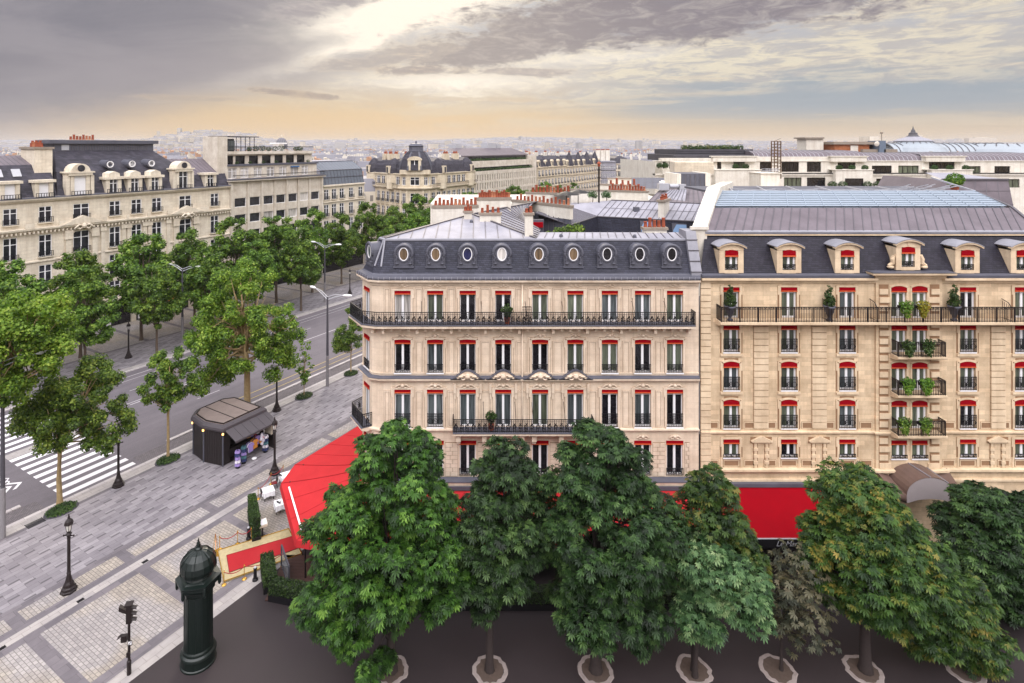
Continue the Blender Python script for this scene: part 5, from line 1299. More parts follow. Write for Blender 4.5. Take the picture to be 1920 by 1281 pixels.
        for k in range(8): xx = x-w/2-0.55+(w+1.1)*k/7; mb.box(xx-0.04, xx+0.04, -0.6, -0.56, zb, zb+0.62)
        obj('dormer', mb, [M['stoneA'], M['pane_far'], M['white'], M['iron']], B)
    for i, px in enumerate((16, 80, 148, 211, 251, 289, 342, 393)): dm(sx(px)+0.15, 1.7 if i in (2, 6) else 1.3, 3.1 if i in (2, 6) else 2.25, 2 if i in (2, 6) else (1 if 2 < i < 6 else 0), i < 3)
    mb = MB(); mb.mat(0).box(xl-2.2, xl+0.2, 2.2, 7, 22.4, 29.6); mb.mat(1).box(xl-2.4, xl+0.4, 2.0, 7.2, 29.6, 29.95); c = obj('chimney', mb, [M['stoneA'], M['coping']], B)
    pots(c, [(xl-1.1+0.0, 2.6+0.45*i, 29.95) for i in range(9)], 1.0, 0.2)
    mb = MB(); mb.mat(0).box(xl+6, xl+10, 10, 11.5, 29, 31.2); c = obj('chimney', mb, M['stoneA'], B); pots(c, [(xl+6.3+0.5*i, 10.5, 31.2) for i in range(8)], 0.9, 0.2)
    for px in (38, 72):
        x = sx(px)-2; mb = MB(); mb.bar((x, 1.72, 25.5), (x, 2.6, 26.6), 1.1, 0.12, (0, -1, 1)); obj('skylight', mb, M['silver'], B)
    return B
M['shoplight'] = glow('lit_shop_window', srgb(255, 140, 60), 1.6)
build_cream()

def build_office():
    n = 102.0; s0, s1 = AV(430, 300, n)[0]+0.02, AV(605, 300, n)[0]
    B = thing('office_building', 'white modernist office block with stone fins, set-back top floors and black roof pavilion', 'building', SN(s0, n), AVROT)
    sx = lambda px: AV(px, 300, n)[0]-s0
    L = s1-s0; cols = [sx(p) for p in (451, 478, 503, 526, 548.5, 569.5, 590.5)]; w = 2.7
    fl = [1.0+3.35*k for k in range(1, 7)]; fl = [z for z in fl if z < 21]
    hol = [(x-w/2, x+w/2, z, z+1.85) for x in cols for z in fl]
    mb = MB(); wall_holes(mb, (0, 0), (1, 0), L, 4, 23.0, hol, 0.5); mb.quad((0, 0, 0), (0, 14, 0), (0, 14, 29), (0, 0, 23)); mb.quad((L, 0, 0), (L, 14, 0), (L, 14, 27), (L, 0, 23)); obj('wall', mb, M['concrete'], B)
    mb = MB(); mb.box(0, L, 0.4, 0.5, 0, 4); obj('shopfront', mb, M['pane_dark'], B)
    mb = MB()
    xs = [0.35] + [(a+b)/2 for a, b in zip(cols[:-1], cols[1:])] + [L-0.35]
    for x in xs: mb.box(x-0.26, x+0.26, -0.3, 0, 4, 22.8)
    obj('fin', mb, M['concrete'], B)
    rn = random.Random(5)
    for x in cols:
        for z in fl: far_window(B, x, z, w, 1.85, 0.12, False, rn.choice(['pane_far', 'pane_far', 'pane_grey', 'pane_white', 'pane_far']), False)
    mb = MB(); mb.mat(0).box(-0.2, L+0.2, -0.9, 0.5, 23.0, 23.25); mb.mat(1).box(-0.25, L+0.25, -1.0, 0.4, 23.255, 23.45); mb.mat(1).box(0.5, L+0.1, 1.5, 3.2, 26.0, 26.35); mb.mat(0).box(1.0, L-0.3, 2.6, 12, 28.4, 29.0); obj('ledge', mb, [M['concrete'], M['zincD']], B)
    mb = MB(); c2 = [sx(p) for p in (446.5, 469, 494, 518, 541, 562, 582)]
    wall_holes(mb, (0.4, 1.8), (1, 0), L-0.6, 23.4, 26.0, [(x-0.4-1.0, x-0.4+1.0, 23.5, 25.6) for x in c2], 0.3)
    wall_holes(mb, (0.8, 3.2), (1, 0), L-1.2, 26.2, 28.4, [(x-0.8-1.15, x-0.8+1.15, 26.3, 28.1) for x in c2], 0.3); obj('upper_wall', mb, M['concrete'], B)
    for x in c2: far_window(B, x, 23.5, 2.0, 2.1, 1.9, False, 'pane_white'); far_window(B, x, 26.3, 2.3, 1.8, 3.3, False, 'pane_dark', False, 'iron')
    mb = MB(); mb.box(c2[5]-1.1, c2[5]+1.1, 1.3, 1.75, 25.35, 25.6); obj('blue_awning', mb, M['blueawn'], B)
    mb = MB(); rail_run(mb, [(0.2, -0.8, 23.45), (L, -0.8, 23.45)], 0.8, 0.3, False); obj('railing', mb, M['iron'], B)
    mb = MB(); a, b = sx(418), sx(462)
    mb.mat(0).box(1.2, b, 4, 10, 29.0, 31.6); mb.mat(1).box(b-1.5, b+0.1, 3.9, 4, 29.2, 31.2); mb.mat(2)
    for k in range(5): mb.box(b+0.5+k*1.1, b+0.6+k*1.1, 4, 4.1, 29, 32.0)
    mb.box(1.2, b+6, 3.8, 9, 32.0, 32.15); obj('roof_pavilion', mb, [M['iron'], M['pane_grey'], M['bronze']], B)
    mb = MB(); rail_run(mb, [(1.0, 2.9, 29.0), (L-0.3, 2.9, 29.0)], 1.0, 0.35, False); obj('terrace_railing', mb, M['iron'], B)
    mb = MB(); mb.box(-1.5, 0.6, 1.5, 6.5, 22, 32.0); mb.box(0.6, 1.1, 2.2, 6, 22, 30); obj('chimney', mb, M['concrete'], B)
    mb = MB(); mb.box(sx(556), sx(566), 6, 8, 29, 30.6); mb.box(sx(553), sx(569), 5.5, 8.5, 30.6, 30.9); obj('roof_kiosk', mb, [M['white']], B)
    for k, px in enumerate((488, 500, 512, 524, 536, 548, 575, 583)): leafball(B, (sx(px), 3.6, 29.0), 0.6+0.12*(k % 3), 'hedge', 260, 'terrace_plant', 0.16)
    for k, px in enumerate((457, 482, 507, 531, 553, 590)): leafball(B, (sx(px), 2.2, 26.35), 0.4, 'hedge', 120, 'terrace_plant', 0.14)
M['blueawn'] = flat('blue_canvas', srgb(46, 92, 140), 0.8)

def leaf_cloud(centers, radii, n, size, fold=0.25, up=0.35, seed=0, squash=1.0, shell=0.55, elong=1.0):
    """numpy: n folded leaves scattered through ellipsoid clumps; returns verts (4n) and tri faces"""
    rg = np.random.default_rng(seed); centers = np.asarray(centers, float); radii = np.asarray(radii, float)
    if radii.ndim == 1: radii = np.repeat(radii[:, None], 3, 1)*np.array([1, 1, squash])
    wgt = (radii[:, 0]**2); idx = rg.choice(len(centers), n, p=wgt/wgt.sum())
    v = rg.normal(size=(n, 3)); v /= np.linalg.norm(v, axis=1)[:, None]
    r = (shell + (1-shell)*rg.random(n))[:, None]
    p = centers[idx] + v*r*radii[idx]
    nor = v + np.array([0, 0, up]) + rg.normal(size=(n, 3))*0.45; nor /= np.linalg.norm(nor, axis=1)[:, None]
    t = np.cross(nor, rg.normal(size=(n, 3))); t /= np.linalg.norm(t, axis=1)[:, None]; b = np.cross(nor, t)
    s = (size*(0.65+0.7*rg.random(n)))[:, None]
    V = np.empty((n, 4, 3)); V[:, 0] = p - t*s*0.5*elong; V[:, 1] = p + b*s*0.42 + nor*s*fold*0.5; V[:, 2] = p + t*s*0.6*elong; V[:, 3] = p - b*s*0.42 + nor*s*fold*0.5
    base = np.arange(n)[:, None]*4; Fc = np.concatenate([base+np.array([0, 1, 2]), base+np.array([0, 2, 3])], 1).reshape(-1, 3)
    return V.reshape(-1, 3), Fc
def np_mesh(name, V, Fc, mat):
    me = bpy.data.meshes.new(name); nv, nf = len(V), len(Fc); k = Fc.shape[1]
    me.vertices.add(nv); me.vertices.foreach_set('co', V.astype(np.float32).ravel())
    me.loops.add(nf*k); me.loops.foreach_set('vertex_index', Fc.astype(np.int32).ravel())
    me.polygons.add(nf); me.polygons.foreach_set('loop_start', np.arange(0, nf*k, k, dtype=np.int32)); me.polygons.foreach_set('loop_total', np.full(nf, k, dtype=np.int32))
    me.materials.append(mat); me.update(calc_edges=True); me.validate(); return me
def leafball(parent, loc, r, mat, n, name, size=0.14, squash=0.85, seed=None):
    def mk():
        V, Fc = leaf_cloud([(0, 0, r*0.75)], [r], n, size, seed=int(r*100), squash=squash, shell=0.72); return np_mesh(name, V, Fc, M[mat])
    return link(name, cached(('lb', name, round(r, 2), mat, n, size), mk), parent, loc, (0, 0, (loc[0]*7) % 6))
build_office()

def build_glazed():
    n = 102.0; s0, s1 = AV(605, 300, n)[0]+0.02, AV(683, 300, n)[0]
    B = thing('glazed_roof_building', 'narrow cream building with steep glazed mansard beside the white office block', 'building', SN(s0, n), AVROT)
    sx = lambda px: AV(px, 300, n)[0]-s0; L = s1-s0; cols = [sx(p) for p in (612, 626.5, 641, 658.5, 676)]; w = 1.5
    fl = [(5.2, 8.0), (9.2, 12.4), (13.4, 16.2), (17.4, 19.8)]
    mb = MB(); wall_holes(mb, (0, 0), (1, 0), L, 4, 20.6, [(x-w/2, x+w/2, a, b) for x in cols for a, b in fl], 0.3); mb.quad((L, 0, 0), (L, 14, 0), (L, 14, 22), (L, 0, 20.6)); obj('wall', mb, M['stoneA'], B)
    mb = MB(); mb.box(0, L, 0.4, 0.5, 0, 4); obj('shopfront', mb, M['pane_dark'], B)
    for x in cols:
        for a, b in fl: far_window(B, x, a, w, round(b-a, 2), 0, a > 13)
    mb = MB(); mb.sweep([(0, 0), (L, 0)], [(0, 20.4), (0.4, 20.5), (0.4, 20.8), (0, 20.85)], ring=True); mb.sweep([(0, 0), (L, 0)], [(0, 16.6), (0.3, 16.7), (0.3, 16.9), (0, 16.95)], ring=True); obj('cornice', mb, M['stoneA'], B)
    mb = MB(); mb.mat(0).quad((0, 0.2, 20.85), (L, 0.2, 20.85), (L, 0.9, 24.3), (0, 0.9, 24.3)); mb.quad((0, 0.9, 24.3), (L, 0.9, 24.3), (L, 4.2, 26.3), (0, 4.2, 26.3)); mb.quad((L, 0.2, 20.85), (L, 0.9, 24.3), (L, 4.2, 26.3), (L, 8, 20.85)); mb.mat(1)
    seams_on(mb, (0, 0.2, 20.85), (L, 0.2, 20.85), (0, 0.9, 24.3), (L, 0.9, 24.3), 13, 0.14); seams_on(mb, (0, 0.9, 24.3), (L, 0.9, 24.3), (0, 4.2, 26.3), (L, 4.2, 26.3), 13, 0.14)
    for a, b in (((0, 0.9, 24.3), (L, 0.9, 24.3)), ((0, 4.2, 26.3), (L, 4.2, 26.3)), ((0, 0.52, 22.6), (L, 0.52, 22.6))): mb.bar(a, b, 0.2, 0.16)
    mb.mat(2).box(0, L, 4.25, 12, 26.2, 26.5); obj('glass_mansard', mb, [M['roofglass_d'], M['zincD'], M['zincL']], B)
m, t, b = newmat('dark_roof_glass', 0.1, 0, 0.6); b.inputs['Base Color'].default_value = srgb(96, 102, 112); M['roofglass_d'] = m
build_glazed()

def build_domed():
    O = Vector((-18, 166, 0))
    B = thing('domed_building', 'ornate stone corner building with slate dome over its middle bay and small turret domes', 'building', O)
    pts = [Vector((-34.6, 181.5, 0)), Vector((-22.4, 167.6, 0)), Vector((-22.0, 166.0, 0)), Vector((-20.2, 164.9, 0)), Vector((-15.6, 164.9, 0)), Vector((-13.9, 166.1, 0)), Vector((-13.6, 167.8, 0)), Vector((-0.8, 189.5, 0))]
    pl = [(p.x-O.x, p.y-O.y) for p in pts]
    fl = [(5.0, 8.0), (9.3, 12.2), (13.6, 16.6), (18.9, 21.2)]; W = 1.85
    mb = MB()
    for i, (a, b) in enumerate(zip(pl[:-1], pl[1:])):
        dx, dy = b[0]-a[0], b[1]-a[1]; l = math.hypot(dx, dy); u = (dx/l, dy/l); rot = math.atan2(dy, dx)
        if l > 5: k = 7 if i == 0 else 9
        else: k = 1 if l > 1.7 else 0
        if i == 3: cs = [l*0.5]
        elif k > 1: cs = [l*(j+0.5)/k for j in range(k)]
        else: cs = [l/2]*k
        ww = 2.6 if i == 3 else (1.2 if k == 1 else W)
        wall_holes(mb, a, u, l, 0, 22.0, [(c-ww/2, c+ww/2, z0, z1) for c in cs for z0, z1 in fl], 0.3)
        for c in cs:
            for j, (z0, z1) in enumerate(fl):
                o = far_window(B, 0, z0, ww, round(z1-z0, 2), 0, j != 3); o.location = (a[0]+u[0]*c, a[1]+u[1]*c, z0); o.rotation_euler = (0, 0, rot)
    obj('wall', mb, M['stoneD'], B)
    mb = MB()
    for prof in ([(0, 17.4), (0.3, 17.5), (0.8, 17.9), (0.85, 18.2), (0, 18.25)], [(0, 12.7), (0.3, 12.8), (0.3, 13.1), (0, 13.15)], [(0, 21.6), (0.35, 21.8), (0.4, 22.1), (0, 22.15)], [(0, 8.4), (0.3, 8.5), (0.3, 8.8), (0, 8.85)]): mb.sweep(pl, prof, ring=True)
    q = offset_plan(pl, -0.1)
    for a, b in zip(pl[:-1], pl[1:]):
        l = math.hypot(b[0]-a[0], b[1]-a[1]); k = max(1, int(l/2.6))
        for i in range(k):
            x, y = a[0]+(b[0]-a[0])*i/k, a[1]+(b[1]-a[1])*i/k; mb.box(x-0.28, x+0.28, y-0.28, y+0.28, 9, 17.4)
    obj('cornice', mb, M['stoneD'], B)
    mb = MB(); rr = [(pl[0][0], pl[0][1]), pl[1], pl[2], pl[3]]; 
    for sub in (pl[:2], pl[6:]): 
        z = [(p[0], p[1]) for p in sub]; qq = offset_plan(z, 0.75); rail_run(mb, [(p[0], p[1], 18.25) for p in qq], 0.9, 0.25, False)
    obj('railing', mb, M['iron'], B)
    mb = MB(); mb.sweep(pl, [(-0.2, 22.15), (-0.9, 24.5), (-1.6, 25.6), (-4.5, 26.6)]); obj('mansard', mb, M['slateA'], B)
    mb = MB(); mb.sweep([pl[0], pl[1]], [(0.15, 21.9), (0.15, 22.2)], caps=False)
    cx, cy = -17.9-O.x, 168.4-O.y
    mb = MB()
    lv = [(4.1, 23.2), (3.95, 24.5), (3.5, 26.0), (2.9, 27.3), (2.2, 28.4)]
    mb.mat(0).lathe([(r*1.2, z) for r, z in lv], (cx, cy, 0), 8, math.pi/8); mb.mat(1).lathe([(2.3, 28.4), (2.5, 28.6), (2.2, 28.8), (2.1, 30.0), (2.4, 30.2), (1.6, 30.8), (0.4, 31.0), (0.2, 31.6), (0, 31.7)], (cx, cy, 0), 8, math.pi/8)
    for k in range(8):
        t = math.pi/8+k*math.pi/4
        for (r0, z0), (r1, z1) in zip(lv[:-1], lv[1:]): mb.bar((cx+r0*1.22*math.cos(t), cy+r0*1.22*math.sin(t), z0), (cx+r1*1.22*math.cos(t), cy+r1*1.22*math.sin(t), z1), 0.5, 0.25)
    obj('dome', mb, [M['slateA'], M['zincD']], B)
    mb = MB(); mb.mat(0).box(cx-4.3, cx+4.3, cy-4.0, cy+3, 22.1, 23.3); mb.box(cx-1.9, cx-1.1, cy-4.6, cy-2, 23.2, 26.2); mb.box(cx+1.1, cx+1.9, cy-4.6, cy-2, 23.2, 26.2)
    mb.ext([(cx+2.1*math.cos(math.pi*i/10), cy-4.7, 26.1+1.1*math.sin(math.pi*i/10)) for i in range(11)], (0, 3, 0)); mb.mat(1).box(cx-1.1, cx+1.1, cy-4.2, cy-4, 23.4, 26.1); mb.mat(2).box(cx-0.1, cx+0.1, cy-4.3, cy-4.2, 23.4, 26.1)
    obj('dome_dormer', mb, [M['stoneD'], M['pane_far'], M['white']], B)
    for (f, i) in ((0.12, 0), (0.74, 0), (0.22, 6), (0.86, 6)):
        a, b = pl[i], pl[i+1]; x, y = a[0]+(b[0]-a[0])*f, a[1]+(b[1]-a[1])*f; dx, dy = b[0]-a[0], b[1]-a[1]; l = math.hypot(dx, dy); x -= dy/l*1.2; y += dx/l*1.2
        mb = MB(); mb.mat(0).lathe([(2.3, 21.9), (2.2, 23.5), (1.7, 25.0), (0.9, 26.1), (0.35, 26.5), (0, 26.6)], (x, y, 0), 10); mb.mat(1).lathe([(2.5, 17.5), (2.5, 21.7), (2.7, 21.9), (2.3, 22.0)], (x, y, 0), 10)
        mb.mat(1); ux, uy = dy/l, -dx/l; mb.obox((x+ux*2.1, y+uy*2.1, 23.2), (dx/l*0.7, dy/l*0.7, 0), (ux*0.5, uy*0.5, 0), (0, 0, 1.1)); mb.mat(2).obox((x+ux*2.62, y+uy*2.62, 23.1), (dx/l*0.4, dy/l*0.4, 0), (ux*0.03, uy*0.03, 0), (0, 0, 0.85)); obj('turret', mb, [M['slateA'], M['stoneD'], M['pane_far']], B)
    for (f, i, w_) in ((0.3, 0, 1.6), (0.45, 0, 1.6), (0.62, 0, 1.6), (0.9, 0, 1.2), (0.05, 6, 1.2), (0.5, 6, 2.4), (0.72, 6, 2.4)):
        a, b = pl[i], pl[i+1]; x, y = a[0]+(b[0]-a[0])*f, a[1]+(b[1]-a[1])*f; dx, dy = b[0]-a[0], b[1]-a[1]; l = math.hypot(dx, dy); x -= dy/l*3.2; y += dx/l*3.2
        mb = MB(); mb.obox((x, y, 25.2), (dx/l*w_/2, dy/l*w_/2, 0), (-dy/l*0.7, dx/l*0.7, 0), (0, 0, 2.6)); c = obj('chimney', mb, M['stoneD'], B)
        pots(c, [(x+dx/l*w_*(k/5-0.5)*0.9, y+dy/l*w_*(k/5-0.5)*0.9, 27.8) for k in range(6)], 0.8, 0.17)
build_domed()

def build_ribbed():
    n = 102.0; s0, s1 = AV(886, 300, n)[0], AV(1006, 300, n)[0]
    B = thing('ribbed_office_building', 'long pale office building with close narrow windows and planted roof terraces down the avenue', 'building', SN(s0, n), AVROT)
    L = s1-s0; N = 28; w = 0.75; fl = [(9.0, 11.3), (12.2, 14.5), (15.2, 17.6), (18.2, 20.4)]
    mb = MB(); xs = [L*(k+1.0)/(N+1) for k in range(N)]
    wall_holes(mb, (0, 0), (1, 0), L, 0, 21.6, [(x-w/2, x+w/2, a, b) for x in xs for a, b in fl[1:]], 0.4); mb.quad((L, 0, 0), (L, 14, 0), (L, 14, 27), (L, 0, 25)); mb.box(L-1.5, L, 0.1, 9, 21.6, 26.5); obj('wall', mb, M['concrete'], B)
    for x in xs:
        for a, b in fl[1:]: far_window(B, x, a, w, round(b-a, 2), 0.1, False, 'pane_far', False, 'stoneA')
    mb = MB(); mb.mat(0).box(0, L-1.5, 1.6, 2.0, 23.0, 25.0); mb.box(0, L-1.5, 1.6, 10, 22.8, 23.0); mb.mat(1).box(0, L-1.6, 2.6, 2.8, 21.6, 22.9); mb.box(0, L-1.6, 4.2, 4.4, 25.0, 27.2); obj('setback', mb, [M['concrete'], M['pane_far']], B)
    mb = MB(); mb.mat(0).quad((-1, 3.4, 26.9), (L-1, 3.4, 26.9), (L-4, 9.5, 29.4), (-1, 9.5, 29.4)); mb.mat(1); seams_on(mb, (-1, 3.4, 26.9), (L-1, 3.4, 26.9), (-1, 9.5, 29.4), (L-4, 9.5, 29.4), 26, 0.1); mb.mat(0).box(-1, L-1, 3.4, 3.5, 26.6, 26.9); obj('zinc_roof', mb, [M['zincM'], M['seam']], B)
    mb = MB(); mb.box(L*0.1, L*0.18, 10, 13, 29, 30.6); mb.box(L*0.55, L*0.68, 10, 13, 29, 31.3); mb.box(L*0.7, L*0.76, 10, 12, 29, 31.0); obj('roof_plant', mb, M['silver'], B)
    V1, F1 = leaf_cloud([(L*k/30, 1.0, 21.9) for k in range(29)], [0.75]*29, 2600, 0.3, seed=11, squash=0.8)
    V2, F2 = leaf_cloud([(L*k/30, 2.9, 25.3) for k in range(28)], [0.8]*28, 2200, 0.3, seed=12, squash=0.8)
    link('terrace_planting', np_mesh('terrace_planting', np.vstack([V1, V2]), np.vstack([F1, F2+len(V1)]), M['hedge']), B)
build_ribbed()

def stone_block(name, label, org, rot, L, depth, hc, cols, fl, w, roof='mansard', mat='stoneD', cones=0, rail=True, roofh=4.5, dormers=True, conez=3.5):
    B = thing(name, label, 'building', org, rot)
    xs = [L*(k+0.5)/cols for k in range(cols)]
    mb = MB(); wall_holes(mb, (0, 0), (1, 0), L, 0, hc, [(x-w/2, x+w/2, a, b) for x in xs for a, b in fl], 0.3); mb.quad((L, 0, 0), (L, depth, 0), (L, depth, hc), (L, 0, hc)); mb.quad((0, 0, 0), (0, depth, 0), (0, depth, hc), (0, 0, hc)); mb.quad((0, depth, 0), (L, depth, 0), (L, depth, hc), (0, depth, hc)); obj('wall', mb, M[mat], B)
    for x in xs:
        for i, (a, b) in enumerate(fl): far_window(B, x, a, w, round(b-a, 2), 0, rail and i > 0)
    mb = MB()
    for z in (hc-0.3, hc-4.2, hc-8.4):
        if z > 3: mb.sweep([(0, 0), (L, 0)], [(0, z), (0.5, z+0.1), (0.5, z+0.35), (0, z+0.4)], ring=True)
    obj('cornice', mb, M[mat], B)
    pl = [(0, depth), (0, 0), (L, 0), (L, depth)]
    mb = MB()
    if roof == 'mansard': mb.sweep(pl, [(-0.2, hc+0.1), (-1.2, hc+roofh*0.7), (-3.5, hc+roofh)], closed=True)
    else: mb.box(0.3, L-0.3, 0.3, depth-0.3, hc, hc+0.5)
    obj('roof', mb, M['slateA'] if roof == 'mansard' else M['zinc'], B)
    if dormers and roof == 'mansard':
        for x in xs[::2]:
            mb = MB(); mb.mat(0).box(x-0.8, x+0.8, -0.05, 2, hc+0.1, hc+2.3); mb.ext([(x-1, -0.15, hc+2.3), (x+1, -0.15, hc+2.3), (x, -0.15, hc+3.0)], (0, 2.2, 0)); mb.mat(1).box(x-0.45, x+0.45, -0.1, -0.05, hc+0.4, hc+2.0); obj('dormer', mb, [M[mat], M['pane_far']], B)
    for k in range(cones):
        x = L*(k+0.6)/cones; mb = MB(); mb.lathe([(2.3, hc), (2.2, hc+1.2), (1.5, hc+conez*0.7), (0.5, hc+conez*1.15), (0, hc+conez*1.3)], (x, 1.6, 0), 8); obj('turret', mb, M['slateA'], B)
    for k in range(3):
        x = L*(k+0.5)/3.2; mb = MB(); mb.box(x-1.2, x+1.2, depth*0.5, depth*0.5+0.8, hc, hc+roofh+1.6); c = obj('chimney', mb, M['render'], B); pots(c, [(x-1+0.4*j, depth*0.5+0.4, hc+roofh+1.6) for j in range(6)], 0.7, 0.18)
    return B
n = 102.0
sa, sb, sc = AV(1008, 300, n)[0], AV(1062, 300, n)[0], AV(1126, 300, n)[0]
stone_block('turreted_building', 'weathered carved stone building with pointed slate turrets right of the ribbed office', SN(sa, n), AVROT, sb-sa, 14, 21.5, 9, [(9.5, 12.3), (13.6, 16.3), (17.6, 20.2)], 1.7, cones=2)
stone_block('gabled_building', 'golden stone building with row of pointed dark turrets farther down the avenue', SN(sb+0.05, n), AVROT, sc-sb, 14, 21.0, 13, [(5.5, 7.8), (9.5, 12.0), (13.6, 16.0), (17.6, 19.9)], 1.7, cones=4, conez=5.2)
p = atY(1126, 340, 300); stone_block('grey_glass_building', 'slim grey glass and metal building behind the tall dark flue', (p.x, p.y, 0), 0.2, 8.6, 12, 22.0, 6, [(5, 8), (9, 12), (13, 16), (17, 20)], 1.0, 'flat', 'zincL', rail=False)
p = atY(1150, 330, 318); H1 = stone_block('balconied_building', 'long cream building with rows of balconies and dark planted roof at far end of avenue', (p.x, p.y, 0), 0.05, 9.0, 80, 20.5, 4, [(5, 7.8), (9.5, 12.2), (13.8, 16.4), (17.6, 19.8)], 1.5, 'mansard', 'stoneA', roofh=4.2, dormers=False)
p2 = atY(1158, 330, 319); stone_block('terraced_building', 'cream avenue building with long balcony lines receding behind the balconied one', (p.x+9.3, p.y+0.6, 0), math.atan2(0.94, 0.50), 75, 14, 19.5, 22, [(5, 7.8), (9.5, 12.2), (13.8, 16.4), (17.0, 18.9)], 1.6, 'flat', 'stoneA', rail=False)
# ================================================================ roofs behind the corner building, the white terrace building
def V3(x, y, z): return Vector((x, y, z))
def build_rear():
    O = V3(18, 64, 0)
    B = thing('courtyard_building', 'zinc-roofed courtyard wing behind the corner building with slate walls and white chimney', 'building', O)
    d = V3(DX, DY, 0); K = V3(13.7, 66, 22.0)-O; Mx = V3(26.0, 60.4, 22.0)-O; A = V3(9.4, 58.6, 22.0)-O
    K2 = K + d*5.1 + V3(0, 0, 1.45); M2 = Mx + d*5.1 + V3(0, 0, 1.45)
    mb = MB(); dn = V3(0, 0, -5)
    mb.quad(K+V3(-.1, -.5, -5), Mx+V3(-.1, -.5, -5), Mx, K); mb.quad(A+V3(.5, -.1, -5), K+V3(.5, -.1, -5), K, A); obj('slate_wall', mb, M['slate'], B)
    mb = MB(); mb.mat(0).quad(K, Mx, M2, K2); K3 = K + V3(-3.4, 2.1, 1.05); A3 = A + V3(-3.4, 2.1, 1.05); mb.quad(K, A, A3, K3); mb.poly([K, K2, K3]); mb.mat(1)
    seams_on(mb, K, Mx, K2, M2, 20, 0.06); seams_on(mb, A, K, A3, K3, 18, 0.08, 0.08); mb.bar(K, Mx, 0.16, 0.1); mb.bar(A, K, 0.16, 0.1); mb.bar(K.lerp(K2, .5)+V3(0, 0, .03), Mx.lerp(M2, .5)+V3(0, 0, .03), 0.04, 0.03); mb.bar(K2, M2, 0.25, 0.15)
    obj('zinc_roof', mb, [M['zincL'], M['seam']], B)
    def sky(px0, px1, zb, zt):
        f = lambda px: (( (px-CX)/F*64.5) - 18)
        x0, x1 = f(px0), f(px1); y = lambda x: K.y + (x-K.x)*(Mx.y-K.y)/(Mx.x-K.x)
        mb = MB(); a, b = V3(x0, y(x0)-0.55, zb), V3(x1, y(x1)-0.55, zb); mb.mat(0).ext([a, b, b+V3(0, 0.25, zt-zb), a+V3(0, 0.25, zt-zb)], (0, 0.2, 0)); o = (-0.05)
        mb.mat(1).ext([a+V3(-.08, .03, -.08), b+V3(.08, .03, -.08), b+V3(.08, .28, zt-zb+.08), a+V3(-.08, .28, zt-zb+.08)], (0, 0.16, 0)); obj('skylight', mb, [M['skyglass'], M['zincD']], B)
    sky(1198, 1216, 20.6, 21.7); sky(1249, 1270, 20.5, 21.6)
    c = G(1240, 404, 22.4)-O; mb = MB(); u = d*1.25; w_ = V3(NX, NY, 0)*0.32
    mb.mat(0).obox(c+u*0.9+V3(0, 0, 0.4), u, w_, (0, 0, 1.1)); mb.mat(1).obox(c+u*0.9+V3(0, 0, 1.6), u*1.12, w_*1.5, (0, 0, 0.12)); ch = obj('chimney', mb, [M['render'], M['coping']], B); pots(ch, [c+u*(0.05+0.4*k)+V3(0, 0, 1.72) for k in range(5)], 0.55, 0.17)
    for px, py in ((1159, 383), (1300, 385), (1145, 381)): q = G(px, py, 23.0)-O; mb = MB(); mb.lathe([(0.2, -0.1), (0.18, 0.08), (0, 0.18)], q, 8); obj('roof_vent', mb, M['iron'], B)
    q = G(1193, 394, 22.7)-O; mb = MB(); mb.box(q.x-0.3, q.x+0.3, q.y-0.3, q.y+0.3, q.z-0.3, q.z+0.35); obj('roof_vent', mb, M['zincD'], B)
    # roof terrace with its glass guard
    t0 = K2 + V3(-0.4, 0.2, 0.1); mb = MB(); mb.mat(0).box(t0.x-7.5, t0.x+0.2, t0.y-1.2, t0.y+7.5, 21.8, 22.4); mb.mat(1).box(t0.x-3.5, t0.x+0.1, t0.y-1.3, t0.y-1.24, 22.4, 23.1); obj('roof_terrace', mb, [M['zincL'], M['roofglass']], B)
    mb = MB(); mb.box(-25, 12, 22, 38, 10, 21.5); mb.box(0, 40, 13, 45, 10, 21.0); obj('wall', mb, M['render'], B)
    def wallrow(px0, px1, py0, py1, Y, zb, npot, th=0.5, pot_from=0.0, pot_to=1.0):
        a, b = atY(px0, py0, Y)-O, atY(px1, py1, Y+1.5)-O; mb = MB(); mb.mat(0).ext([V3(a.x, a.y, zb), V3(b.x, b.y, zb), b, a], (0, th, 0)); mb.mat(1).ext([a+V3(-.1, -.1, 0), b+V3(.1, -.1, 0), b+V3(.1, -.1, .2), a+V3(-.1, -.1, .2)], (0, th+0.2, 0)); o = obj('party_wall', mb, [M['render'], M['coping']], B)
        if npot: pots(o, [a.lerp(b, pot_from+(pot_to-pot_from)*k/(npot-1))+V3(0, th/2, 0.2) for k in range(npot)], 0.9, 0.18)
    wallrow(987, 1070, 363, 365, 72, 20, 11, 0.5, 0.15, 0.95); wallrow(1071, 1216, 357, 361, 78, 20, 13, 0.5, 0.5, 0.95); wallrow(1124, 1197, 347, 350, 84, 20, 5, 0.5, 0.3, 0.9); wallrow(1141, 1184, 336, 336, 92, 20, 0)
    mb = MB(); mb.mat(0)
    def patch(pts, n, mat=0, sg=1):
        mb = MB(); q = [G(*p)-O for p in pts]; mb.mat(mat); mb.quad(*q); mb.mat(sg)
        if n: seams_on(mb, q[0], q[1], q[3], q[2], n, 0.07)
        obj('rear_roof', mb, [M['zincM'], M['seam'], M['zincD'], M['zincL']], B)
    patch([(1180, 353, 22.6), (1300, 356, 22.6), (1290, 334, 24.0), (1184, 333, 24.0)], 8, 2)
    patch([(1215, 378, 22.8), (1345, 381, 22.8), (1330, 354, 23.9), (1240, 354, 23.9)], 12, 0); patch([(1230, 376, 22.85), (1285, 378, 22.85), (1288, 356, 23.95), (1256, 356, 23.95)], 7, 3)
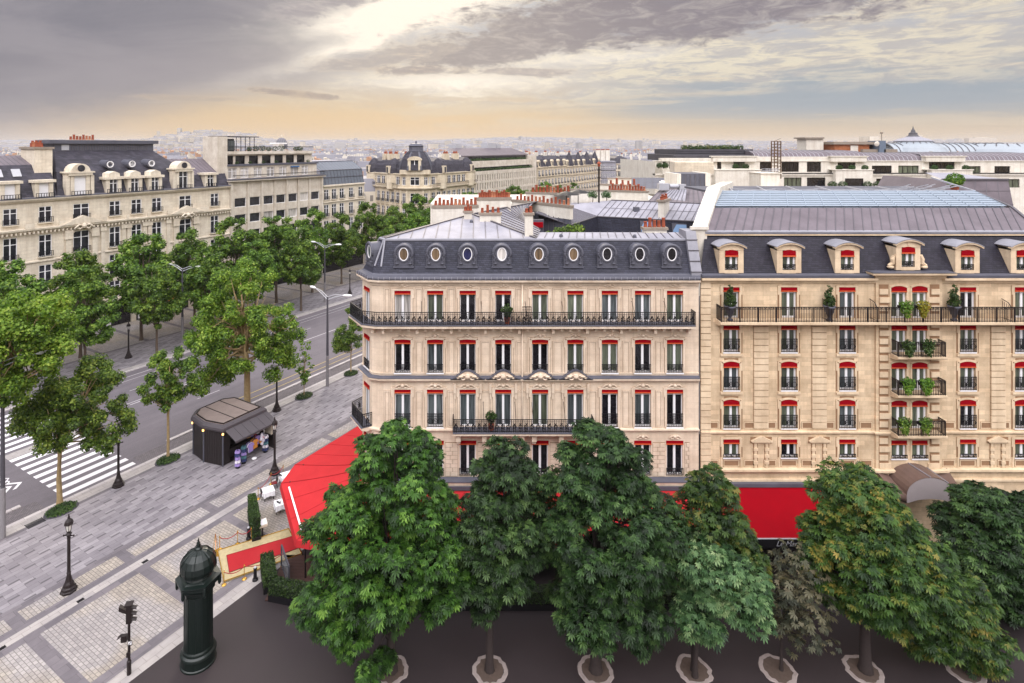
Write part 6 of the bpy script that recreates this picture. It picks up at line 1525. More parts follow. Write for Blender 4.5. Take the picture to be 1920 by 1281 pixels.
    patch([(1075, 378, 22.4), (1216, 377, 22.4), (1145, 358, 23.6), (1100, 359, 23.6)], 6, 0)
    q = G(1252, 344, 23.3)-O; mb = MB(); mb.lathe([(0, 0.5), (1.2, 0.45), (1.7, 0.2), (1.75, -0.2)], q, 4, math.pi/4); obj('skylight', mb, M['white'], B)
    a = atY(1276, 326, 90)-O; b = atY(1322, 353, 90)-O; mb = MB(); mb.mat(0).box(a.x, b.x, a.y, a.y+6, b.z-2, a.z); mb.mat(1)
    for k in range(6): x = a.x+(b.x-a.x)*k/5; mb.box(x-0.05, x+0.05, a.y-0.05, a.y, b.z, a.z)
    mb.mat(2).box(b.x, b.x+0.8, a.y-0.2, a.y+6, b.z-2, a.z+0.1); mb.box(a.x-0.6, a.x, a.y-0.2, a.y+6, b.z-1, a.z); obj('plant_room', mb, [M['zincD'], M['seam'], M['render']], B)
    # machines on the zinc
    q = G(1250, 356, 23.9)-O; mb = MB(); mb.box(q.x-1.2, q.x+0.2, q.y-0.5, q.y+0.5, q.z, q.z+0.9); mb.tube(q+V3(0.4, 0, 0.5), q+V3(1.6, 0, 0.5), 0.35, n=10); mb.box(q.x+1.7, q.x+2.6, q.y-0.4, q.y+0.4, q.z, q.z+0.8); obj('roof_plant', mb, M['silver'], B)
    return t0 + O
m, t, b = newmat('blue_skylight', 0.08, 0, 0.8); b.inputs['Base Color'].default_value = srgb(126, 158, 196); M['skyglass'] = m
terr = build_rear()
# tall dark flue on the terrace
fb = G(1123, 393, 22.4); t_ = thing('flue_pipe', 'tall dark rusty flue rising from the roof terrace', 'chimney flue', fb)
mb = MB(); mb.tube((0, 0, 0), (0, 0, 5.3), 0.11, n=10); mb.lathe([(0.2, 0), (0.2, 0.1), (0.11, 0.14)], (0, 0, 0), 10); obj('pipe', mb, M['bronze'], t_)
mb = MB(); mb.lathe([(0.16, 5.2), (0.16, 5.5), (0.3, 5.55), (0.05, 5.8), (0, 5.82)], (0, 0, 0), 10); obj('cowl', mb, M['terra'], t_)

def topiary_ball(loc, r=0.75, label=None, group=None, box=True):
    t = thing('topiary_ball', label, 'plant', loc, 0, group)
    leafball(t, (0, 0, 0.25), r, 'hedge', 420, 'foliage', 0.2)
    mb = MB(); mb.lathe([(r*0.4, 0), (r*0.5, 0.4), (r*0.42, 0.4), (0, 0.35)], (0, 0, 0), 8); obj('pot', mb, M['concrete'], t); return t

def build_white():
    Y = 124.0; kk = Y/F; X = lambda px: (px-CX)*kk; Z = lambda py: HC-(py-HY)*kk
    OX = X(1560)
    B = thing('white_terrace_building', 'long white rendered building with dark glazing, balconies and grey zinc roofs behind the hotel', 'building', (OX, Y, 0))
    x = lambda px, yo=0.0: (px-CX)/F*(Y+yo)-OX
    ZD = lambda py, yo: HC-(py-HY)/F*(Y+yo)
    mb = MB(); mw = MB(); mz = MB()
    # lower storey and upper storey: (px0, px1, out) segments with their openings
    lo = [(1430, 1452, 333, 350), (1470, 1503, 333, 350), (1513, 1548, 333, 350), (1577, 1610, 335, 352), (1643, 1681, 335, 352), (1693, 1733, 335, 352), (1376, 1398, 332, 350), (1347, 1356, 331, 350), (1248, 1262, 328, 345), (1232, 1242, 328, 345), (1770, 1800, 336, 352), (1835, 1860, 336, 352), (1890, 1912, 336, 352)]
    up = [(1430, 1452, 304, 323), (1471, 1504, 304, 323), (1519, 1546, 304, 323), (1577, 1611, 305, 320), (1642, 1680, 311, 325), (1692, 1731, 311, 325), (1750, 1799, 304, 320), (1821, 1848, 312, 328), (1874, 1904, 312, 328), (1380, 1402, 304, 320), (1349, 1357, 304, 320), (1246, 1252, 303, 318), (1258, 1266, 303, 318)]
    L0, L1 = x(1228), x(1960)
    wall_holes(mb, (L0, 0), (1, 0), L1-L0, 8, Z(329), [(x(a)-L0, x(b)-L0, Z(d), Z(c)) for a, b, c, d in lo if c > 328.5], 0.4)
    wall_holes(mb, (L0, 1.2), (1, 0), L1-L0, Z(326), Z(303), [(x(a)-L0, x(b)-L0, max(Z(d), Z(326)+.02), min(Z(c), Z(303)-0.02)) for a, b, c, d in up], 0.4)
    for pa, pb in ((1421, 1560), (1560, 1629), (1738, 1814)): mb.box(x(pa), x(pb), 1.15, 1.6, Z(301.6), Z(294))
    mb.quad((L0, 0, 8), (L0, 30, 8), (L0, 30, Z(303)), (L0, 0, Z(303)))
    mb.box(L0, L1, -0.25, 1.5, Z(329), Z(326)); mb.box(L0, L1, 1.0, 2.0, Z(303), Z(301.5))
    obj('wall', mb, M['render'], B)
    for a, b, c, d in lo + up:
        y = 0.3 if c > 326.5 else 1.5
        xa, xb, za, zb = x(a), x(b), Z(d), Z(c); w = MB(); w.mat(0).box(xa, xb, y, y+0.05, za, zb); w.mat(1)
        nn = max(1, int((xb-xa)/0.9))
        for i in range(nn+1): xx = xa+(xb-xa)*i/nn; w.box(xx-0.05, xx+0.05, y-0.06, y-0.002, za, zb)
        w.box(xa, xb, y-0.08, y-0.003, zb-0.1, zb); obj('window', w, [M['pane_dark'] if (a*7) % 3 else M['pane_green'], M['bronze']], B)
    # projecting bays
    for pa, pb in ((1560, 1629), (1738, 1814), (1337, 1421)):
        q = MB(); q.mat(0).box(x(pa), x(pb), -1.3, -1.1, Z(352), Z(318)); q.box(x(pa), x(pa)+0.2, -1.1, 0, Z(352), Z(318)); q.box(x(pb)-0.2, x(pb), -1.1, 0, Z(352), Z(318)); q.box(x(pa)-0.2, x(pb)+0.2, -1.45, 1.2, Z(319), Z(317.4))
        q.box(x(pa)+0.1, x(pb)-0.1, 0.4, 1.3, Z(303.4), Z(294)); q.box(x(pa)-0.2, x(pb)+0.2, 0.2, 1.6, Z(294), Z(292.6))
        if pa == 1560: q.mat(1).box(x(1577), x(1611), -1.34, -1.3, Z(352), Z(334))
        obj('bay', q, [M['render'], M['pane_dark']], B)
    for pa, pb in ((1240, 1266), (1366, 1402)):
        q = MB(); q.box(x(pa), x(pb), -0.9, -0.7, Z(317.5), Z(316)); q.box(x(pa), x(pb), -0.95, -0.6, Z(326), Z(324.5))
        m = int((x(pb)-x(pa))/0.3)
        for i in range(m): xx = x(pa)+0.15+(x(pb)-x(pa)-0.3)*i/(m-1); q.lathe([(0.06, Z(324.5)), (0.11, Z(323)), (0.05, Z(320)), (0.1, Z(317.5))], (xx, -0.8, 0), 6)
        obj('balustrade', q, M['render'], B)
    # dark terrace lines, roofs
    q = MB(); q.box(x(1465), L1, -0.35, -0.2, Z(325.8), Z(324.2)); q.box(x(1465), L1, 0.9, 1.1, Z(326), Z(325)); obj('gutter', q, M['iron'], B)
    q = MB(); q.mat(0)
    for pa, pb, zt in ((1421, 1560, 283), (1560, 1629, 283), (1629, 1738, 287), (1738, 1814, 287), (1814, 1960, 287)):
        a, b = x(pa), x(pb); zb = 302.5 if pa in (1629, 1814) else 294; y0 = 1.3; prof = [(y0, Z(zb)), (y0+0.7, Z(zb-(zb-zt)*0.55)), (y0+2.6, Z(zt+1.2)), (y0+9, Z(zt-1))]
        for (ya, za), (yb, zb2) in zip(prof[:-1], prof[1:]):
            q.mat(0).quad((a, ya, za), (b, ya, za), (b, yb, zb2), (a, yb, zb2)); q.mat(1); seams_on(q, (a, ya, za), (b, ya, za), (a, yb, zb2), (b, yb, zb2), int((b-a)/0.9), 0.07)
        q.mat(0)
        xx = a+0.03*(pa % 5); q.poly([(xx, ya, za) for ya, za in prof] + [(xx, y0+9, Z(304)), (xx, y0, Z(304))])
    obj('zinc_roof', q, [M['zincM'], M['silver']], B)
    q = MB(); q.mat(0).box(x(1262, 3), x(1421, 3), 3, 22, ZD(303, 3), ZD(290.5, 3)); q.box(x(1268, 6), x(1412, 6), 6, 22, ZD(292, 6), ZD(280, 6)); q.mat(1).box(x(1243), x(1421), 0.8, 3, Z(303), Z(297)); q.mat(0)
    for py in (294, 297): q.box(x(1262, 3), x(1421, 3), 2.9, 3.0, ZD(py+0.5, 3), ZD(py, 3))
    for py in (283, 287): q.box(x(1268, 6), x(1412, 6), 5.9, 6.0, ZD(py+0.5, 6), ZD(py, 6))
    obj('roof_storey', q, [M['zincDark'], M['render']], B)
    V, Fc = leaf_cloud([(x(1282+k*5, 8), 8, ZD(277+2*((k*5) % 3)/2, 8)) for k in range(22)], [0.7+0.28*((k*7) % 4)/3 for k in range(22)], 3400, 0.26, seed=21, squash=0.9); link('roof_garden', np_mesh('roof_garden', V, Fc, M['leaf_chest_rust']), B)
    q = MB(); q.box(x(1265, -8), x(1338, -8), -8, -5, ZD(326, -8), ZD(303.5, -8))
    for k in range(12): q.box(x(1265, -8), x(1338, -8), -8.06, -8, ZD(326, -8)+0.19*k+0.05, ZD(326, -8)+0.19*k+0.14)
    obj('louvred_box', q, M['stoneA'], B)
    q = MB(); q.box(x(1427, -14), x(1463, -14), -14, -9, 8, ZD(325.5, -14)); q.box(x(1425, -14), x(1465, -14), -14.3, -8.7, ZD(325.5, -14), ZD(324.3, -14)); obj('lift_house', q, M['render'], B)
    q = MB(); a, b = x(1452, -8), x(1464, -8); q.mat(0)
    for xx in (a, b):
        for yy in (-8, -6.8): q.box(xx-0.08, xx+0.08, yy-0.08, yy+0.08, ZD(335, -8), ZD(265, -8))
    for k in range(13):
        z = ZD(335, -8)+(ZD(265, -8)-ZD(335, -8))*k/12; q.box(a, b, -8.05, -7.95, z-0.06, z+0.06); q.box(a, b, -6.85, -6.75, z-0.06, z+0.06)
        q.bar((a, -8, z), (b, -8, z+0.6), 0.06)
    obj('mast', q, M['ladderbronze'], B)
    q = MB()
    def hb(m, pa, pb, y0, y1, pt, pb_): q.mat(m).box(x(pa, y0), x(pb, y0), y0, y1, ZD(pb_, y0), ZD(pt, y0))
    hb(0, 1512, 1544, 12, 16, 260, 296); hb(1, 1510, 1546, 11.5, 16.5, 257.5, 260); hb(2, 1565, 1630, 10, 22, 271, 300); hb(1, 1563, 1660, 9.5, 22, 266, 271); hb(0, 1595, 1609, 9.8, 9.95, 273, 286); hb(0, 1631, 1649, 14, 18, 256, 271); hb(3, 1649, 1661, 8, 12, 264, 296); hb(1, 1618, 1648, 8.5, 9.4, 280, 296); hb(1, 1658, 1683, 8, 12, 280, 296)
    q.bar((x(1653, 9), 9, ZD(264, 9)), (x(1653, 9), 9, ZD(250, 9)), 0.12); q.box(x(1651, 9), x(1655, 9), 8.8, 9.2, ZD(251, 9), ZD(248, 9)); q.mat(0).lathe([(0, 0.25), (0.5, 0.15), (0.62, 0)], (0, 0, 0), 12); q.xf(len(q.v)-36, Matrix.Translation((x(1644, 8), 8, ZD(270, 8))) @ Matrix.Rotation(R(100), 4, 'X')); obj('roof_house', q, [M['render'], M['coping'], M['brick'], M['bluebox']], B)
    q = MB()
    for i in range(8): q.bar((x(1437+i*3, -14), -13.9, ZD(324, -14)), (x(1437+i*3, -14), -13.9, ZD(316, -14)), 0.06)
    for z in (317, 320): q.bar((x(1428, -14), -13.9, ZD(z, -14)), (x(1463, -14), -13.9, ZD(z, -14)), 0.07)
    obj('railing', q, M['silver'], B)
    for i, (px, py, yy, where) in enumerate(((1236, 314, -0.2, 'on outer end of the curved balcony left of the louvred box'), (1247, 314, -0.2, 'on the curved balcony, touching the louvred box'), (1378, 316, -0.3, 'at left end of the balustrade by the dark window'), (1397, 316, -0.3, 'at right end of the balustrade by the dark window'), (1570, 318, -0.6, 'at left corner of the bay left of the recessed glazing'), (1594, 318, -0.6, 'in the middle of the bay below the brick roof house'), (1618, 318, -0.6, 'at right corner of the bay below the brick roof house'), (1748, 318, -0.6, 'at left corner of the bay near the glass palace'), (1776, 318, -0.6, 'in the middle of the bay near the glass palace'), (1806, 318, -0.6, 'at right corner of the bay near the glass palace'))):
        topiary_ball((X(px), Y+yy, Z(py+1.2)-0.25), 0.72, 'round clipped box bush ' + where, 'box balls on the white building')
    for px, where in ((1552, 'low on the terrace right of two dark windows'), (1571, 'low on the terrace left of the bay window'), (1617, 'low on the terrace right of the bay window'), (1636, 'low on the terrace left of the recessed windows')):
        topiary_ball((X(px), Y-1.6, Z(353)), 0.9, 'large round box bush ' + where, 'box balls on the white building')
M['zincDark'] = zinc('dark_grey_cladding', srgb(74, 72, 78)); M['ladderbronze'] = flat('bronze_lattice', srgb(96, 72, 48), 0.5, 0.4); M['brick'] = stone('orange_brick', srgb(184, 118, 82), joint=1.1, bw=0.4, bh=0.14, var=0.3); M['bluebox'] = flat('blue_grey_metal', srgb(96, 108, 124))
build_white()
# lead-clad pavilion beside the glass roof
q0 = atY(1745, 400, 60); B = thing('clad_pavilion', 'mauve lead-clad rooftop pavilion with sloping sides right of the louvred glass roof', 'building', (50.5, 60, 0))
mb = MB(); P = lambda px, py, Y: atY(px, py, Y)-Vector((50.5, 60, 0))
a, b, c, d = P(1742, 372, 60), P(1905, 402, 60), P(1890, 338, 61.2), P(1768, 336, 61.2)
a.z = b.z = 22.5; c.z = d.z = 26.5
mb.mat(0).quad(a, b, c, d); mb.quad(b, b+Vector((1, 10, 0)), c+Vector((0, 9, 0)), c); mb.quad(a, d, d+Vector((0, 9, 0)), a+Vector((0, 10, 0)))
mb.mat(1).quad(d, c, c+Vector((-2, 5, 0.5)), d+Vector((2, 5, 0.5))); 
mb.mat(2)
for k in range(1, 6): mb.bar(a.lerp(b, k/6), d.lerp(c, k/6), 0.05, 0.05)
for f in (0.35, 0.7): mb.bar(a.lerp(d, f), b.lerp(c, f), 0.05, 0.05)
mb.bar(d, c, 0.25, 0.2); obj('cladding', mb, [M['zincM'], M['zincL'], M['seam']], B)
mb = MB(); mb.box(a.x+1, b.x, 1.5, 9, 5, 22.4); obj('wall', mb, M['render'], B)

# ---------------------------------------------------------------- landmarks far off
M['coping2'] = flat('grey_white_stone', srgb(150, 146, 150), 0.9, var=0.15, scale=0.05)
m, t, b = newmat('palace_glass', 0.25, 0, 0.4); b.inputs['Base Color'].default_value = srgb(150, 158, 166); M['palaceglass'] = m
def far_at(px, Y): return ((px-CX)/F*Y, Y, 0)
Yg = 868; t_ = thing('glass_palace', 'great exhibition palace with pale glass vault and dome topped by dark lantern spire', 'building', far_at(1712, Yg))
k = Yg/F; Z = lambda py: HC-(py-HY)*k
mb = MB(); mb.mat(0)
def vault(x0, x1, y0, y1, zb, zt, n=10):
    ym = (y0+y1)/2; r = (y1-y0)/2; pts = [(ym-r*math.cos(math.pi*i/n), zb+(zt-zb)*math.sin(math.pi*i/n)) for i in range(n+1)]
    for i in range(n):
        mb.mat(0).quad((x0, pts[i][0], pts[i][1]), (x1, pts[i][0], pts[i][1]), (x1-0, pts[i+1][0], pts[i+1][1]), (x0, pts[i+1][0], pts[i+1][1]))
    mb.mat(1); m = int((x1-x0)/9)
    for j in range(m+1):
        xx = x0+(x1-x0)*j/m; mb.path([(xx, p[0], p[1]+0.3) for p in pts], 0.7, 4)
vault(-46, 128, -26, 26, Z(290), Z(268.5)); mb.mat(0).lathe([(66, Z(292)), (56, Z(280)), (40, Z(270))], (125, 0, 0), 20)
for j in range(14): a = math.pi*(0.9+1.2*j/13); mb.mat(1).bar((125+66*math.cos(a), 66*math.sin(a), Z(292)+.5), (125+40*math.cos(a), 40*math.sin(a), Z(270)+.5), 1.4, 0.8)
mb.mat(0).lathe([(46, Z(290)), (38, Z(277)), (24, Z(267)), (23, Z(264))], (0, 0, 0), 24); mb.mat(2).lathe([(24, Z(266)), (25, Z(264.5)), (24, Z(263.5)), (16, Z(259.5)), (10, Z(257.5)), (9, Z(256.5))], (0, 0, 0), 24)
for j in range(20): a = 2*math.pi*j/20; mb.mat(1).bar((46*math.cos(a), 46*math.sin(a), Z(290)+.4), (24*math.cos(a), 24*math.sin(a), Z(267)+.4), 1.2, 0.8)
obj('glass_vault', mb, [M['palaceglass'], M['zincDark'], M['zincL']], t_)
mb = MB(); mb.lathe([(11, Z(258.5)), (8.5, Z(256)), (7, Z(255)), (5.5, Z(252)), (5.5, Z(249.5)), (3.2, Z(248.5)), (2.6, Z(245)), (1.0, Z(241.5)), (0.4, Z(238)), (0, Z(236))], (0, 0, 0), 12); obj('spire', mb, M['zincDark'], t_)
mb = MB(); mb.box(-60, 190, -30, 30, 0, Z(288)); obj('wall', mb, M['stoneA'], t_)
Yb = 1290; t_ = thing('church_dome', 'grey ribbed church dome with small lantern behind the white office block', 'church', far_at(528, Yb)); k = Yb/F; Z = lambda py: HC-(py-HY)*k
mb = MB(); mb.mat(0).lathe([(12, 0), (12, Z(275)), (13, Z(274)), (12.6, Z(271)), (11.2, Z(266)), (8, Z(261.5)), (4, Z(259)), (2.4, Z(258.5))], (0, 0, 0), 20); mb.mat(1)
for j in range(14):
    a = 2*math.pi*j/14; pr = [(12.8, Z(271)), (11.5, Z(266)), (8.3, Z(261.5)), (4.2, Z(259))]; mb.path([(r*math.cos(a), r*math.sin(a), z) for r, z in pr], 0.5, 4)
obj('dome', mb, [M['zincD'], M['coping2']], t_)
mb = MB(); mb.lathe([(2.6, Z(259)), (2.6, Z(256.5)), (3, Z(256.3)), (1.2, Z(255)), (0.4, Z(253)), (0, Z(251.5))], (0, 0, 0), 8); obj('lantern', mb, M['stoneD'], t_)
Ys = 3200; t_ = thing('hilltop_basilica', 'pale domed basilica with slim bell tower on the hill', 'church', far_at(398, Ys)); k = Ys/F; Z = lambda py: HC-(py-HY)*k
mb = MB(); mb.lathe([(16, Z(262)), (16, Z(254)), (17, Z(253.5)), (15.5, Z(250)), (11, Z(246.5)), (5, Z(244.5)), (3.2, Z(244)), (3, Z(242.5)), (0, Z(241))], (0, 0, 0), 16); obj('dome', mb, M['coping2'], t_)
mb = MB(); mb.box(-38, 40, -25, 25, Z(280), Z(258))
for sx_ in (-24, 24, 36): mb.lathe([(7, Z(262)), (7, Z(255)), (6, Z(253)), (2, Z(251)), (0, Z(250))], (sx_, -18, 0), 10)
obj('nave', mb, M['coping2'], t_)
mb = MB(); x_ = (381-398)*k; mb.box(x_-7, x_+7, 30, 44, Z(275), Z(248)); mb.lathe([(8, Z(248)), (6, Z(245.5)), (2, Z(243)), (0, Z(241.5))], (x_, 37, 0), 8); obj('bell_tower', mb, M['coping2'], t_)
for px, py, w, lab, Y in ((1727, 255, 10, 'pale blue tower block beside the palace spire', 2600), (1843, 259, 52, 'broad pale slab of distant flats on right skyline', 3000), (1055, 262, 14, 'distant pale tower block left of centre skyline', 4200), (1020, 264, 8, 'slim distant tower block on centre skyline', 4400)):
    k = Y/F; t_ = thing('tower_block', lab, 'tower block', far_at(px, Y)); mb = MB(); w_ = w*k; mb.box(-w_/2, w_/2, 0, 30, 0, HC-(py-HY)*k); mb.box(-w_/4, w_/4, 5, 20, HC-(py-HY)*k, HC-(py-HY)*k+4); obj('wall', mb, M['citywall'] if 'citywall' in M else M['concrete'], t_)
# ================================================================ the hill and the mass of the far city
def hill_h(x, y):
    h = 0.0
    hx, hy = (395-CX)/F*3250, 3250
    h += 78*math.exp(-(((x-hx)/330)**2 + ((y-hy)/420)**2))
    if y > 2200: h += 82*min(1.0, (y-2200)/3300)**1.3 * (0.78+0.22*math.sin(x*0.0011+1.2)+0.12*math.sin(x*0.0031))
    return h
g = MB(); xs = list(range(-6000, 6001, 200)); ys = [1500+150*i for i in range(40)]
vs = [(x, y, hill_h(x, y)-0.5) for y in ys for x in xs]; nx = len(xs)
g.add(vs, [(j*nx+i, j*nx+i+1, (j+1)*nx+i+1, (j+1)*nx+i) for j in range(len(ys)-1) for i in range(nx-1)])
struct('hills', g, M['earth'], True)
def citymat(name, wall, dark):
    m, t, b = newmat(name, 0.85, 0, 0.2); ob, wv, sp = wallvec(t)
    s2 = t.new('ShaderNodeSeparateXYZ'); t.link(wv, s2.inputs[0]); ge = t.new('ShaderNodeNewGeometry')
    fx = t.math('FRACT', t.math('DIVIDE', s2.outputs[0], 3.0)); fz = t.math('FRACT', t.math('DIVIDE', s2.outputs[1], 3.3))
    mk = t.math('MULTIPLY', t.math('LESS_THAN', fx, 0.4), t.math('LESS_THAN', fz, 0.55))
    w = t.mix(t.math('MULTIPLY_ADD', ge.outputs['Random Per Island'], 1.0, 0.0), tuple(x*0.8 for x in wall[:3])+(1,), tuple(min(1, x*1.12) for x in wall[:3])+(1,))
    t.link(t.mix(t.math('MULTIPLY', mk, 0.75), w, dark), b.inputs['Base Color']); return m
M['citywall'] = citymat('city_facade', srgb(206, 196, 180), srgb(92, 88, 90)); M['citywall2'] = citymat('city_facade_grey', srgb(184, 180, 178), srgb(88, 88, 94))
M['cityroof'] = flat('city_zinc_roof', srgb(132, 130, 138), 0.6, var=0.3, scale=0.05); M['citychim'] = flat('city_chimney', srgb(176, 138, 112), 0.9)
rg = random.Random(42); g = MB()
SKYL = [(0, 289), (105, 262), (330, 284), (425, 284), (605, 303), (685, 300), (885, 281), (1005, 296), (1130, 300), (1235, 279), (1420, 284), (1920, 284)]
PLACE = [(105, 'over the slate roofs at the left edge'), (425, 'under the hill beside the white office block'), (605, 'behind the roof terrace of the white office block'), (690, 'between the glazed mansard and the domed building'), (890, 'behind the domed corner building'), (1010, 'behind the ribbed office building'), (1240, 'beyond the turreted and gabled avenue buildings'), (1440, 'behind the white building with the roof garden'), (9999, 'behind the white building near the glass palace')]
def house_thing(x, y, z, w, d, h, a, px):
    where = next(n_ for p_, n_ in PLACE if px < p_); tone = rg.choice((0, 0, 1)); lab = 'distant %s city house with zinc roof %s' % (('cream', 'grey')[tone], where)
    t = thing('city_house', lab, 'house', (x, y, z), a, 'distant city houses, %s, %s' % (('cream', 'grey')[tone], where)); rh = rg.uniform(2.2, 4.0); k = 0.86
    mb = MB(); mb.box(-w/2, w/2, -d/2, d/2, -2, h); obj('wall', mb, M[('citywall', 'citywall2')[tone]], t)
    p = [(-w/2, -d/2), (w/2, -d/2), (w/2, d/2), (-w/2, d/2)]; mb = MB(); mb.add([(u, v, h+.01) for u, v in p]+[(u*k, v*k, h+rh) for u, v in p], [(0, 1, 5, 4), (1, 2, 6, 5), (2, 3, 7, 6), (3, 0, 4, 7), (4, 5, 6, 7)])
    for i in range(4): u = w*(-.36+.24*i); mb.box(u-.6, u+.6, -d/2-.05, -d*.3, h+.2, h+1.9)
    r = obj('roof', mb, M['cityroof'], t)
    for i in range(rg.randint(1, 3)):
        u, v = rg.uniform(-.35, .35)*w, rg.uniform(-.3, .3)*d; mb = MB(); mb.box(u-1.5, u+1.5, v-.35, v+.35, h+rh-.4, h+rh+1.6); c = obj('chimney', mb, M['render'], r)
n_house = 0
def house(x, y, z, w, d, h, a, det):
    global n_house
    px = CX+x/y*F; py = HY+F*(HC-(z+h+3))/y; lim = next((b for (p_, b), (q_, _) in zip(SKYL[:-1], SKYL[1:]) if p_ <= px < q_), 0)
    if y < 950 and py < lim+2 and -10 < px < 1930 and n_house < 150: n_house += 1; return house_thing(x, y, z, w, d, h, a, px)
    c, s_ = math.cos(a), math.sin(a); T = lambda u, v, zz: (x+u*c-v*s_, y+u*s_+v*c, zz)
    p = [(-w/2, -d/2), (w/2, -d/2), (w/2, d/2), (-w/2, d/2)]; rh = rg.uniform(2.2, 4.0); ins = 0.86
    lo = [T(u, v, z-3) for u, v in p]; hi = [T(u, v, z+h) for u, v in p]; tp = [T(u*ins, v*ins, z+h+rh) for u, v in p]
    g.mat(rg.choice((0, 0, 1))); g.add(lo+hi, [(0, 1, 5, 4), (1, 2, 6, 5), (2, 3, 7, 6), (3, 0, 4, 7)])
    g.mat(2); g.add(hi+tp, [(0, 1, 5, 4), (1, 2, 6, 5), (2, 3, 7, 6), (3, 0, 4, 7), (4, 5, 6, 7)])
    if det:
        for k in range(rg.randint(1, 3)):
            u, v = rg.uniform(-.35, .35)*w, rg.uniform(-.3, .3)*d; q = [T(u+i, v+j, z+h+rh-0.5) for i, j in ((-1.6, -.4), (1.6, -.4), (1.6, .4), (-1.6, .4))]; q2 = [(i[0], i[1], i[2]+rg.uniform(1.6, 3)) for i in q]
            g.mat(rg.choice((0, 3))); g.add(q+q2, [(0, 1, 5, 4), (1, 2, 6, 5), (2, 3, 7, 6), (3, 0, 4, 7), (4, 5, 6, 7)])
count = 0
for Y0, Y1, step in ((150, 420, 17), (420, 900, 22), (900, 1800, 30), (1800, 3200, 42), (3200, 5600, 60)):
    y = Y0
    while y < Y1:
        xm = y*0.98; x = -xm*0.9
        while x < xm*0.86:
            xx, yy = x+rg.uniform(-.3, .3)*step, y+rg.uniform(-.3, .3)*step
            n_ = xx*NX+yy*NY; s_ = xx*DX+yy*DY
            keep = rg.random() < 0.86
            if 45 < n_ < 122 and s_ < 700: keep = False
            if n_ >= 122 and yy < 150+0*n_: keep = False
            if n_ <= 45 and yy < 160 : keep = False
            if n_ <= 45 and xx < 60 and yy < 250: keep = False
            if n_ < 40 and yy < 700 and xx > 180: keep = keep and rg.random() < 0.6
            if -90 < xx-658*1.0 < 220 and 780 < yy < 960: keep = False
            if abs(xx+438) < 25 and abs(yy-1290) < 30: keep = False
            if keep:
                h = rg.uniform(14, 21) if yy < 2500 else rg.uniform(12, 30)
                if n_ < 45 and yy < 700: h = rg.uniform(13, 20)
                house(xx, yy, hill_h(xx, yy), rg.uniform(.55, .95)*step, rg.uniform(.5, .9)*step, h, AVROT+rg.choice((0, 0.2, -0.3, 0.9, 1.2)), yy < 1500); count += 1
            x += step*1.05
        y += step*1.1
for k in range(90):                                     # taller things that break the skyline
    Y = rg.uniform(1800, 5000); x = rg.uniform(-.75, .8)*Y; house(x, Y, hill_h(x, Y), rg.uniform(12, 40), 16, rg.uniform(32, 52), rg.uniform(0, 3), False)
tag(obj('distant_city', g, [M['citywall'], M['citywall2'], M['cityroof'], M['citychim']]), kind='stuff')
V, Fc = leaf_cloud([(rg.uniform(0.28, 0.36)*Y, Y, rg.uniform(6, 12)) for Y in [rg.uniform(430, 900) for _ in range(46)]], [9]*46, 5200, 2.6, seed=5); w_ = link('distant_wood', np_mesh('distant_wood', V, Fc, M['leaf_plane_far'])); tag(w_, kind='stuff')
# ================================================================ trees
def chestnut_leaves(clumps, rad, per, size, seed, droop=0.55):
    """palmate leaves of six leaflets bunched on the outside of clumps; verts, tri faces"""
    rg = np.random.default_rng(seed); C = np.asarray(clumps, float); Rr = np.asarray(rad, float); n = len(C)*per
    idx = np.repeat(np.arange(len(C)), per)
    v = rg.normal(size=(n, 3)); v[:, 2] = v[:, 2]*0.7+0.62; v /= np.linalg.norm(v, axis=1)[:, None]
    p = C[idx] + v*(Rr[idx]*(0.6+0.45*rg.random(n)))[:, None]*np.array([1, 1, 0.8])
    fw = v*np.array([1, 1, 0.25]) + rg.normal(size=(n, 3))*0.35; fw[:, 2] -= droop*0.5; fw /= np.linalg.norm(fw, axis=1)[:, None]
    up = np.array([0, 0, 1.0]) + v*0.5 + rg.normal(size=(n, 3))*0.25; sd = np.cross(fw, up); sd /= np.linalg.norm(sd, axis=1)[:, None]; nr = np.cross(sd, fw)
    s = size*(0.6+0.7*rg.random(n)); K = 6; V = np.empty((n, 1+3*K, 3)); V[:, 0] = p
    for k, a in enumerate(np.linspace(-1.75, 1.75, K)):
        ln = s*(1.0-0.16*abs(a)); d = fw*math.cos(a) + sd*math.sin(a); d[:, 2] -= droop*0.35; q = np.cross(d, nr); q /= np.linalg.norm(q, axis=1)[:, None]
        L = ln[:, None]; mid = p + d*L*0.62; V[:, 1+3*k] = mid + q*L*0.18 + nr*L*0.06; V[:, 3+3*k] = mid - q*L*0.18 + nr*L*0.06; V[:, 2+3*k] = p + d*L - np.array([0, 0, 1.0])*L*0.18*droop
    base = np.arange(n)[:, None]*(1+3*K)
    Fc = np.concatenate([base+np.array([0, 1+3*k+i, 2+3*k+i]) for k in range(K) for i in (0, 1)], 1).reshape(-1, 3)
    return V.reshape(-1, 3), Fc

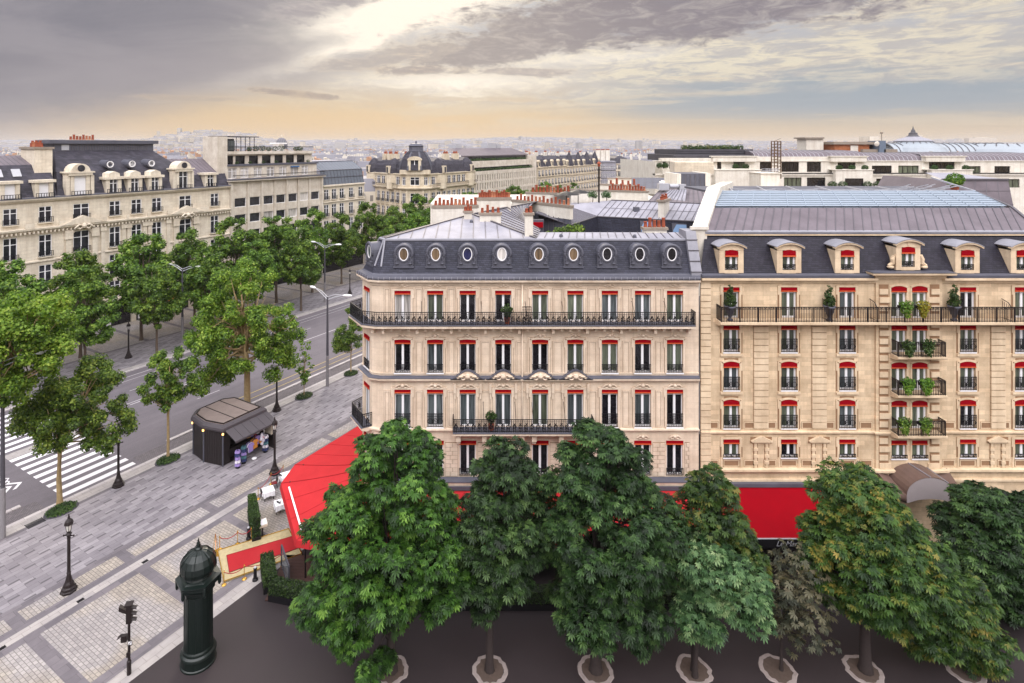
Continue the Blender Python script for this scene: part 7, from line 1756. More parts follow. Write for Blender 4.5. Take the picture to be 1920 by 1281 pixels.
def clumps_on(blobs, n, rmin, rmax, seed, inner=0.2, sp=0.5):
    """clump centres over the outside of a union of ellipsoids (x, y, z, rx, ry, rz)"""
    rg = np.random.default_rng(seed); out = []; B = np.array(blobs, float); wt = B[:, 3]*B[:, 5]; wt /= wt.sum(); tries = 0
    while len(out) < n and tries < 40000:
        tries += 1
        i = rg.choice(len(B), p=wt); v = rg.normal(size=3); v /= np.linalg.norm(v)
        f = (0.86+0.2*rg.random()) if rg.random() > inner else 0.3+0.5*rg.random()
        p = B[i, :3] + v*B[i, 3:]*f
        if any(j != i and (((p-B[j, :3])/B[j, 3:])**2).sum() < 0.6 for j in range(len(B))) and rg.random() > inner: continue
        r = rmin+(rmax-rmin)*rg.random()
        if any(np.linalg.norm(p-q[:3]) < sp*(r+q[3]) for q in out): continue
        out.append((*p, r))
    a = np.array(out); return a[:, :3], a[:, 3]

def trunk(parent, blobs, r, mat, lean=(0, 0), h0=None, seed=0, twig=True, clumps=None):
    rg = random.Random(seed); mb = MB(); zb = min(b[2]-b[5] for b in blobs); top = max(blobs, key=lambda b: b[2]); zf = h0 or max(1.6, zb+0.4)
    fork = Vector((lean[0]*zf, lean[1]*zf, zf)); pts = [Vector((0, 0, -0.12)), Vector((0, 0, 0.12)), Vector((0, 0, 0.5)), fork*0.5+Vector((rg.uniform(-.06, .06), rg.uniform(-.06, .06), 0)), fork, fork.lerp(Vector(top[:3]), 0.5)+Vector((0.1, 0, 0)), Vector(top[:3])+Vector((0, 0, top[5]*0.5))]
    mb.path(pts, [r*1.5, r*1.3, r*1.05, r*0.95, r*0.85, r*0.5, r*0.12], 9); obj('trunk', mb, M[mat], parent, True)
    mb = MB()
    for b in blobs:
        for k in range(4):
            t = Vector(b[:3]) + Vector((rg.uniform(-.8, .8)*b[3], rg.uniform(-.8, .8)*b[4], rg.uniform(-.5, .7)*b[5])); s_ = fork.lerp(Vector(top[:3]), rg.uniform(0, 0.6)); m_ = s_.lerp(t, 0.5)+Vector((0, 0, rg.uniform(-.3, .5)))
            mb.path([s_, m_, t], [r*0.42, r*0.25, r*0.06], 5)
    if clumps is not None and twig:
        for c in clumps[::3]:
            s_ = fork.lerp(Vector(top[:3]), rg.uniform(0.1, 0.8)); mb.path([s_, s_.lerp(Vector(c), 0.6)+Vector((0, 0, .2)), Vector(c)], [r*0.2, r*0.12, r*0.04], 4)
    obj('limb', mb, M[mat], parent, True)

SHR = 0.86
def tree_pos(px, py): g_ = G(px, py, 0.0); return g_

def chestnut(base_px, blobs_px, Y, mat, label, n=80, per=70, size=0.42, r=0.27, seed=1, rr=(0.55, 0.95), name='chestnut_tree', bark='bark_dark', lean=(0, 0)):
    """blobs given as (photo px, photo py, y offset, rx, ry, rz)"""
    x0 = (base_px-CX)/F*Y; t = thing(name, label, 'tree', (x0, Y, 0), 0, 'chestnut trees along the side street')
    bl = []
    for px, py, dy, rx, ry, rz in blobs_px: p = atY(px, py, Y+dy); bl.append((p.x-x0, dy, p.z, rx*SHR, ry*SHR, rz*SHR))
    C, Rr = clumps_on(bl, n, rr[0], rr[1], seed, 0.08, 0.68)
    V, Fc = chestnut_leaves(C, Rr, per, size, seed); link('crown', np_mesh('crown', V, Fc, M[mat]), t)
    trunk(t, bl, r, bark, lean, None, seed, True, [tuple(c) for c in C]); return t
chestnut(733, [(735, 1000, 0, 3.9, 3.9, 4.6), (745, 880, 0.4, 2.6, 2.6, 2.6), (640, 1120, -0.6, 2.3, 2.5, 2.6), (640, 1000, 0, 1.9, 2.2, 2.2), (830, 1060, -0.2, 1.6, 2.2, 2.6), (700, 1190, -0.5, 2.2, 2.0, 1.6)], 33.0, 'leaf_chest', 'largest bright green chestnut tree in front of the corner awning, leftmost of the row', 135, 135, 0.29, 0.3, 11)
chestnut(918, [(940, 1000, 0, 2.3, 2.5, 3.6), (950, 900, 0.3, 1.7, 1.8, 1.9), (900, 1080, 0, 1.7, 2, 2.0), (985, 990, 0.5, 1.3, 1.8, 2.3)], 33.0, 'leaf_chest_dark', 'narrow mid-green chestnut tree between the two largest chestnuts', 75, 135, 0.29, 0.22, 12)
chestnut(1117, [(1140, 1000, 0, 3.4, 3.6, 4.2), (1125, 880, 0.3, 2.4, 2.5, 2.6), (1220, 1010, 0.2, 1.8, 2.2, 2.8), (1120, 1120, -0.4, 2.8, 2.6, 2.2), (1060, 960, 0.3, 1.5, 2, 2.6), (1190, 1140, -0.2, 1.6, 1.8, 2)], 33.0, 'leaf_chest_dark', 'large dense dark chestnut tree in front of the corner building, third of the row', 128, 135, 0.29, 0.3, 13)
chestnut(1301, [(1330, 975, 0.9, 1.8, 1.8, 2.3), (1342, 920, 0.9, 1.0, 1.2, 1.2), (1370, 1050, 0.6, 1.6, 1.8, 2.2), (1310, 1040, 0.4, 1.4, 1.5, 1.8)], 33.0, 'leaf_chest_rust', 'thin young chestnut tree with rusty leaves before the joint of both buildings', 52, 110, 0.27, 0.16, 14)
chestnut(1303, [(1345, 1090, -0.6, 1.5, 1.5, 1.7), (1320, 1060, -0.7, 0.9, 1, 1.2), (1395, 1120, -0.6, 1.2, 1.3, 1.7), (1310, 1150, -0.7, 1.0, 1.2, 1.2)], 32.6, 'leaf_pale', 'small silvery green chestnut tree in front of the rusty young one', 45, 110, 0.27, 0.14, 15)
chestnut(1465, [(1490, 1110, 0, 1.7, 1.7, 2.0), (1500, 1060, 0.2, 1.0, 1.1, 1.1), (1500, 1180, -0.2, 1.5, 1.4, 0.9)], 33.0, 'leaf_dry', 'sparse dry grey chestnut sapling with thin trunk', 70, 16, 0.3, 0.09, 16, (0.5, 0.8))
chestnut(1623, [(1630, 1050, 0, 3.3, 3.4, 3.3), (1612, 950, 0.4, 2.1, 2.3, 1.9), (1690, 1050, 0.1, 2.2, 2.4, 2.0), (1572, 1050, 0.2, 1.7, 2, 2.3), (1720, 1110, -0.2, 1.7, 2, 1.8)], 33.0, 'leaf_chest_rust', 'broad chestnut tree with rust-brown patches in front of the bronze canopy', 119, 135, 0.29, 0.3, 17)
chestnut(1815, [(1780, 1130, 0, 2.0, 2.0, 1.9), (1740, 1180, -0.3, 1.4, 1.4, 1.3), (1830, 1200, 0, 1.2, 1.4, 1.4)], 33.0, 'leaf_chest_rust', 'low yellowing chestnut tree at the right edge of the row', 52, 135, 0.29, 0.26, 18)
chestnut(1866, [(1860, 1030, 0, 3.0, 3.0, 3.0), (1840, 975, 0.3, 1.9, 2.0, 1.9), (1915, 1010, 0, 2.2, 2.6, 2.8), (1880, 1090, -0.2, 2.2, 2.2, 2.0)], 37.0, 'leaf_chest_dark', 'very dark chestnut tree behind the yellowing one at the right edge', 105, 135, 0.29, 0.3, 19)
M['ringstone'] = flat('pale_ring_mortar', srgb(150, 138, 134), 0.9, var=0.4, scale=4); M['soil'] = flat('brown_soil', srgb(84, 70, 62), 0.95, var=0.4, scale=5)
for px, py, wh in ((733, 1255, 'the largest chestnut tree'), (918, 1255, 'the narrow chestnut tree'), (1117, 1257, 'the large dense chestnut tree'), (1301, 1257, 'the rusty young chestnut tree'), (1465, 1268, 'the dry grey sapling'), (1623, 1262, 'the broad rust-patched chestnut tree'), (1815, 1264, 'the low yellowing chestnut tree')):
    p = G(px, py); t = thing('tree_pit', 'worn pale stone ring in the asphalt round ' + wh, 'tree pit', (p.x, 33.0, 0), 0, 'tree pits of the side street')
    rg_ = random.Random(px); rad = [1.0+rg_.uniform(-.07, .07) for _ in range(28)]; mb = MB()
    for i in range(28):
        a0, a1 = 2*math.pi*i/28, 2*math.pi*(i+1)/28; r0, r1 = rad[i], rad[(i+1) % 28]
        q = lambda a, r, z: (r*math.cos(a), r*1.05*math.sin(a), z)
        mb.quad(q(a0, r0, .004), q(a1, r1, .004), q(a1, r1-.05, .035), q(a0, r0-.05, .035)); mb.quad(q(a0, r0-.05, .035), q(a1, r1-.05, .035), q(a1, r1-.24, .03), q(a0, r0-.24, .03))
    obj('ring', mb, M['ringstone'], t); mb = MB(); mb.poly([(0.79*math.cos(2*math.pi*i/24), 0.83*math.sin(2*math.pi*i/24), 0.02) for i in range(24)]); obj('soil', mb, M['soil'], t)

def plane(pos, blobs, n_leaf, size, mat, label, r=0.2, seed=1, group=None, nclump=40, rr=(0.6, 1.2), bark='bark_plane', h0=None, name='plane_tree', lean=(0, 0), shell=0.35):
    t = thing(name, label, 'tree', pos, 0, group); C, Rr = clumps_on(blobs, nclump, rr[0], rr[1], seed, 0.3)
    V, Fc = leaf_cloud(C, Rr, n_leaf, size, 0.3, 0.5, seed, 0.85, shell); link('crown', np_mesh('crown', V, Fc, M[mat]), t); trunk(t, blobs, r, bark, lean, h0, seed, True, [tuple(c) for c in C]); return t
M['leaf_plane_sun'] = foliage('bright_plane_leaves', [srgb(42, 68, 20), srgb(84, 118, 36), srgb(128, 160, 54), srgb(178, 194, 90)], 0.35, clump=0.5)  # brighter palette for the plane tree at the left edge
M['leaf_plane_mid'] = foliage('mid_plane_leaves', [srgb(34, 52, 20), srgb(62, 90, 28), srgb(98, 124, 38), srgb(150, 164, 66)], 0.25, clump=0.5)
GN = 'plane trees along the near kerb'
def rel(px, py, Y, x0, dy=0.0): p = atY(px, py, Y+dy); return (p.x-x0, dy, p.z)
def near_plane(base, blobs_px, *a, **k):
    x0, Y = base; bl = [(*rel(px, py, Y, x0, dy), rx, ry, rz) for px, py, dy, rx, ry, rz in blobs_px]; return plane((x0, Y, 0), bl, *a, **k)
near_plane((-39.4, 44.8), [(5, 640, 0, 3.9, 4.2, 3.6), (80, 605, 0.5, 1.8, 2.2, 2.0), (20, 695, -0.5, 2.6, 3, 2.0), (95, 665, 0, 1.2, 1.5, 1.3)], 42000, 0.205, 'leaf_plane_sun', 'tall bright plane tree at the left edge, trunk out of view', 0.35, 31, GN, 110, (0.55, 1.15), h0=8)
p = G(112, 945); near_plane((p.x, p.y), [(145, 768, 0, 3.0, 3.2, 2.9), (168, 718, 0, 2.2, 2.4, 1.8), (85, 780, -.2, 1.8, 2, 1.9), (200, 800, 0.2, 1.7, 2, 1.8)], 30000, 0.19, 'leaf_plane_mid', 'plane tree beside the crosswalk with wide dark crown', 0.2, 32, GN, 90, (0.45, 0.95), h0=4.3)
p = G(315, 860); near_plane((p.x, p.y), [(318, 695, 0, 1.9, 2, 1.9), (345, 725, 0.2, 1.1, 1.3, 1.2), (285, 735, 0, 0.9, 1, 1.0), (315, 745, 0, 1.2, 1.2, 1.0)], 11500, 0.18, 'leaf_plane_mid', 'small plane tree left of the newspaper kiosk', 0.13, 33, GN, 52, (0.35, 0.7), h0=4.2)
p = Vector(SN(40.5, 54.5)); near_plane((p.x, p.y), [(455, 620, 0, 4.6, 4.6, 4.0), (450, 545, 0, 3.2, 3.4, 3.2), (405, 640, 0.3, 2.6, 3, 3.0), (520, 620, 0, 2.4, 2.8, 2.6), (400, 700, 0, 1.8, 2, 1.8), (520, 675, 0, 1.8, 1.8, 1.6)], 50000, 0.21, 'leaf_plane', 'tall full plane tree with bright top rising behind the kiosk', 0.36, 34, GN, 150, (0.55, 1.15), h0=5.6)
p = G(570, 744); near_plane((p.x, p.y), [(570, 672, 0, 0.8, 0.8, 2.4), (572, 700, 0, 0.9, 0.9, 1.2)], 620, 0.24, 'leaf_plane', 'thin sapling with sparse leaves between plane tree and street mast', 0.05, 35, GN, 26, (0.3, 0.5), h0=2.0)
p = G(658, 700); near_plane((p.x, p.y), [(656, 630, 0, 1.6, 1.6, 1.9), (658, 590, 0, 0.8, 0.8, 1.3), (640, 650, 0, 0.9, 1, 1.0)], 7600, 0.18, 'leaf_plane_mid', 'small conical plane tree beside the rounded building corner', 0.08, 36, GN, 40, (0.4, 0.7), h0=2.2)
# two rows on the far pavement: four crowns, copied
protos = []
for k in range(4):
    bl = [(0, 0, 8.6, 3.4, 3.4, 3.6), (0.6*(-1)**k, 0.4, 11.6, 2.2, 2.2, 2.6), (1.6, -0.5, 7.6, 2.0, 2.2, 2.6), (-1.6, 0.4, 8.2, 1.9, 2.2, 2.8), (0.4, 0.6, 5.6, 2.2, 2.2, 1.7)]
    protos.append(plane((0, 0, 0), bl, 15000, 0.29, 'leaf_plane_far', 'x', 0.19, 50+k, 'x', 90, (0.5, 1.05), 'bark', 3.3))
ORD = ['first', 'second', 'third', 'fourth', 'fifth', 'sixth', 'seventh', 'eighth', 'ninth', 'tenth', 'eleventh', 'twelfth', 'thirteenth', 'fourteenth', 'fifteenth', 'sixteenth', 'seventeenth', 'eighteenth', 'nineteenth', 'twentieth', 'twenty-first', 'twenty-second', 'twenty-third', 'twenty-fourth', 'twenty-fifth', 'twenty-sixth', 'twenty-seventh', 'twenty-eighth', 'twenty-ninth', 'thirtieth']
used = set(); rg_ = random.Random(8)
for row, (n_, nm, s_a) in enumerate(((82.6, 'kerbside row', 29.0), (91.0, 'shopfront row', 31.0))):
    i = 0; s_ = s_a
    while s_ < 262:
        p = SN(s_+rg_.uniform(-.8, .8), n_+rg_.uniform(-.3, .3)); px = CX+p[0]/p[1]*F
        skip = (row == 0 and 600 < px < 700)
        if -60 < px < 1030 and not skip and not (660 < px < 672):
            k = rg_.randrange(4); sc = rg_.uniform(0.92, 1.1)*(1.12 if row else 1.0); lab = "%s plane tree from the left in the far pavement's %s" % (ORD[i], nm)
            if k not in used: used.add(k); o = protos[k]; o.location = p; o['label'] = lab; o['group'] = 'plane trees on the far pavement'; o.scale = (sc, sc, sc); o.rotation_euler = (0, 0, rg_.uniform(0, 6))
            else: o = dup(protos[k], p, rg_.uniform(0, 6), lab, (sc*rg_.uniform(.92, 1.1), sc*rg_.uniform(.92, 1.1), sc), 'plane trees on the far pavement')
            i += 1
        s_ += 8.7
# a few farther on, seen over the chimneys
for j, (px, Y) in enumerate(((905, 165), (1052, 236), (1078, 250), (1215, 330), (1232, 350), (1190, 320))):
    p = far_at(px, Y); dup(protos[j % 4], p, j*1.3, '%s plane tree from the left showing over the rear chimney rows' % ORD[j], 1.0, 'plane trees down the avenue')

# ---------------------------------------------------------------- planting: oval beds, courtyard and roof plants, balcony plants
def bed(px, py, rx, ry, where):
    p = G(px, py); t = thing('planting_bed', 'oval bed of low dark green ground cover ' + where, 'planting bed', (p.x, p.y, 0), AVROT, 'oval beds round the kerb trees')
    C = [(rx*0.72*math.cos(a)*f, ry*0.72*math.sin(a)*f, 0.13) for f in (0.35, 0.8, 1.05) for a in [2*math.pi*i/11+f for i in range(11)]]
    V, Fc = leaf_cloud(C, [0.32]*len(C), 2200, 0.12, 0.3, 0.8, int(px), 0.55, 0.5); link('foliage', np_mesh('foliage', V, Fc, M['hedge']), t)
    mb = MB(); n = 28
    for i in range(n):
        a0, a1 = 2*math.pi*i/n, 2*math.pi*(i+1)/n; q = lambda a, k, z: (rx*k*math.cos(a), ry*k*math.sin(a), z)
        mb.quad(q(a0, 1.08, .005), q(a1, 1.08, .005), q(a1, 1.06, .06), q(a0, 1.06, .06)); mb.quad(q(a0, 1.06, .06), q(a1, 1.06, .06), q(a1, 1.0, .06), q(a0, 1.0, .06)); mb.add([q(a0, 1.0, .05), q(a1, 1.0, .05), (0, 0, .06)], [(0, 1, 2)])
    obj('rim', mb, M['zincDark'], t)
bed(115, 957, 1.15, 0.85, 'under the tree by the crosswalk'); bed(315, 863, 1.1, 0.8, 'under the small tree left of the kiosk'); bed(570, 744, 1.1, 0.8, 'under the sparse sapling'); bed(658, 701, 1.0, 0.75, 'by the conical tree near the rounded corner')
p = SN(40.5, 54.5); bed(CX+p[0]/p[1]*F, HY+F*30/p[1], 1.1, 0.8, 'hidden behind the kiosk roof')
t = thing('courtyard_shrub', 'bright green shrub filling the courtyard behind the corner roof', 'plant', (8.3, 53.5, 19.5))
V, Fc = leaf_cloud([(-1.7, 0, 1.9), (-0.6, 0.3, 2.2), (0.3, 0, 2.4), (1.0, 0.2, 2.6), (-1, 0.5, 1.5), (0.5, .5, 1.6)], [0.75, 0.8, 0.85, 0.8, 1, 1], 3000, 0.22, seed=77); link('foliage', np_mesh('foliage', V, Fc, M['leaf_plane']), t)
mb = MB(); mb.box(-2.6, 2.2, -1, 1.5, -0.6, 0.9); obj('planter', mb, M['zincDark'], t)
for j, (px, w_) in enumerate(((1111, 'left of the dark flue'), (1137, 'right of the dark flue'))):
    b = G(px, 391, 22.45); t = thing('olive_tree', 'pale potted olive tree on the roof terrace ' + w_, 'potted tree', b)
    mb = MB(); mb.lathe([(0.3, 0), (0.42, 0.75), (0.36, 0.75), (0, 0.7)], (0, 0, 0), 10); obj('pot', mb, M['silver'], t); mb = MB(); mb.path([(0, 0, .6), (.05, 0, 1.1), (0, 0, 1.6)], [.06, .05, .03], 5); obj('trunk', mb, M['bark'], t)
    V, Fc = leaf_cloud([(0, 0, 1.75), (.3, .1, 1.6), (-.3, 0, 1.65)], [.5, .4, .4], 420, 0.14, seed=80+j); link('crown', np_mesh('crown', V, Fc, M['leaf_pale']), t)
for j, (px, py) in enumerate(((1062, 380), (1084, 376))):
    b = G(px, py, 23.0); t = thing('parasol', 'dark closed-set roof terrace parasol, %s of two' % ('nearer' if j == 0 else 'farther'), 'parasol', (b.x, b.y, 22.0)); mb = MB(); mb.lathe([(1.7, 2.0), (0.9, 2.25), (0, 2.45)], (0, 0, 0), 8); obj('canopy', mb, M['iron'], t); mb = MB(); mb.tube((0, 0, -.6), (0, 0, 2.3), .05); obj('pole', mb, M['iron'], t)
b = G(1790, 352, 26.0); t = thing('roof_bush', 'bright green bush on the glass roof deck before the clad pavilion', 'plant', (b.x, b.y, 25.8)); leafball(t, (0, 0, 0.35), 0.8, 'ivy', 420, 'foliage', 0.22); mb = MB(); mb.lathe([(.3, 0), (.4, .4), (.3, .4), (0, .35)], (0, 0, 0), 8); obj('pot', mb, M['terra'], t)
def urn_tree(px, where, k):
    x_ = (px-CX)/F*42.65; t = thing('potted_cypress', 'dark spiral cypress in pewter urn on the long hotel balcony, ' + where, 'potted tree', (x_, 42.65, 17.12), 0, 'cypresses in urns')
    mb = MB(); mb.lathe([(.2, 0), (.22, .08), (.1, .16), (.12, .3), (.28, .6), (.36, .95), (.46, 1.08), (.38, 1.1), (0, 1.02)], (0, 0, 0), 12); obj('urn', mb, M['zincD'], t, True)
    C = [(0.1*math.sin(i*1.3), 0.1*math.cos(i*1.3), 1.25+i*0.17) for i in range(9)]; V, Fc = leaf_cloud(C, [0.42-0.04*i for i in range(9)], 900, 0.12, seed=90+k, shell=0.6); link('foliage', np_mesh('foliage', V, Fc, M['hedge']), t)
for k, (px, w_) in enumerate(((1369, 'leftmost, before a window'), (1555, 'between second and third windows'), (1789, 'right of the paired windows'))): urn_tree(px, w_, k)
def trail(px, py, Y, mat, label, s=0.45):
    p = atY(px, py, Y); t = thing('trailing_plant', label, 'plant', (p.x, p.y, p.z), 0, 'trailing plants on the hotel balconies')
    C = [(a*s, -.05, b*s) for a, b in ((-.6, .7), (0, .85), (.6, .7), (-.5, .2), (.2, .2), (.6, .1), (-.3, -.4), (.3, -.45), (0, -.8), (0.1, -1.1))]; V, Fc = leaf_cloud(C, [s*0.55]*10, 620, 0.12, seed=int(px+py)); link('foliage', np_mesh('foliage', V, Fc, M[mat]), t)
    mb = MB(); mb.box(-s, s, -.02, .24, -.05*s, .4*s); obj('box', mb, M['iron'], t)
trail(1698, 578, 42.15, 'ivy', 'bright green trailing plant on the long balcony below paired windows'); trail(1730, 578, 42.15, 'ivy_yellow', 'yellowish trailing plant on the long balcony below paired windows')
trail(1703, 652, 42.15, 'hedge', 'dark trailing plant at left of the upper small balcony'); trail(1740, 650, 42.15, 'hedge', 'dark trailing plant at right of the upper small balcony')
trail(1702, 723, 42.15, 'ivy', 'light green trailing plant at left of the middle small balcony'); trail(1737, 723, 42.15, 'ivy', 'light green trailing plant at right of the middle small balcony')
trail(1695, 797, 42.15, 'leaf_plane_far', 'mid-green trailing plant at left of the lowest small balcony'); trail(1735, 797, 42.15, 'leaf_plane_far', 'mid-green trailing plant at right of the lowest small balcony')
for px, py, z, w_ in ((951, 0, 16.85, 'long balcony of the corner building'), (921, 0, 8.97, 'short balcony of the corner building')):
    t = thing('potted_plant', 'leafy plant in terracotta pot on the ' + w_, 'potted plant', ((px-CX)/F*42.75, 42.75, z)); mb = MB(); mb.lathe([(.16, 0), (.24, .42), (.2, .42), (0, .4)], (0, 0, 0), 10); obj('pot', mb, M['terra'], t)
    V, Fc = leaf_cloud([(0, 0, .75), (.2, .05, 1.0), (-.2, 0, 1.05), (0, 0, 1.25)], [.3, .28, .28, .25], 320, 0.14, seed=px); link('foliage', np_mesh('foliage', V, Fc, M['hedge']), t)
# ================================================================ street furniture
def lamp_proto():
    t = thing('street_lamp', 'x', 'street lamp', (0, 0, 0), 0, 'ornate cast iron street lamps')
    mb = MB(); mb.lathe([(.5, 0), (.5, .12), (.44, .16), (.42, .3), (.34, .36), (.3, .55), (.22, .68), (.17, .9), (.13, 1.05)], n=8); obj('base', mb, M['bronze'], t)
    mb = MB(); mb.lathe([(.13, 1.04), (.12, 1.2), (.14, 1.25), (.105, 1.3), (.095, 3.5), (.12, 3.56), (.1, 3.62), (.15, 3.8), (.2, 3.86), (.12, 3.92), (.08, 4.0)], n=12); mb.bar((-.34, 0, 3.74), (.34, 0, 3.74), .05, .05)
    for sg in (-1, 1): mb.lathe([(.03, 3.68), (.055, 3.74), (.03, 3.8)], (sg*.34, 0, 0), 8)
    obj('post', mb, M['bronze'], t, False)
    la = MB(); la.lathe([(.13, 4.06), (.2, 4.5)], n=6); la = obj('lantern', la, M['lampglass'], t)
    mb = MB(); mb.lathe([(.1, 3.98), (.14, 4.02), (.14, 4.07)], n=6); mb.lathe([(.26, 4.5), (.3, 4.56), (.24, 4.72), (.12, 4.86), (.07, 4.9), (.09, 4.96), (.05, 5.05), (.03, 5.18), (0, 5.22)], n=6)
    for k in range(6): a = 2*math.pi*k/6; mb.bar((.135*math.cos(a), .135*math.sin(a), 4.05), (.21*math.cos(a), .21*math.sin(a), 4.52), .025)
    obj('cap', mb, M['bronze'], la); return t
m, t, b = newmat('lamp_glass', 0.1, 0, 0.6); b.inputs['Base Color'].default_value = srgb(205, 202, 196); M['lampglass'] = m
lp = lamp_proto(); first = True
for px, py, w_ in ((129, 1108, 'on the pale setts left of the advertising column'), (222, 911, 'at the kerb right of the crosswalk'), (515, 888, 'beside the kiosk awning near the restaurant tables'), (519, 770, 'at the kerb behind the kiosk'), (241, 671, 'on the far pavement at left'), (656, 551, 'on the far pavement beside the rounded corner'), (1, 690, 'on the far pavement at the left edge')):
    p = G(px, py); lab = 'dark iron street lamp ' + w_
    if first: lp.location = p; lp['label'] = lab; first = False
    else: dup(lp, p, 0.4*px, lab)
M['sleeve'] = flat('grey_mast_sleeve', srgb(132, 128, 130), 0.6, 0.1, 0.2, 3)
def mast(px, py, h, lab, a1, a2):
    p = G(px, py); t = thing('light_mast', lab, 'light mast', (p.x, p.y, -0.02), 0, 'tall double-armed light masts'); mb = MB(); mb.lathe([(.2, 0), (.19, 3.8), (.16, 3.85)], n=12); obj('sleeve', mb, M['sleeve'], t, False)
    mb = MB(); mb.lathe([(.16, 3.84), (.14, 7), (.1, h)], n=12); obj('pole', mb, M['zincDark'], t, False)
    for a in (a1, a2):
        mb = MB(); e = Vector(a)+Vector((0, 0, h)); mb.path([(0, 0, h-0.35), e*0.5+Vector((0, 0, h*0.5-0.1)), e], [.06, .05, .04], 6); mb.path([(0, 0, h), Vector((0, 0, h)).lerp(e, .5)+Vector((0, 0, .22)), e], [.045, .04, .03], 6); o = obj('arm', mb, M['silver'], t)
        mb = MB(); dn = Vector((a[0], a[1], 0)).normalized(); mb.path([e-dn*0.15, e+dn*0.1, e+dn*0.55, e+dn*0.95, e+dn*1.1], [.05, .13, .18, .12, .03], 8); obj('lamp_head', mb, M['white'], o)
mast(614, 724, 11.2, 'tall light mast between the sapling and the rounded building corner', (-2.0, 1.6, .75), (2.1, -.3, .25)); mast(5, 1008, 13.5, 'tall light mast cut by the left edge of the view', (-2, 1.5, .75), (2.0, 1.0, .3)); mast(342, 641, 11.2, 'tall light mast on the far pavement above the tall plane tree', (-2.1, .7, .6), (2.2, -.2, .4)); mast(609, 567, 10.8, 'tall light mast on the far pavement among tree trunks', (-2.1, .9, .7), (2.2, -.2, .4))
# traffic light
p = G(242, 1264); t = thing('traffic_light', 'dark traffic light with hooded signal heads and small repeater below', 'traffic light', p, 0.2)
mb = MB(); mb.lathe([(.12, 0), (.12, .75), (.075, .8), (.07, 3.9)], n=10); obj('pole', mb, M['bronze'], t)
mb = MB(); mb.box(-.12, .16, -.14, .14, 2.95, 3.95); mb.box(-.2, .2, -.2, .2, 3.95, 4.02); hd = obj('signal_head', mb, M['bronze'], t)
for i, z in enumerate((3.1, 3.43, 3.76)):
    mb = MB(); mb.tube((.14, 0, z), (.18, 0, z), .1, n=12); obj('lens', mb, M['pane_dark'], hd); mb = MB()
    for k in range(8): a0, a1 = math.pi*k/8, math.pi*(k+1)/8; mb.quad((.16, .13*math.cos(a0), z+.13*math.sin(a0)), (.16, .13*math.cos(a1), z+.13*math.sin(a1)), (.42, .12*math.cos(a1), z+.1*math.sin(a1)-.04), (.42, .12*math.cos(a0), z+.1*math.sin(a0)-.04))
    obj('visor', mb, M['bronze'], hd)
mb = MB(); mb.ext([(-.1, -.12, 3.7), (-.5, -.1, 3.95), (-.5, -.1, 3.7), (-.1, -.12, 3.5)], (0, .24, 0)); obj('visor', mb, M['bronze'], hd)
mb = MB(); mb.box(-.4, -.1, -.1, .12, 1.9, 2.25); mb.ext([(-.4, -.12, 2.25), (-.6, -.12, 2.1), (-.6, .14, 2.1), (-.4, .14, 2.25)], (0, 0, .03)); obj('repeater', mb, M['bronze'], t)
mb = MB(); mb.mat(0).box(-.02, .2, -.13, -.1, 1.72, 1.98); mb.mat(1).box(.0, .18, -.136, -.131, 1.76, 1.94); mb.mat(0).bar((.03, -.142, 1.78), (.15, -.142, 1.92), .03, .004, (0, 1, 0)); obj('sign', mb, [M['bronze'], M['white']], t)
mb = MB(); mb.box(-.1, .1, -.14, -.05, 1.05, 1.3); obj('push_button', mb, M['bronze'], t)
# advertising column
M['carpet'] = flat('red_carpet_pile', srgb(160, 16, 26), 0.9, var=0.12, scale=3); M['goldmat'] = flat('gold_mat', srgb(176, 160, 122), 0.6, 0.1, var=0.4, scale=5); M['wood'] = flat('dark_deck_wood', srgb(72, 48, 42), 0.7, var=0.3, scale=4); M['clearglass'] = flat('clear_screen_glass', srgb(120, 124, 128), 0.05, var=0.05)
M['green'] = flat('dark_green_enamel', srgb(17, 27, 24), 0.35, 0.1, var=0.2)
p = G(372, 1238); t = thing('advertising_column', 'dark green cylindrical advertising column with hexagonal cornice and onion dome', 'advertising column', (p.x, p.y, 0), R(12))
mb = MB(); mb.lathe([(.98, 0), (.98, .1), (.93, .14), (.92, .55), (.98, .62), (.95, .72), (.86, .8), (.84, .92), (.79, 1.0)], n=32); obj('base', mb, M['green'], t, False)
mb = MB(); mb.lathe([(.78, .98), (.77, 4.15)], n=32)
for k in range(12): a = 2*math.pi*k/12; mb.bar((.775*math.cos(a), .775*math.sin(a), 1.0), (.765*math.cos(a), .765*math.sin(a), 4.15), .07, .05, (math.cos(a), math.sin(a), 0))
obj('shaft', mb, M['green'], t, False)
mb = MB(); mb.lathe([(.8, 4.1), (.9, 4.2), (.92, 4.42), (1.05, 4.5), (1.18, 4.62), (1.2, 4.8), (1.26, 4.86), (1.26, 4.95), (1.0, 4.98), (.85, 5.05)], n=6)
for k in range(6):
    a = math.pi*2*k/6; mb.lathe([(.05, 4.3), (.1, 4.4), (.1, 4.8), (.04, 4.9)], (1.15*math.cos(a), 1.15*math.sin(a), 0), 6)
obj('cornice', mb, M['green'], t)
mb = MB(); mb.lathe([(.8, 4.98), (.72, 5.15), (.9, 5.3), (.98, 5.55), (.94, 5.85), (.78, 6.15), (.5, 6.38), (.24, 6.48), (.18, 6.52)], n=18)
for k in range(12): a = 2*math.pi*k/12; pr = [(.93, 5.3), (1.0, 5.55), (.96, 5.85), (.8, 6.15), (.52, 6.38), (.26, 6.48)]; mb.path([(r*math.cos(a), r*math.sin(a), z) for r, z in pr], .022, 4)
obj('dome', mb, M['green'], t, False)
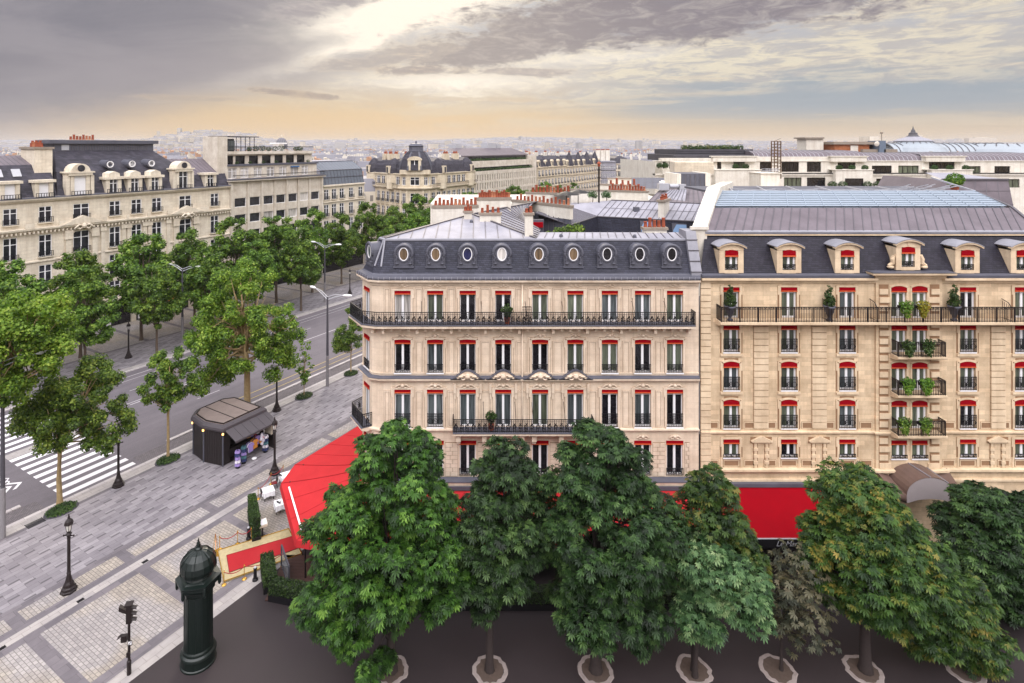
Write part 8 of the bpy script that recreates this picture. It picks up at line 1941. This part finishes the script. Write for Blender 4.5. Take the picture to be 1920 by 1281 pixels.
mb = MB(); mb.lathe([(.2, 6.46), (.24, 6.55), (.14, 6.6), (.1, 6.68), (.14, 6.74), (.07, 6.8), (.1, 6.88), (.04, 6.94), (.06, 7.0), (.02, 7.08), (0, 7.22)], n=10); obj('finial', mb, M['green'], t, True)

# ---------------------------------------------------------------- kiosk, built in (s, n)
M['kioskdark'] = flat('dark_brown_metal', srgb(46, 40, 40), 0.4, 0.3); M['kiosktop'] = flat('dusty_brown_roof_panel', srgb(126, 112, 106), 0.75, var=0.25, scale=1.5)
M['kioskcanopy'] = flat('dark_grey_canopy', srgb(78, 72, 76), 0.5, 0.1); M['warm'] = glow('warm_lamp', srgb(255, 190, 110), 4.0)
ks, kn = 33.6, 48.7; ko = Vector(SN(ks-.25, kn-.1)); K_ = thing('newspaper_kiosk', 'dark brown street kiosk with rounded roof edge and open souvenir counter under sloping canopy', 'kiosk', ko, AVROT)
# local x along the avenue, local y away from the restaurant
kp = [(0.15, 0.0), (4.7, 0.0), (4.7, 4.5), (3.8, 5.3), (1.0, 5.3), (0.0, 4.4), (-0.35, 2.2)]
def ring(pl, o): 
    c = Vector((2.3, 2.6)); return [((Vector(p)-c)*(1+o)+c)[:] for p in pl]
mb = MB()
for i in range(1, 7):
    a, b = kp[i], kp[(i+1) % 7]; mb.quad((*a, 0.05), (*b, 0.05), (*b, 2.9), (*a, 2.9)); l = math.hypot(b[0]-a[0], b[1]-a[1])
    for j in range(1, int(l/0.28)): f = j*0.28/l; q = (a[0]+(b[0]-a[0])*f, a[1]+(b[1]-a[1])*f); mb.bar((*q, 0.08), (*q, 2.85), .03, .03, (b[1]-a[1], a[0]-b[0], 0))
mb.quad((0.15, 0, 0.05), (0.9, 0, 0.05), (0.9, 0, 2.9), (0.15, 0, 2.9)); obj('wall', mb, M['kioskdark'], K_)
mb = MB(); mb.poly([(x, y, 0.06) for x, y in kp]); mb.quad((0.9, 1.6, .05), (4.7, 1.6, .05), (4.7, 1.6, 2.8), (0.9, 1.6, 2.8)); mb.box(1.0, 4.5, .5, 1.0, 0.1, 0.9); obj('interior', mb, M['kioskdark'], K_)
mb = MB(); lv = [(0.0, 2.88), (0.06, 2.95), (0.09, 3.1), (0.08, 3.28), (0.03, 3.42), (-0.05, 3.48)]
rs_ = [ring(kp, o) for o, z in lv]
for (ra, (o1, za)), (rb, (o2, zb)) in zip(zip(rs_[:-1], lv[:-1]), zip(rs_[1:], lv[1:])):
    for i in range(7): j = (i+1) % 7; mb.quad((*ra[i], za), (*ra[j], za), (*rb[j], zb), (*rb[i], zb))
obj('roof_edge', mb, M['kioskcanopy'], K_, False)
mb = MB(); mb.mat(0).poly([(x, y, 3.44) for x, y in ring(kp, -0.05)]); rt = ring(kp, -0.1); mb.mat(0).ext([(x, y, 3.45) for x, y in rt], (0, 0, .06)); mb.mat(1)
for i in range(7): mb.bar((*rt[i], 3.53), (*rt[(i+1) % 7], 3.53), .07, .06)
for xx in (1.6, 3.2): mb.bar((xx, 0.3, 3.53), (xx, 4.9, 3.53), .05, .04)
obj('roof', mb, [M['kiosktop'], M['kioskdark']], K_)
mb = MB(); mb.ext([(0.25, -0.1, 3.05), (4.95, -0.1, 3.05), (4.95, -1.75, 2.45), (0.25, -1.75, 2.45)], (0, 0, .06)); mb.box(0.25, 4.95, -1.78, -1.72, 2.36, 2.5)
for k in range(1, 6): x_ = .25+5.05*k/6; mb.bar((x_, -.1, 3.13), (x_, -1.75, 2.53), .03, .02)
obj('canopy', mb, M['kioskcanopy'], K_)
mb = MB(); mb.ext([(4.75, -.05, .05), (4.75, -1.5, .05), (4.75, -1.5, 2.5), (4.75, -.05, 2.95)], (.05, 0, 0)); obj('side_screen', mb, M['kioskdark'], K_)
mb = MB(); mb.box(4.6, 4.75, -1.3, -.3, 1.3, 2.3); obj('poster_panel', mb, M['stoneA'], K_)
for i in (3, 5, 6, 0): mb = MB(); q = ring(kp, 0.035)[i]; mb.box(q[0]-.06, q[0]+.06, q[1]-.06, q[1]+.06, 2.72, 2.86); obj('lamp', mb, M['warm'], K_)
for i in (5, 6, 0, 4): mb = MB(); q = ring(kp, 0.01)[i]; mb.bar((*q, 0), (*q, 2.9), .1, .1); obj('corner_post', mb, M['zincD'], K_)
K_.scale = (1, 1, 1.1)
cm = {'violet': (150, 130, 190), 'white': (220, 214, 224), 'navy': (44, 52, 96), 'amber': (200, 130, 50), 'pink': (214, 140, 150), 'teal': (70, 110, 120), 'straw': (190, 150, 100), 'red': (170, 44, 48)}
for k_, c_ in cm.items(): M['sv_'+k_] = flat('souvenir_'+k_, srgb(*c_), 0.8, var=0.25, scale=8)
def at_k(x, y): v = Vector((x*math.cos(AVROT)-y*math.sin(AVROT), x*math.sin(AVROT)+y*math.cos(AVROT), 0)); return ko+v
def rack(x, y, h, cols, lab, w=0.42):
    t = thing('souvenir_rack', lab, 'display rack', at_k(x, y), AVROT, 'souvenir racks under the kiosk canopy'); mb = MB(); mb.tube((0, 0, 0), (0, 0, h), .025, n=6); mb.lathe([(.22, 0), (.2, .05), (.03, .07)], (0, 0, 0), 8); obj('stand', mb, M['iron'], t)
    z = .2; k = 0
    while z < h-.15:
        mb = MB(); rr_ = w/2
        for a in range(6): t0 = a*math.pi/3+k*.3; mb.obox((rr_*math.cos(t0), rr_*math.sin(t0), z+.12), (-math.sin(t0)*.11, math.cos(t0)*.11, 0), (math.cos(t0)*.015, math.sin(t0)*.015, 0), (math.cos(t0)*-.03, math.sin(t0)*-.03, .11))
        obj('card_row', mb, M['sv_'+cols[k % len(cols)]], t); z += .3; k += 1
rack(.75, -1.35, 1.75, ['violet', 'white', 'violet', 'navy'], 'tall card rack at left end of the kiosk canopy'); rack(1.55, -1.15, 1.7, ['navy', 'teal', 'violet'], 'navy and teal card rack next to the left end rack'); rack(3.95, -1.2, 1.6, ['navy', 'white', 'teal'], 'card rack near the right side screen of the kiosk', .5)
def garment(x, y, z, cols, lab, n=4):
    t = thing('hanging_shirts', lab, 'hanging clothes', at_k(x, y)+Vector((0, 0, z)), AVROT, 'goods hanging under the kiosk canopy'); mb = MB(); mb.bar((-.3, 0, 0), (.3, 0, 0), .02); mb.bar((0, 0, 0), (0, 0, 2.55-z), .02); obj('hanger', mb, M['iron'], t)
    for k in range(n):
        y_ = -.14+.1*k; mb = MB(); mb.ext([(-.26, y_, -.05), (-.38, y_, -.3), (-.27, y_, -.34), (-.22, y_, -.22), (-.24, y_, -.85), (.24, y_, -.82), (.22, y_, -.22), (.27, y_, -.34), (.38, y_, -.3), (.26, y_, -.05), (.1, y_, 0), (-.1, y_, 0)], (0, .05, 0)); obj('shirt', mb, M['sv_'+cols[k % len(cols)]], t)
garment(2.1, -1.35, 1.75, ['violet', 'white', 'navy'], 'violet and white shirts hanging at the kiosk front'); garment(2.62, -1.3, 1.85, ['amber', 'navy', 'amber'], 'amber and navy striped shirts hanging mid kiosk'); garment(3.1, -1.0, 1.9, ['violet', 'red'], 'violet and red shirts hanging behind the bags', 3)
def bags(x, y, z, lab, cols):
    t = thing('hanging_bags', lab, 'bags', at_k(x, y)+Vector((0, 0, z)), AVROT, 'goods hanging under the kiosk canopy'); rg2 = random.Random(int(x*10))
    mb = MB(); mb.bar((0, 0, -.5), (0, 0, 2.5-z), .02); obj('hook', mb, M['iron'], t)
    for k, c_ in enumerate(cols): mb = MB(); q = (rg2.uniform(-.25, .25), rg2.uniform(-.15, .15), -.2-.25*(k % 4)); mb.lathe([(.02, .3), (.1, .2), (.17, .05), (.16, -.12), (.08, -.18), (0, -.18)], q, 8); obj('bag', mb, M['sv_'+c_], t, True)
bags(3.5, -1.3, 2.0, 'bunch of white, pink and orange bags hanging at the kiosk front', ['white', 'pink', 'amber', 'white', 'navy', 'white', 'white'])
t = thing('hat_rack', 'straw and pale hats hanging at top of the kiosk counter', 'hats', at_k(2.7, -.75)+Vector((0, 0, 2.1)), AVROT); mb = MB(); mb.bar((-.5, 0, .15), (.7, 0, .15), .02); mb.bar((0, 0, .15), (0, 0, .8), .02); obj('rail', mb, M['iron'], t)
for k, c_ in enumerate(('straw', 'violet', 'red', 'white')): mb = MB(); mb.lathe([(.22, 0), (.22, .02), (.12, .03), (.11, .12), (.06, .15), (0, .15)], (-.4+.33*k, -.1, -.05), 12); obj('hat', mb, M['sv_'+c_], t, True)
t = thing('display_bowl', 'white dish on the paving under the striped shirts', 'dish', at_k(2.45, -1.5)); mb = MB(); mb.lathe([(.1, 0), (.22, .1), (.24, .16), (.2, .12), (0, .05)], n=14); obj('dish', mb, M['white'], t, True); mb = MB(); mb.lathe([(.12, 0), (.1, .03), (0, .03)], n=10); obj('foot', mb, M['iron'], t)

# ---------------------------------------------------------------- restaurant pavement
def table(pos, rot, lab):
    t = thing('restaurant_table', lab, 'table', pos, rot, 'restaurant tables'); mb = MB(); mb.box(-.42, .42, -.42, .42, .7, .73); obj('tabletop', mb, M['bronze'], t)
    for sx_ in (-1, 1):
        for sy in (-1, 1): mb = MB(); mb.bar((sx_*.36, sy*.36, 0), (sx_*.36, sy*.36, .7), .05); obj('leg', mb, M['bronze'], t)
    c = thing('tablecloth', lab.replace('restaurant table', 'tablecloth').replace('square ', 'white linen '), 'tablecloth', (*pos[:2], .735), rot, 'tablecloths'); mb = MB(); n = 6
    mb.box(-.46, .46, -.46, .46, 0, .008); e = [(-.465, -.465), (.465, -.465), (.465, .465), (-.465, .465)]
    for i in range(4):
        a, b = Vector((*e[i], 0)), Vector((*e[(i+1) % 4], 0)); o = Vector(((a+b).x, (a+b).y, 0)).normalized()
        for k in range(8):
            f0, f1 = k/8, (k+1)/8; g_ = lambda f: o*(.03+.03*math.sin(f*18+i))+Vector((0, 0, -.33-.1*abs(f-.5)*2)); mb.quad(a.lerp(b, f0), a.lerp(b, f1), a.lerp(b, f1)+g_(f1), a.lerp(b, f0)+g_(f0))
    obj('cloth', mb, M['cloth'], c); mb = MB(); mb.lathe([(.03, .01), (.03, .1), (.01, .12), (.01, .16), (0, .16)], n=8); obj('cruet', mb, M['silver'], c); return t
def chair_p():
    t = thing('restaurant_chair', 'x', 'chair', (0, 0, 0), 0, 'restaurant chairs')
    mb = MB(); mb.box(-.22, .22, -.22, .22, .42, .48); obj('seat', mb, M['seatred'], t)
    for sx_ in (-1, 1): mb = MB(); mb.bar((sx_*.2, -.2, 0), (sx_*.19, -.18, .43), .035); obj('leg', mb, M['iron'], t); mb = MB(); mb.path([(sx_*.2, .24, 0), (sx_*.2, .2, .45), (sx_*.2, .27, .9)], .02, 6); obj('leg', mb, M['iron'], t)
    mb = MB(); pts = [(-.21, .21, .52), (.21, .21, .52), (.22, .26, .8), (.14, .275, .9), (-.14, .275, .9), (-.22, .26, .8)]; mb.ext(pts, (0, .03, .005)); obj('backrest', mb, M['iron'], t)
    mb = MB()
    for sg in (-1, 1): mb.path([(sg*.22, .22, .66), (sg*.25, 0, .67), (sg*.23, -.16, .64), (sg*.22, -.18, .45)], .018, 5)
    obj('armrest', mb, M['iron'], t); return t
M['seatred'] = flat('dark_red_seat', srgb(120, 24, 30), 0.7)
tb = [(G(503, 918, .73), 0.55, 'square restaurant table standing alone beside the rope'), (G(526, 942, .73), 0.5, 'square restaurant table half under the awning edge nearer the hedge'), (G(536, 890, .73), 0.55, 'square restaurant table at the awning edge behind the others')]
for p, r_, l_ in tb: table((p.x, p.y, 0), r_, l_)
cp = chair_p()
for k, (px, py, r_, l_) in enumerate(((495, 934, 2.2, 'black chair with red seat in front left of the lone table'), (514, 915, -1.0, 'black chair behind the lone table, back to the awning'), (527, 957, 2.6, 'black chair with red seat by the table near the hedge'), (531, 905, 2.4, 'black chair at the farthest table under the awning edge'))):
    p = G(px, py)
    if k == 0: cp.location = p; cp.rotation_euler = (0, 0, r_); cp['label'] = l_
    else: dup(cp, p, r_, l_)
def stanchion(pos, lab, h=.95):
    t = thing('rope_stanchion', lab, 'stanchion', pos, 0, 'brass rope stanchions'); mb = MB(); mb.lathe([(.17, 0), (.17, .03), (.1, .07), (.03, .1)], n=14); obj('foot', mb, M['gold'], t, False)
    mb = MB(); mb.lathe([(.026, .09), (.026, h-.1), (.045, h-.08), (.045, h-.03), (.02, h-.02), (.04, h+.02), (.025, h+.06), (0, h+.07)], n=10); obj('post', mb, M['gold'], t, False)
def rope(a, b, lab, h=.88, mat='roperd', sag=.3):
    a, b = Vector(a)+Vector((0, 0, h)), Vector(b)+Vector((0, 0, h)); m_ = (a+b)/2; t = thing('barrier_rope', lab, 'rope', (m_.x, m_.y, 0), 0, 'velvet barrier ropes'); mb = MB()
    mb.path([a.lerp(b, f)-m_+Vector((0, 0, h+ -sag*4*f*(1-f)))+Vector((0, 0, 0)) for f in [i/10 for i in range(11)]], .025, 6); obj('cord', mb, M[mat], t, True); mb = MB(); mb.lathe([(.035, -.04), (.035, .04)], a-m_+Vector((0, 0, h)), 6); mb.lathe([(.035, -.04), (.035, .04)], b-m_+Vector((0, 0, h)), 6); obj('hook', mb, M['gold'], t)
M['roperd'] = flat('red_velvet', srgb(150, 34, 44), 0.9)
sp_ = {k: G(*v) for k, v in dict(a=(412, 1030), b=(445.5, 1020), c=(471.5, 1013), d=(420, 1097), e=(458, 1086), f=(530, 1062), g=(484, 936), h=(508, 908), i=(531, 893)).items()}
for k, l_ in dict(a='brass stanchion at outer left corner of the carpet platform', b='brass stanchion midway along far side of the carpet', c='brass stanchion beside foot of the tall hedge', d='brass stanchion at near corner of the carpet platform by the advertising column', e='brass stanchion midway along near side of the carpet', f='brass stanchion between carpet and wooden deck', g='brass stanchion left of the lone table', h='brass stanchion behind the lone table', i='brass stanchion at the awning edge by the farthest table').items(): stanchion(sp_[k], l_)
for a, b, l_ in (('a', 'b', 'red rope along far side of the carpet, outer length'), ('b', 'c', 'red rope along far side of the carpet, length nearest the hedge'), ('d', 'e', 'dark rope along near side of the carpet, outer length'), ('e', 'f', 'dark rope along near side of the carpet, length towards the deck'), ('g', 'h', 'red rope beside the lone table'), ('h', 'i', 'red rope behind the lone table reaching the awning')): rope(sp_[a], sp_[b], l_, sag=.26)
P4 = [G(408, 1035), G(541, 994), G(566, 1041), G(420, 1093)]; c0 = sum(P4, Vector())/4
t = thing('carpet_platform', 'low brass-edged platform with gold mat at the restaurant entrance', 'platform', c0); mb = MB(); mb.ext([q-c0+Vector((0, 0, .01)) for q in P4], (0, 0, .09)); obj('deck', mb, M['goldmat'], t)
mb = MB()
for i in range(4): mb.bar(P4[i]-c0+Vector((0, 0, .12)), P4[(i+1) % 4]-c0+Vector((0, 0, .12)), .06, .04)
obj('edging', mb, M['gold'], t)
C4 = [G(425, 1042, .1), G(549, 1006, .1), G(561, 1028, .1), G(430, 1074, .1)]; c1 = sum(C4, Vector())/4; t = thing('red_carpet', 'red carpet laid over the brass-edged platform towards the awning', 'carpet', c1); mb = MB(); mb.ext([q-c1+Vector((0, 0, .005)) for q in C4], (0, 0, .025)); obj('pile', mb, M['carpet'], t); mb = MB()
for i in range(4): mb.bar(C4[i]-c1+Vector((0, 0, .03)), C4[(i+1) % 4]-c1+Vector((0, 0, .03)), .04, .03)
obj('binding', mb, M['seatred'], t)
p = G(404, 1039); t = thing('menu_stand', 'slim brass A-frame menu stand at outer end of the platform', 'stand', p, .4); mb = MB()
for sg in (-1, 1): mb.path([(sg*.16, 0, 0), (sg*.1, .05, .8), (0, .08, 1.45)], .02, 5)
mb.path([(0, .4, 0), (0, .08, 1.45)], .02, 5); obj('frame', mb, M['gold'], t); mb = MB(); mb.box(-.3, .3, -.35, .45, 0, .04); obj('foot', mb, M['gold'], t)
def bollard(px, py, lab):
    t = thing('bollard', lab, 'bollard', G(px, py), 0, 'black lantern bollards'); mb = MB(); mb.lathe([(.2, 0), (.19, .1), (.13, .16), (.1, .75), (.13, .78), (.13, .84), (.09, .86)], n=8); obj('body', mb, M['iron'], t); mb = MB(); mb.lathe([(.1, .85), (.1, .9), (.07, .95), (0, .97)], n=10); obj('cap', mb, M['silver'], t, True)
bollard(466, 1011, 'black bollard with silver cap beside the tall hedge'); bollard(478.5, 1088, 'black bollard with silver cap at near side of the carpet')
a, b = G(483, 1018), G(471, 966); b = Vector((-18.3, 46.7, 0)); a = Vector((-16.75, 43.7, 0)); c_ = (a+b)/2; rr_ = math.atan2(b.y-a.y, b.x-a.x); L_ = (b-a).length
def hedge(name, lab, pos, rot, L_, w_, h0, h1, n, seed):
    t = thing(name, lab, 'hedge', pos, rot); mb = MB(); mb.box(-L_/2, L_/2, -w_/2-.04, w_/2+.04, 0.0, h0); obj('planter', mb, M['iron'], t)
    rg = np.random.default_rng(seed); half = np.array([L_/2, w_/2, (h1-h0)/2]); P_ = rg.uniform(-1, 1, (n, 3)); ax = rg.choice(3, n, p=[.12, .53, .35]); P_[np.arange(n), ax] = np.where(ax == 2, 1, np.sign(P_[np.arange(n), ax]))*(.93+.1*rg.random(n)); P_ = P_*half+np.array([0, 0, (h0+h1)/2])
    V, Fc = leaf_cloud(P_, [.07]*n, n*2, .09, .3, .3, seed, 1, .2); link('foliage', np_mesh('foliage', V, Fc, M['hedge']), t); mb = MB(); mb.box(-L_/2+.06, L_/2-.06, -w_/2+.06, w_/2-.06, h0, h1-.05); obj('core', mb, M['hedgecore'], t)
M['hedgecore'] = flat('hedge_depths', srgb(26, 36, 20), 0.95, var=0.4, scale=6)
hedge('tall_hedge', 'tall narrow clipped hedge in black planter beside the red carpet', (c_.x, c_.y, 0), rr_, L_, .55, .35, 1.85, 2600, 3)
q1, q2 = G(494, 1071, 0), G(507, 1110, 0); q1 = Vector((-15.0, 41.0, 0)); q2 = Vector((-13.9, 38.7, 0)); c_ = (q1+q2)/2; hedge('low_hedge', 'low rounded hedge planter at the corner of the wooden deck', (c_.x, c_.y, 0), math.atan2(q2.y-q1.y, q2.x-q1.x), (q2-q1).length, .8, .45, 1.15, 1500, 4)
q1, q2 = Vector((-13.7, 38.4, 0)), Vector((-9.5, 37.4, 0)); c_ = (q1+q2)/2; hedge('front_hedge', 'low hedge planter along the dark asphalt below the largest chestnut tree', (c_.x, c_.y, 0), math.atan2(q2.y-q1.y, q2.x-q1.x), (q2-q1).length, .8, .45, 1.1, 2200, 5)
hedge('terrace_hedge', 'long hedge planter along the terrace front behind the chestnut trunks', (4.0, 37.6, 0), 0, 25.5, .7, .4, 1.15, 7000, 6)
t = thing('wooden_deck', 'dark brown slatted terrace deck beside the carpet under the awning', 'deck', (-11.8, 40.3, 0)); mb = MB()
for k in range(14): mb.box(-2.2, 3.4, -2.3+.3*k, -2.3+.3*k+.28, .02, .1)
obj('board', mb, M['wood'], t); mb = MB(); mb.box(-2.25, 3.4, -2.3, 1.9, 0, .02); obj('frame', mb, M['iron'], t)
M_w = None
q = G(508, 1072); t = thing('glass_screen', 'dark-framed glass windbreak along the edge of the wooden deck', 'screen', (-14.0, 41.2, 0), R(-60)); mb = MB(); mb.bar((0, 0, 0), (0, 0, 1.5), .1); mb.bar((2.4, 0, 0), (2.4, 0, 1.5), .1); mb.bar((0, 0, 1.5), (2.4, 0, 1.5), .1); mb.bar((0, 0, .1), (2.4, 0, .1), .1); obj('frame', mb, M['zincDark'], t); mb = MB(); mb.box(.05, 2.35, -.01, .01, .15, 1.45); obj('pane', mb, M['clearglass'], t)
p = G(492, 1006); t = thing('reception_desk', 'narrow reception lectern with cream sloping top and open menu', 'lectern', p, .6); mb = MB(); mb.box(-.05, .05, -.05, .05, 0, .85); mb.box(-.2, .2, -.16, .16, 0, .04); obj('stand', mb, M['iron'], t); mb = MB(); mb.ext([(-.34, -.3, .85), (.34, -.3, .85), (.34, -.3, .98), (-.34, -.3, .98)], (0, .55, .22)); obj('top', mb, M['stoneA'], t); mb = MB(); mb.ext([(-.3, -.24, 1.02), (.3, -.24, 1.02), (.3, .2, 1.19), (-.3, .2, 1.19)], (0, 0, .015)); obj('menu', mb, M['cloth'], t)
# drain grates
for k, (px, py, w_) in enumerate(((66, 981, 'large drain grate by the left kerb'), (272, 1053, 'small drain grate right of the nearest street lamp'), (151, 1126, 'small drain grate beside base of the nearest street lamp'), (3, 1216, 'small drain grate at the left edge of the view'))):
    t = thing('drain_grate', w_, 'drain', G(px, py), AVROT, 'drain grates'); s_ = 1.0 if k == 0 else .34; mb = MB()
    for j in range(7): mb.box(-.55*s_, .55*s_, (-.4+.115*j)*s_, (-.33+.115*j)*s_, .004, .012)
    mb.box(-.6*s_, -.55*s_, -.42*s_, .42*s_, .004, .012); mb.box(.55*s_, .6*s_, -.42*s_, .42*s_, .004, .012); obj('grid', mb, M['iron'], t)
# a person walking on the far pavement
def person(pos, rot, lab):
    t = thing('person', lab, 'person', pos, rot); V = [(0, 0, .93), (0, .01, 1.15), (0, 0, 1.4), (0, -.01, 1.5), (0, -.04, 1.63), (0, -.05, 1.74), (.1, 0, .9), (.11, -.22, .5), (.11, -.2, .08), (.11, -.36, .03), (-.1, 0, .9), (-.11, .12, .5), (-.11, .42, .12), (-.11, .34, .03), (.2, 0, 1.42), (.27, .1, 1.14), (.28, -.02, .92), (.28, -.08, .84), (-.2, 0, 1.42), (-.27, -.08, 1.14), (-.27, -.22, .93), (-.27, -.28, .86)]
    E = [(0, 1), (1, 2), (2, 3), (3, 4), (4, 5), (0, 6), (6, 7), (7, 8), (8, 9), (0, 10), (10, 11), (11, 12), (12, 13), (2, 14), (14, 15), (15, 16), (16, 17), (2, 18), (18, 19), (19, 20), (20, 21)]
    Rr = [.15, .14, .17, .06, .1, .085, .1, .07, .05, .045, .1, .07, .05, .045, .075, .055, .04, .035, .075, .055, .04, .035]
    me = bpy.data.meshes.new('body'); me.from_pydata(V, E, []); me.materials.append(M['darkcloth']); o = link('body', me, t); o.modifiers.new('skin', 'SKIN'); o.modifiers.new('sub', 'SUBSURF').levels = 1; o.modifiers['sub'].render_levels = 1
    for i, r in enumerate(Rr): me.skin_vertices[0].data[i].radius = (r, r)
    me.skin_vertices[0].data[0].use_root = True
    mb = MB(); mb.lathe([(.05, -.14), (.1, -.1), (.125, 0), (.11, .08), (.06, .12), (0, .13)], (0, -.02, 1.72), 12); obj('hair', mb, M['hair'], t, True); mb = MB(); mb.lathe([(.02, -.1), (.06, -.07), (.085, 0), (.07, .06), (.02, .08)], (0, -.085, 1.66), 10); obj('face', mb, M['skin'], t, True)
M['darkcloth'] = flat('dark_clothes', srgb(30, 28, 34), 0.9); M['hair'] = flat('dark_hair', srgb(36, 28, 24), 0.7); M['skin'] = flat('skin', srgb(196, 150, 124), 0.6)
person(G(148, 645), R(70), 'person in dark clothes walking mid-stride on the far pavement');
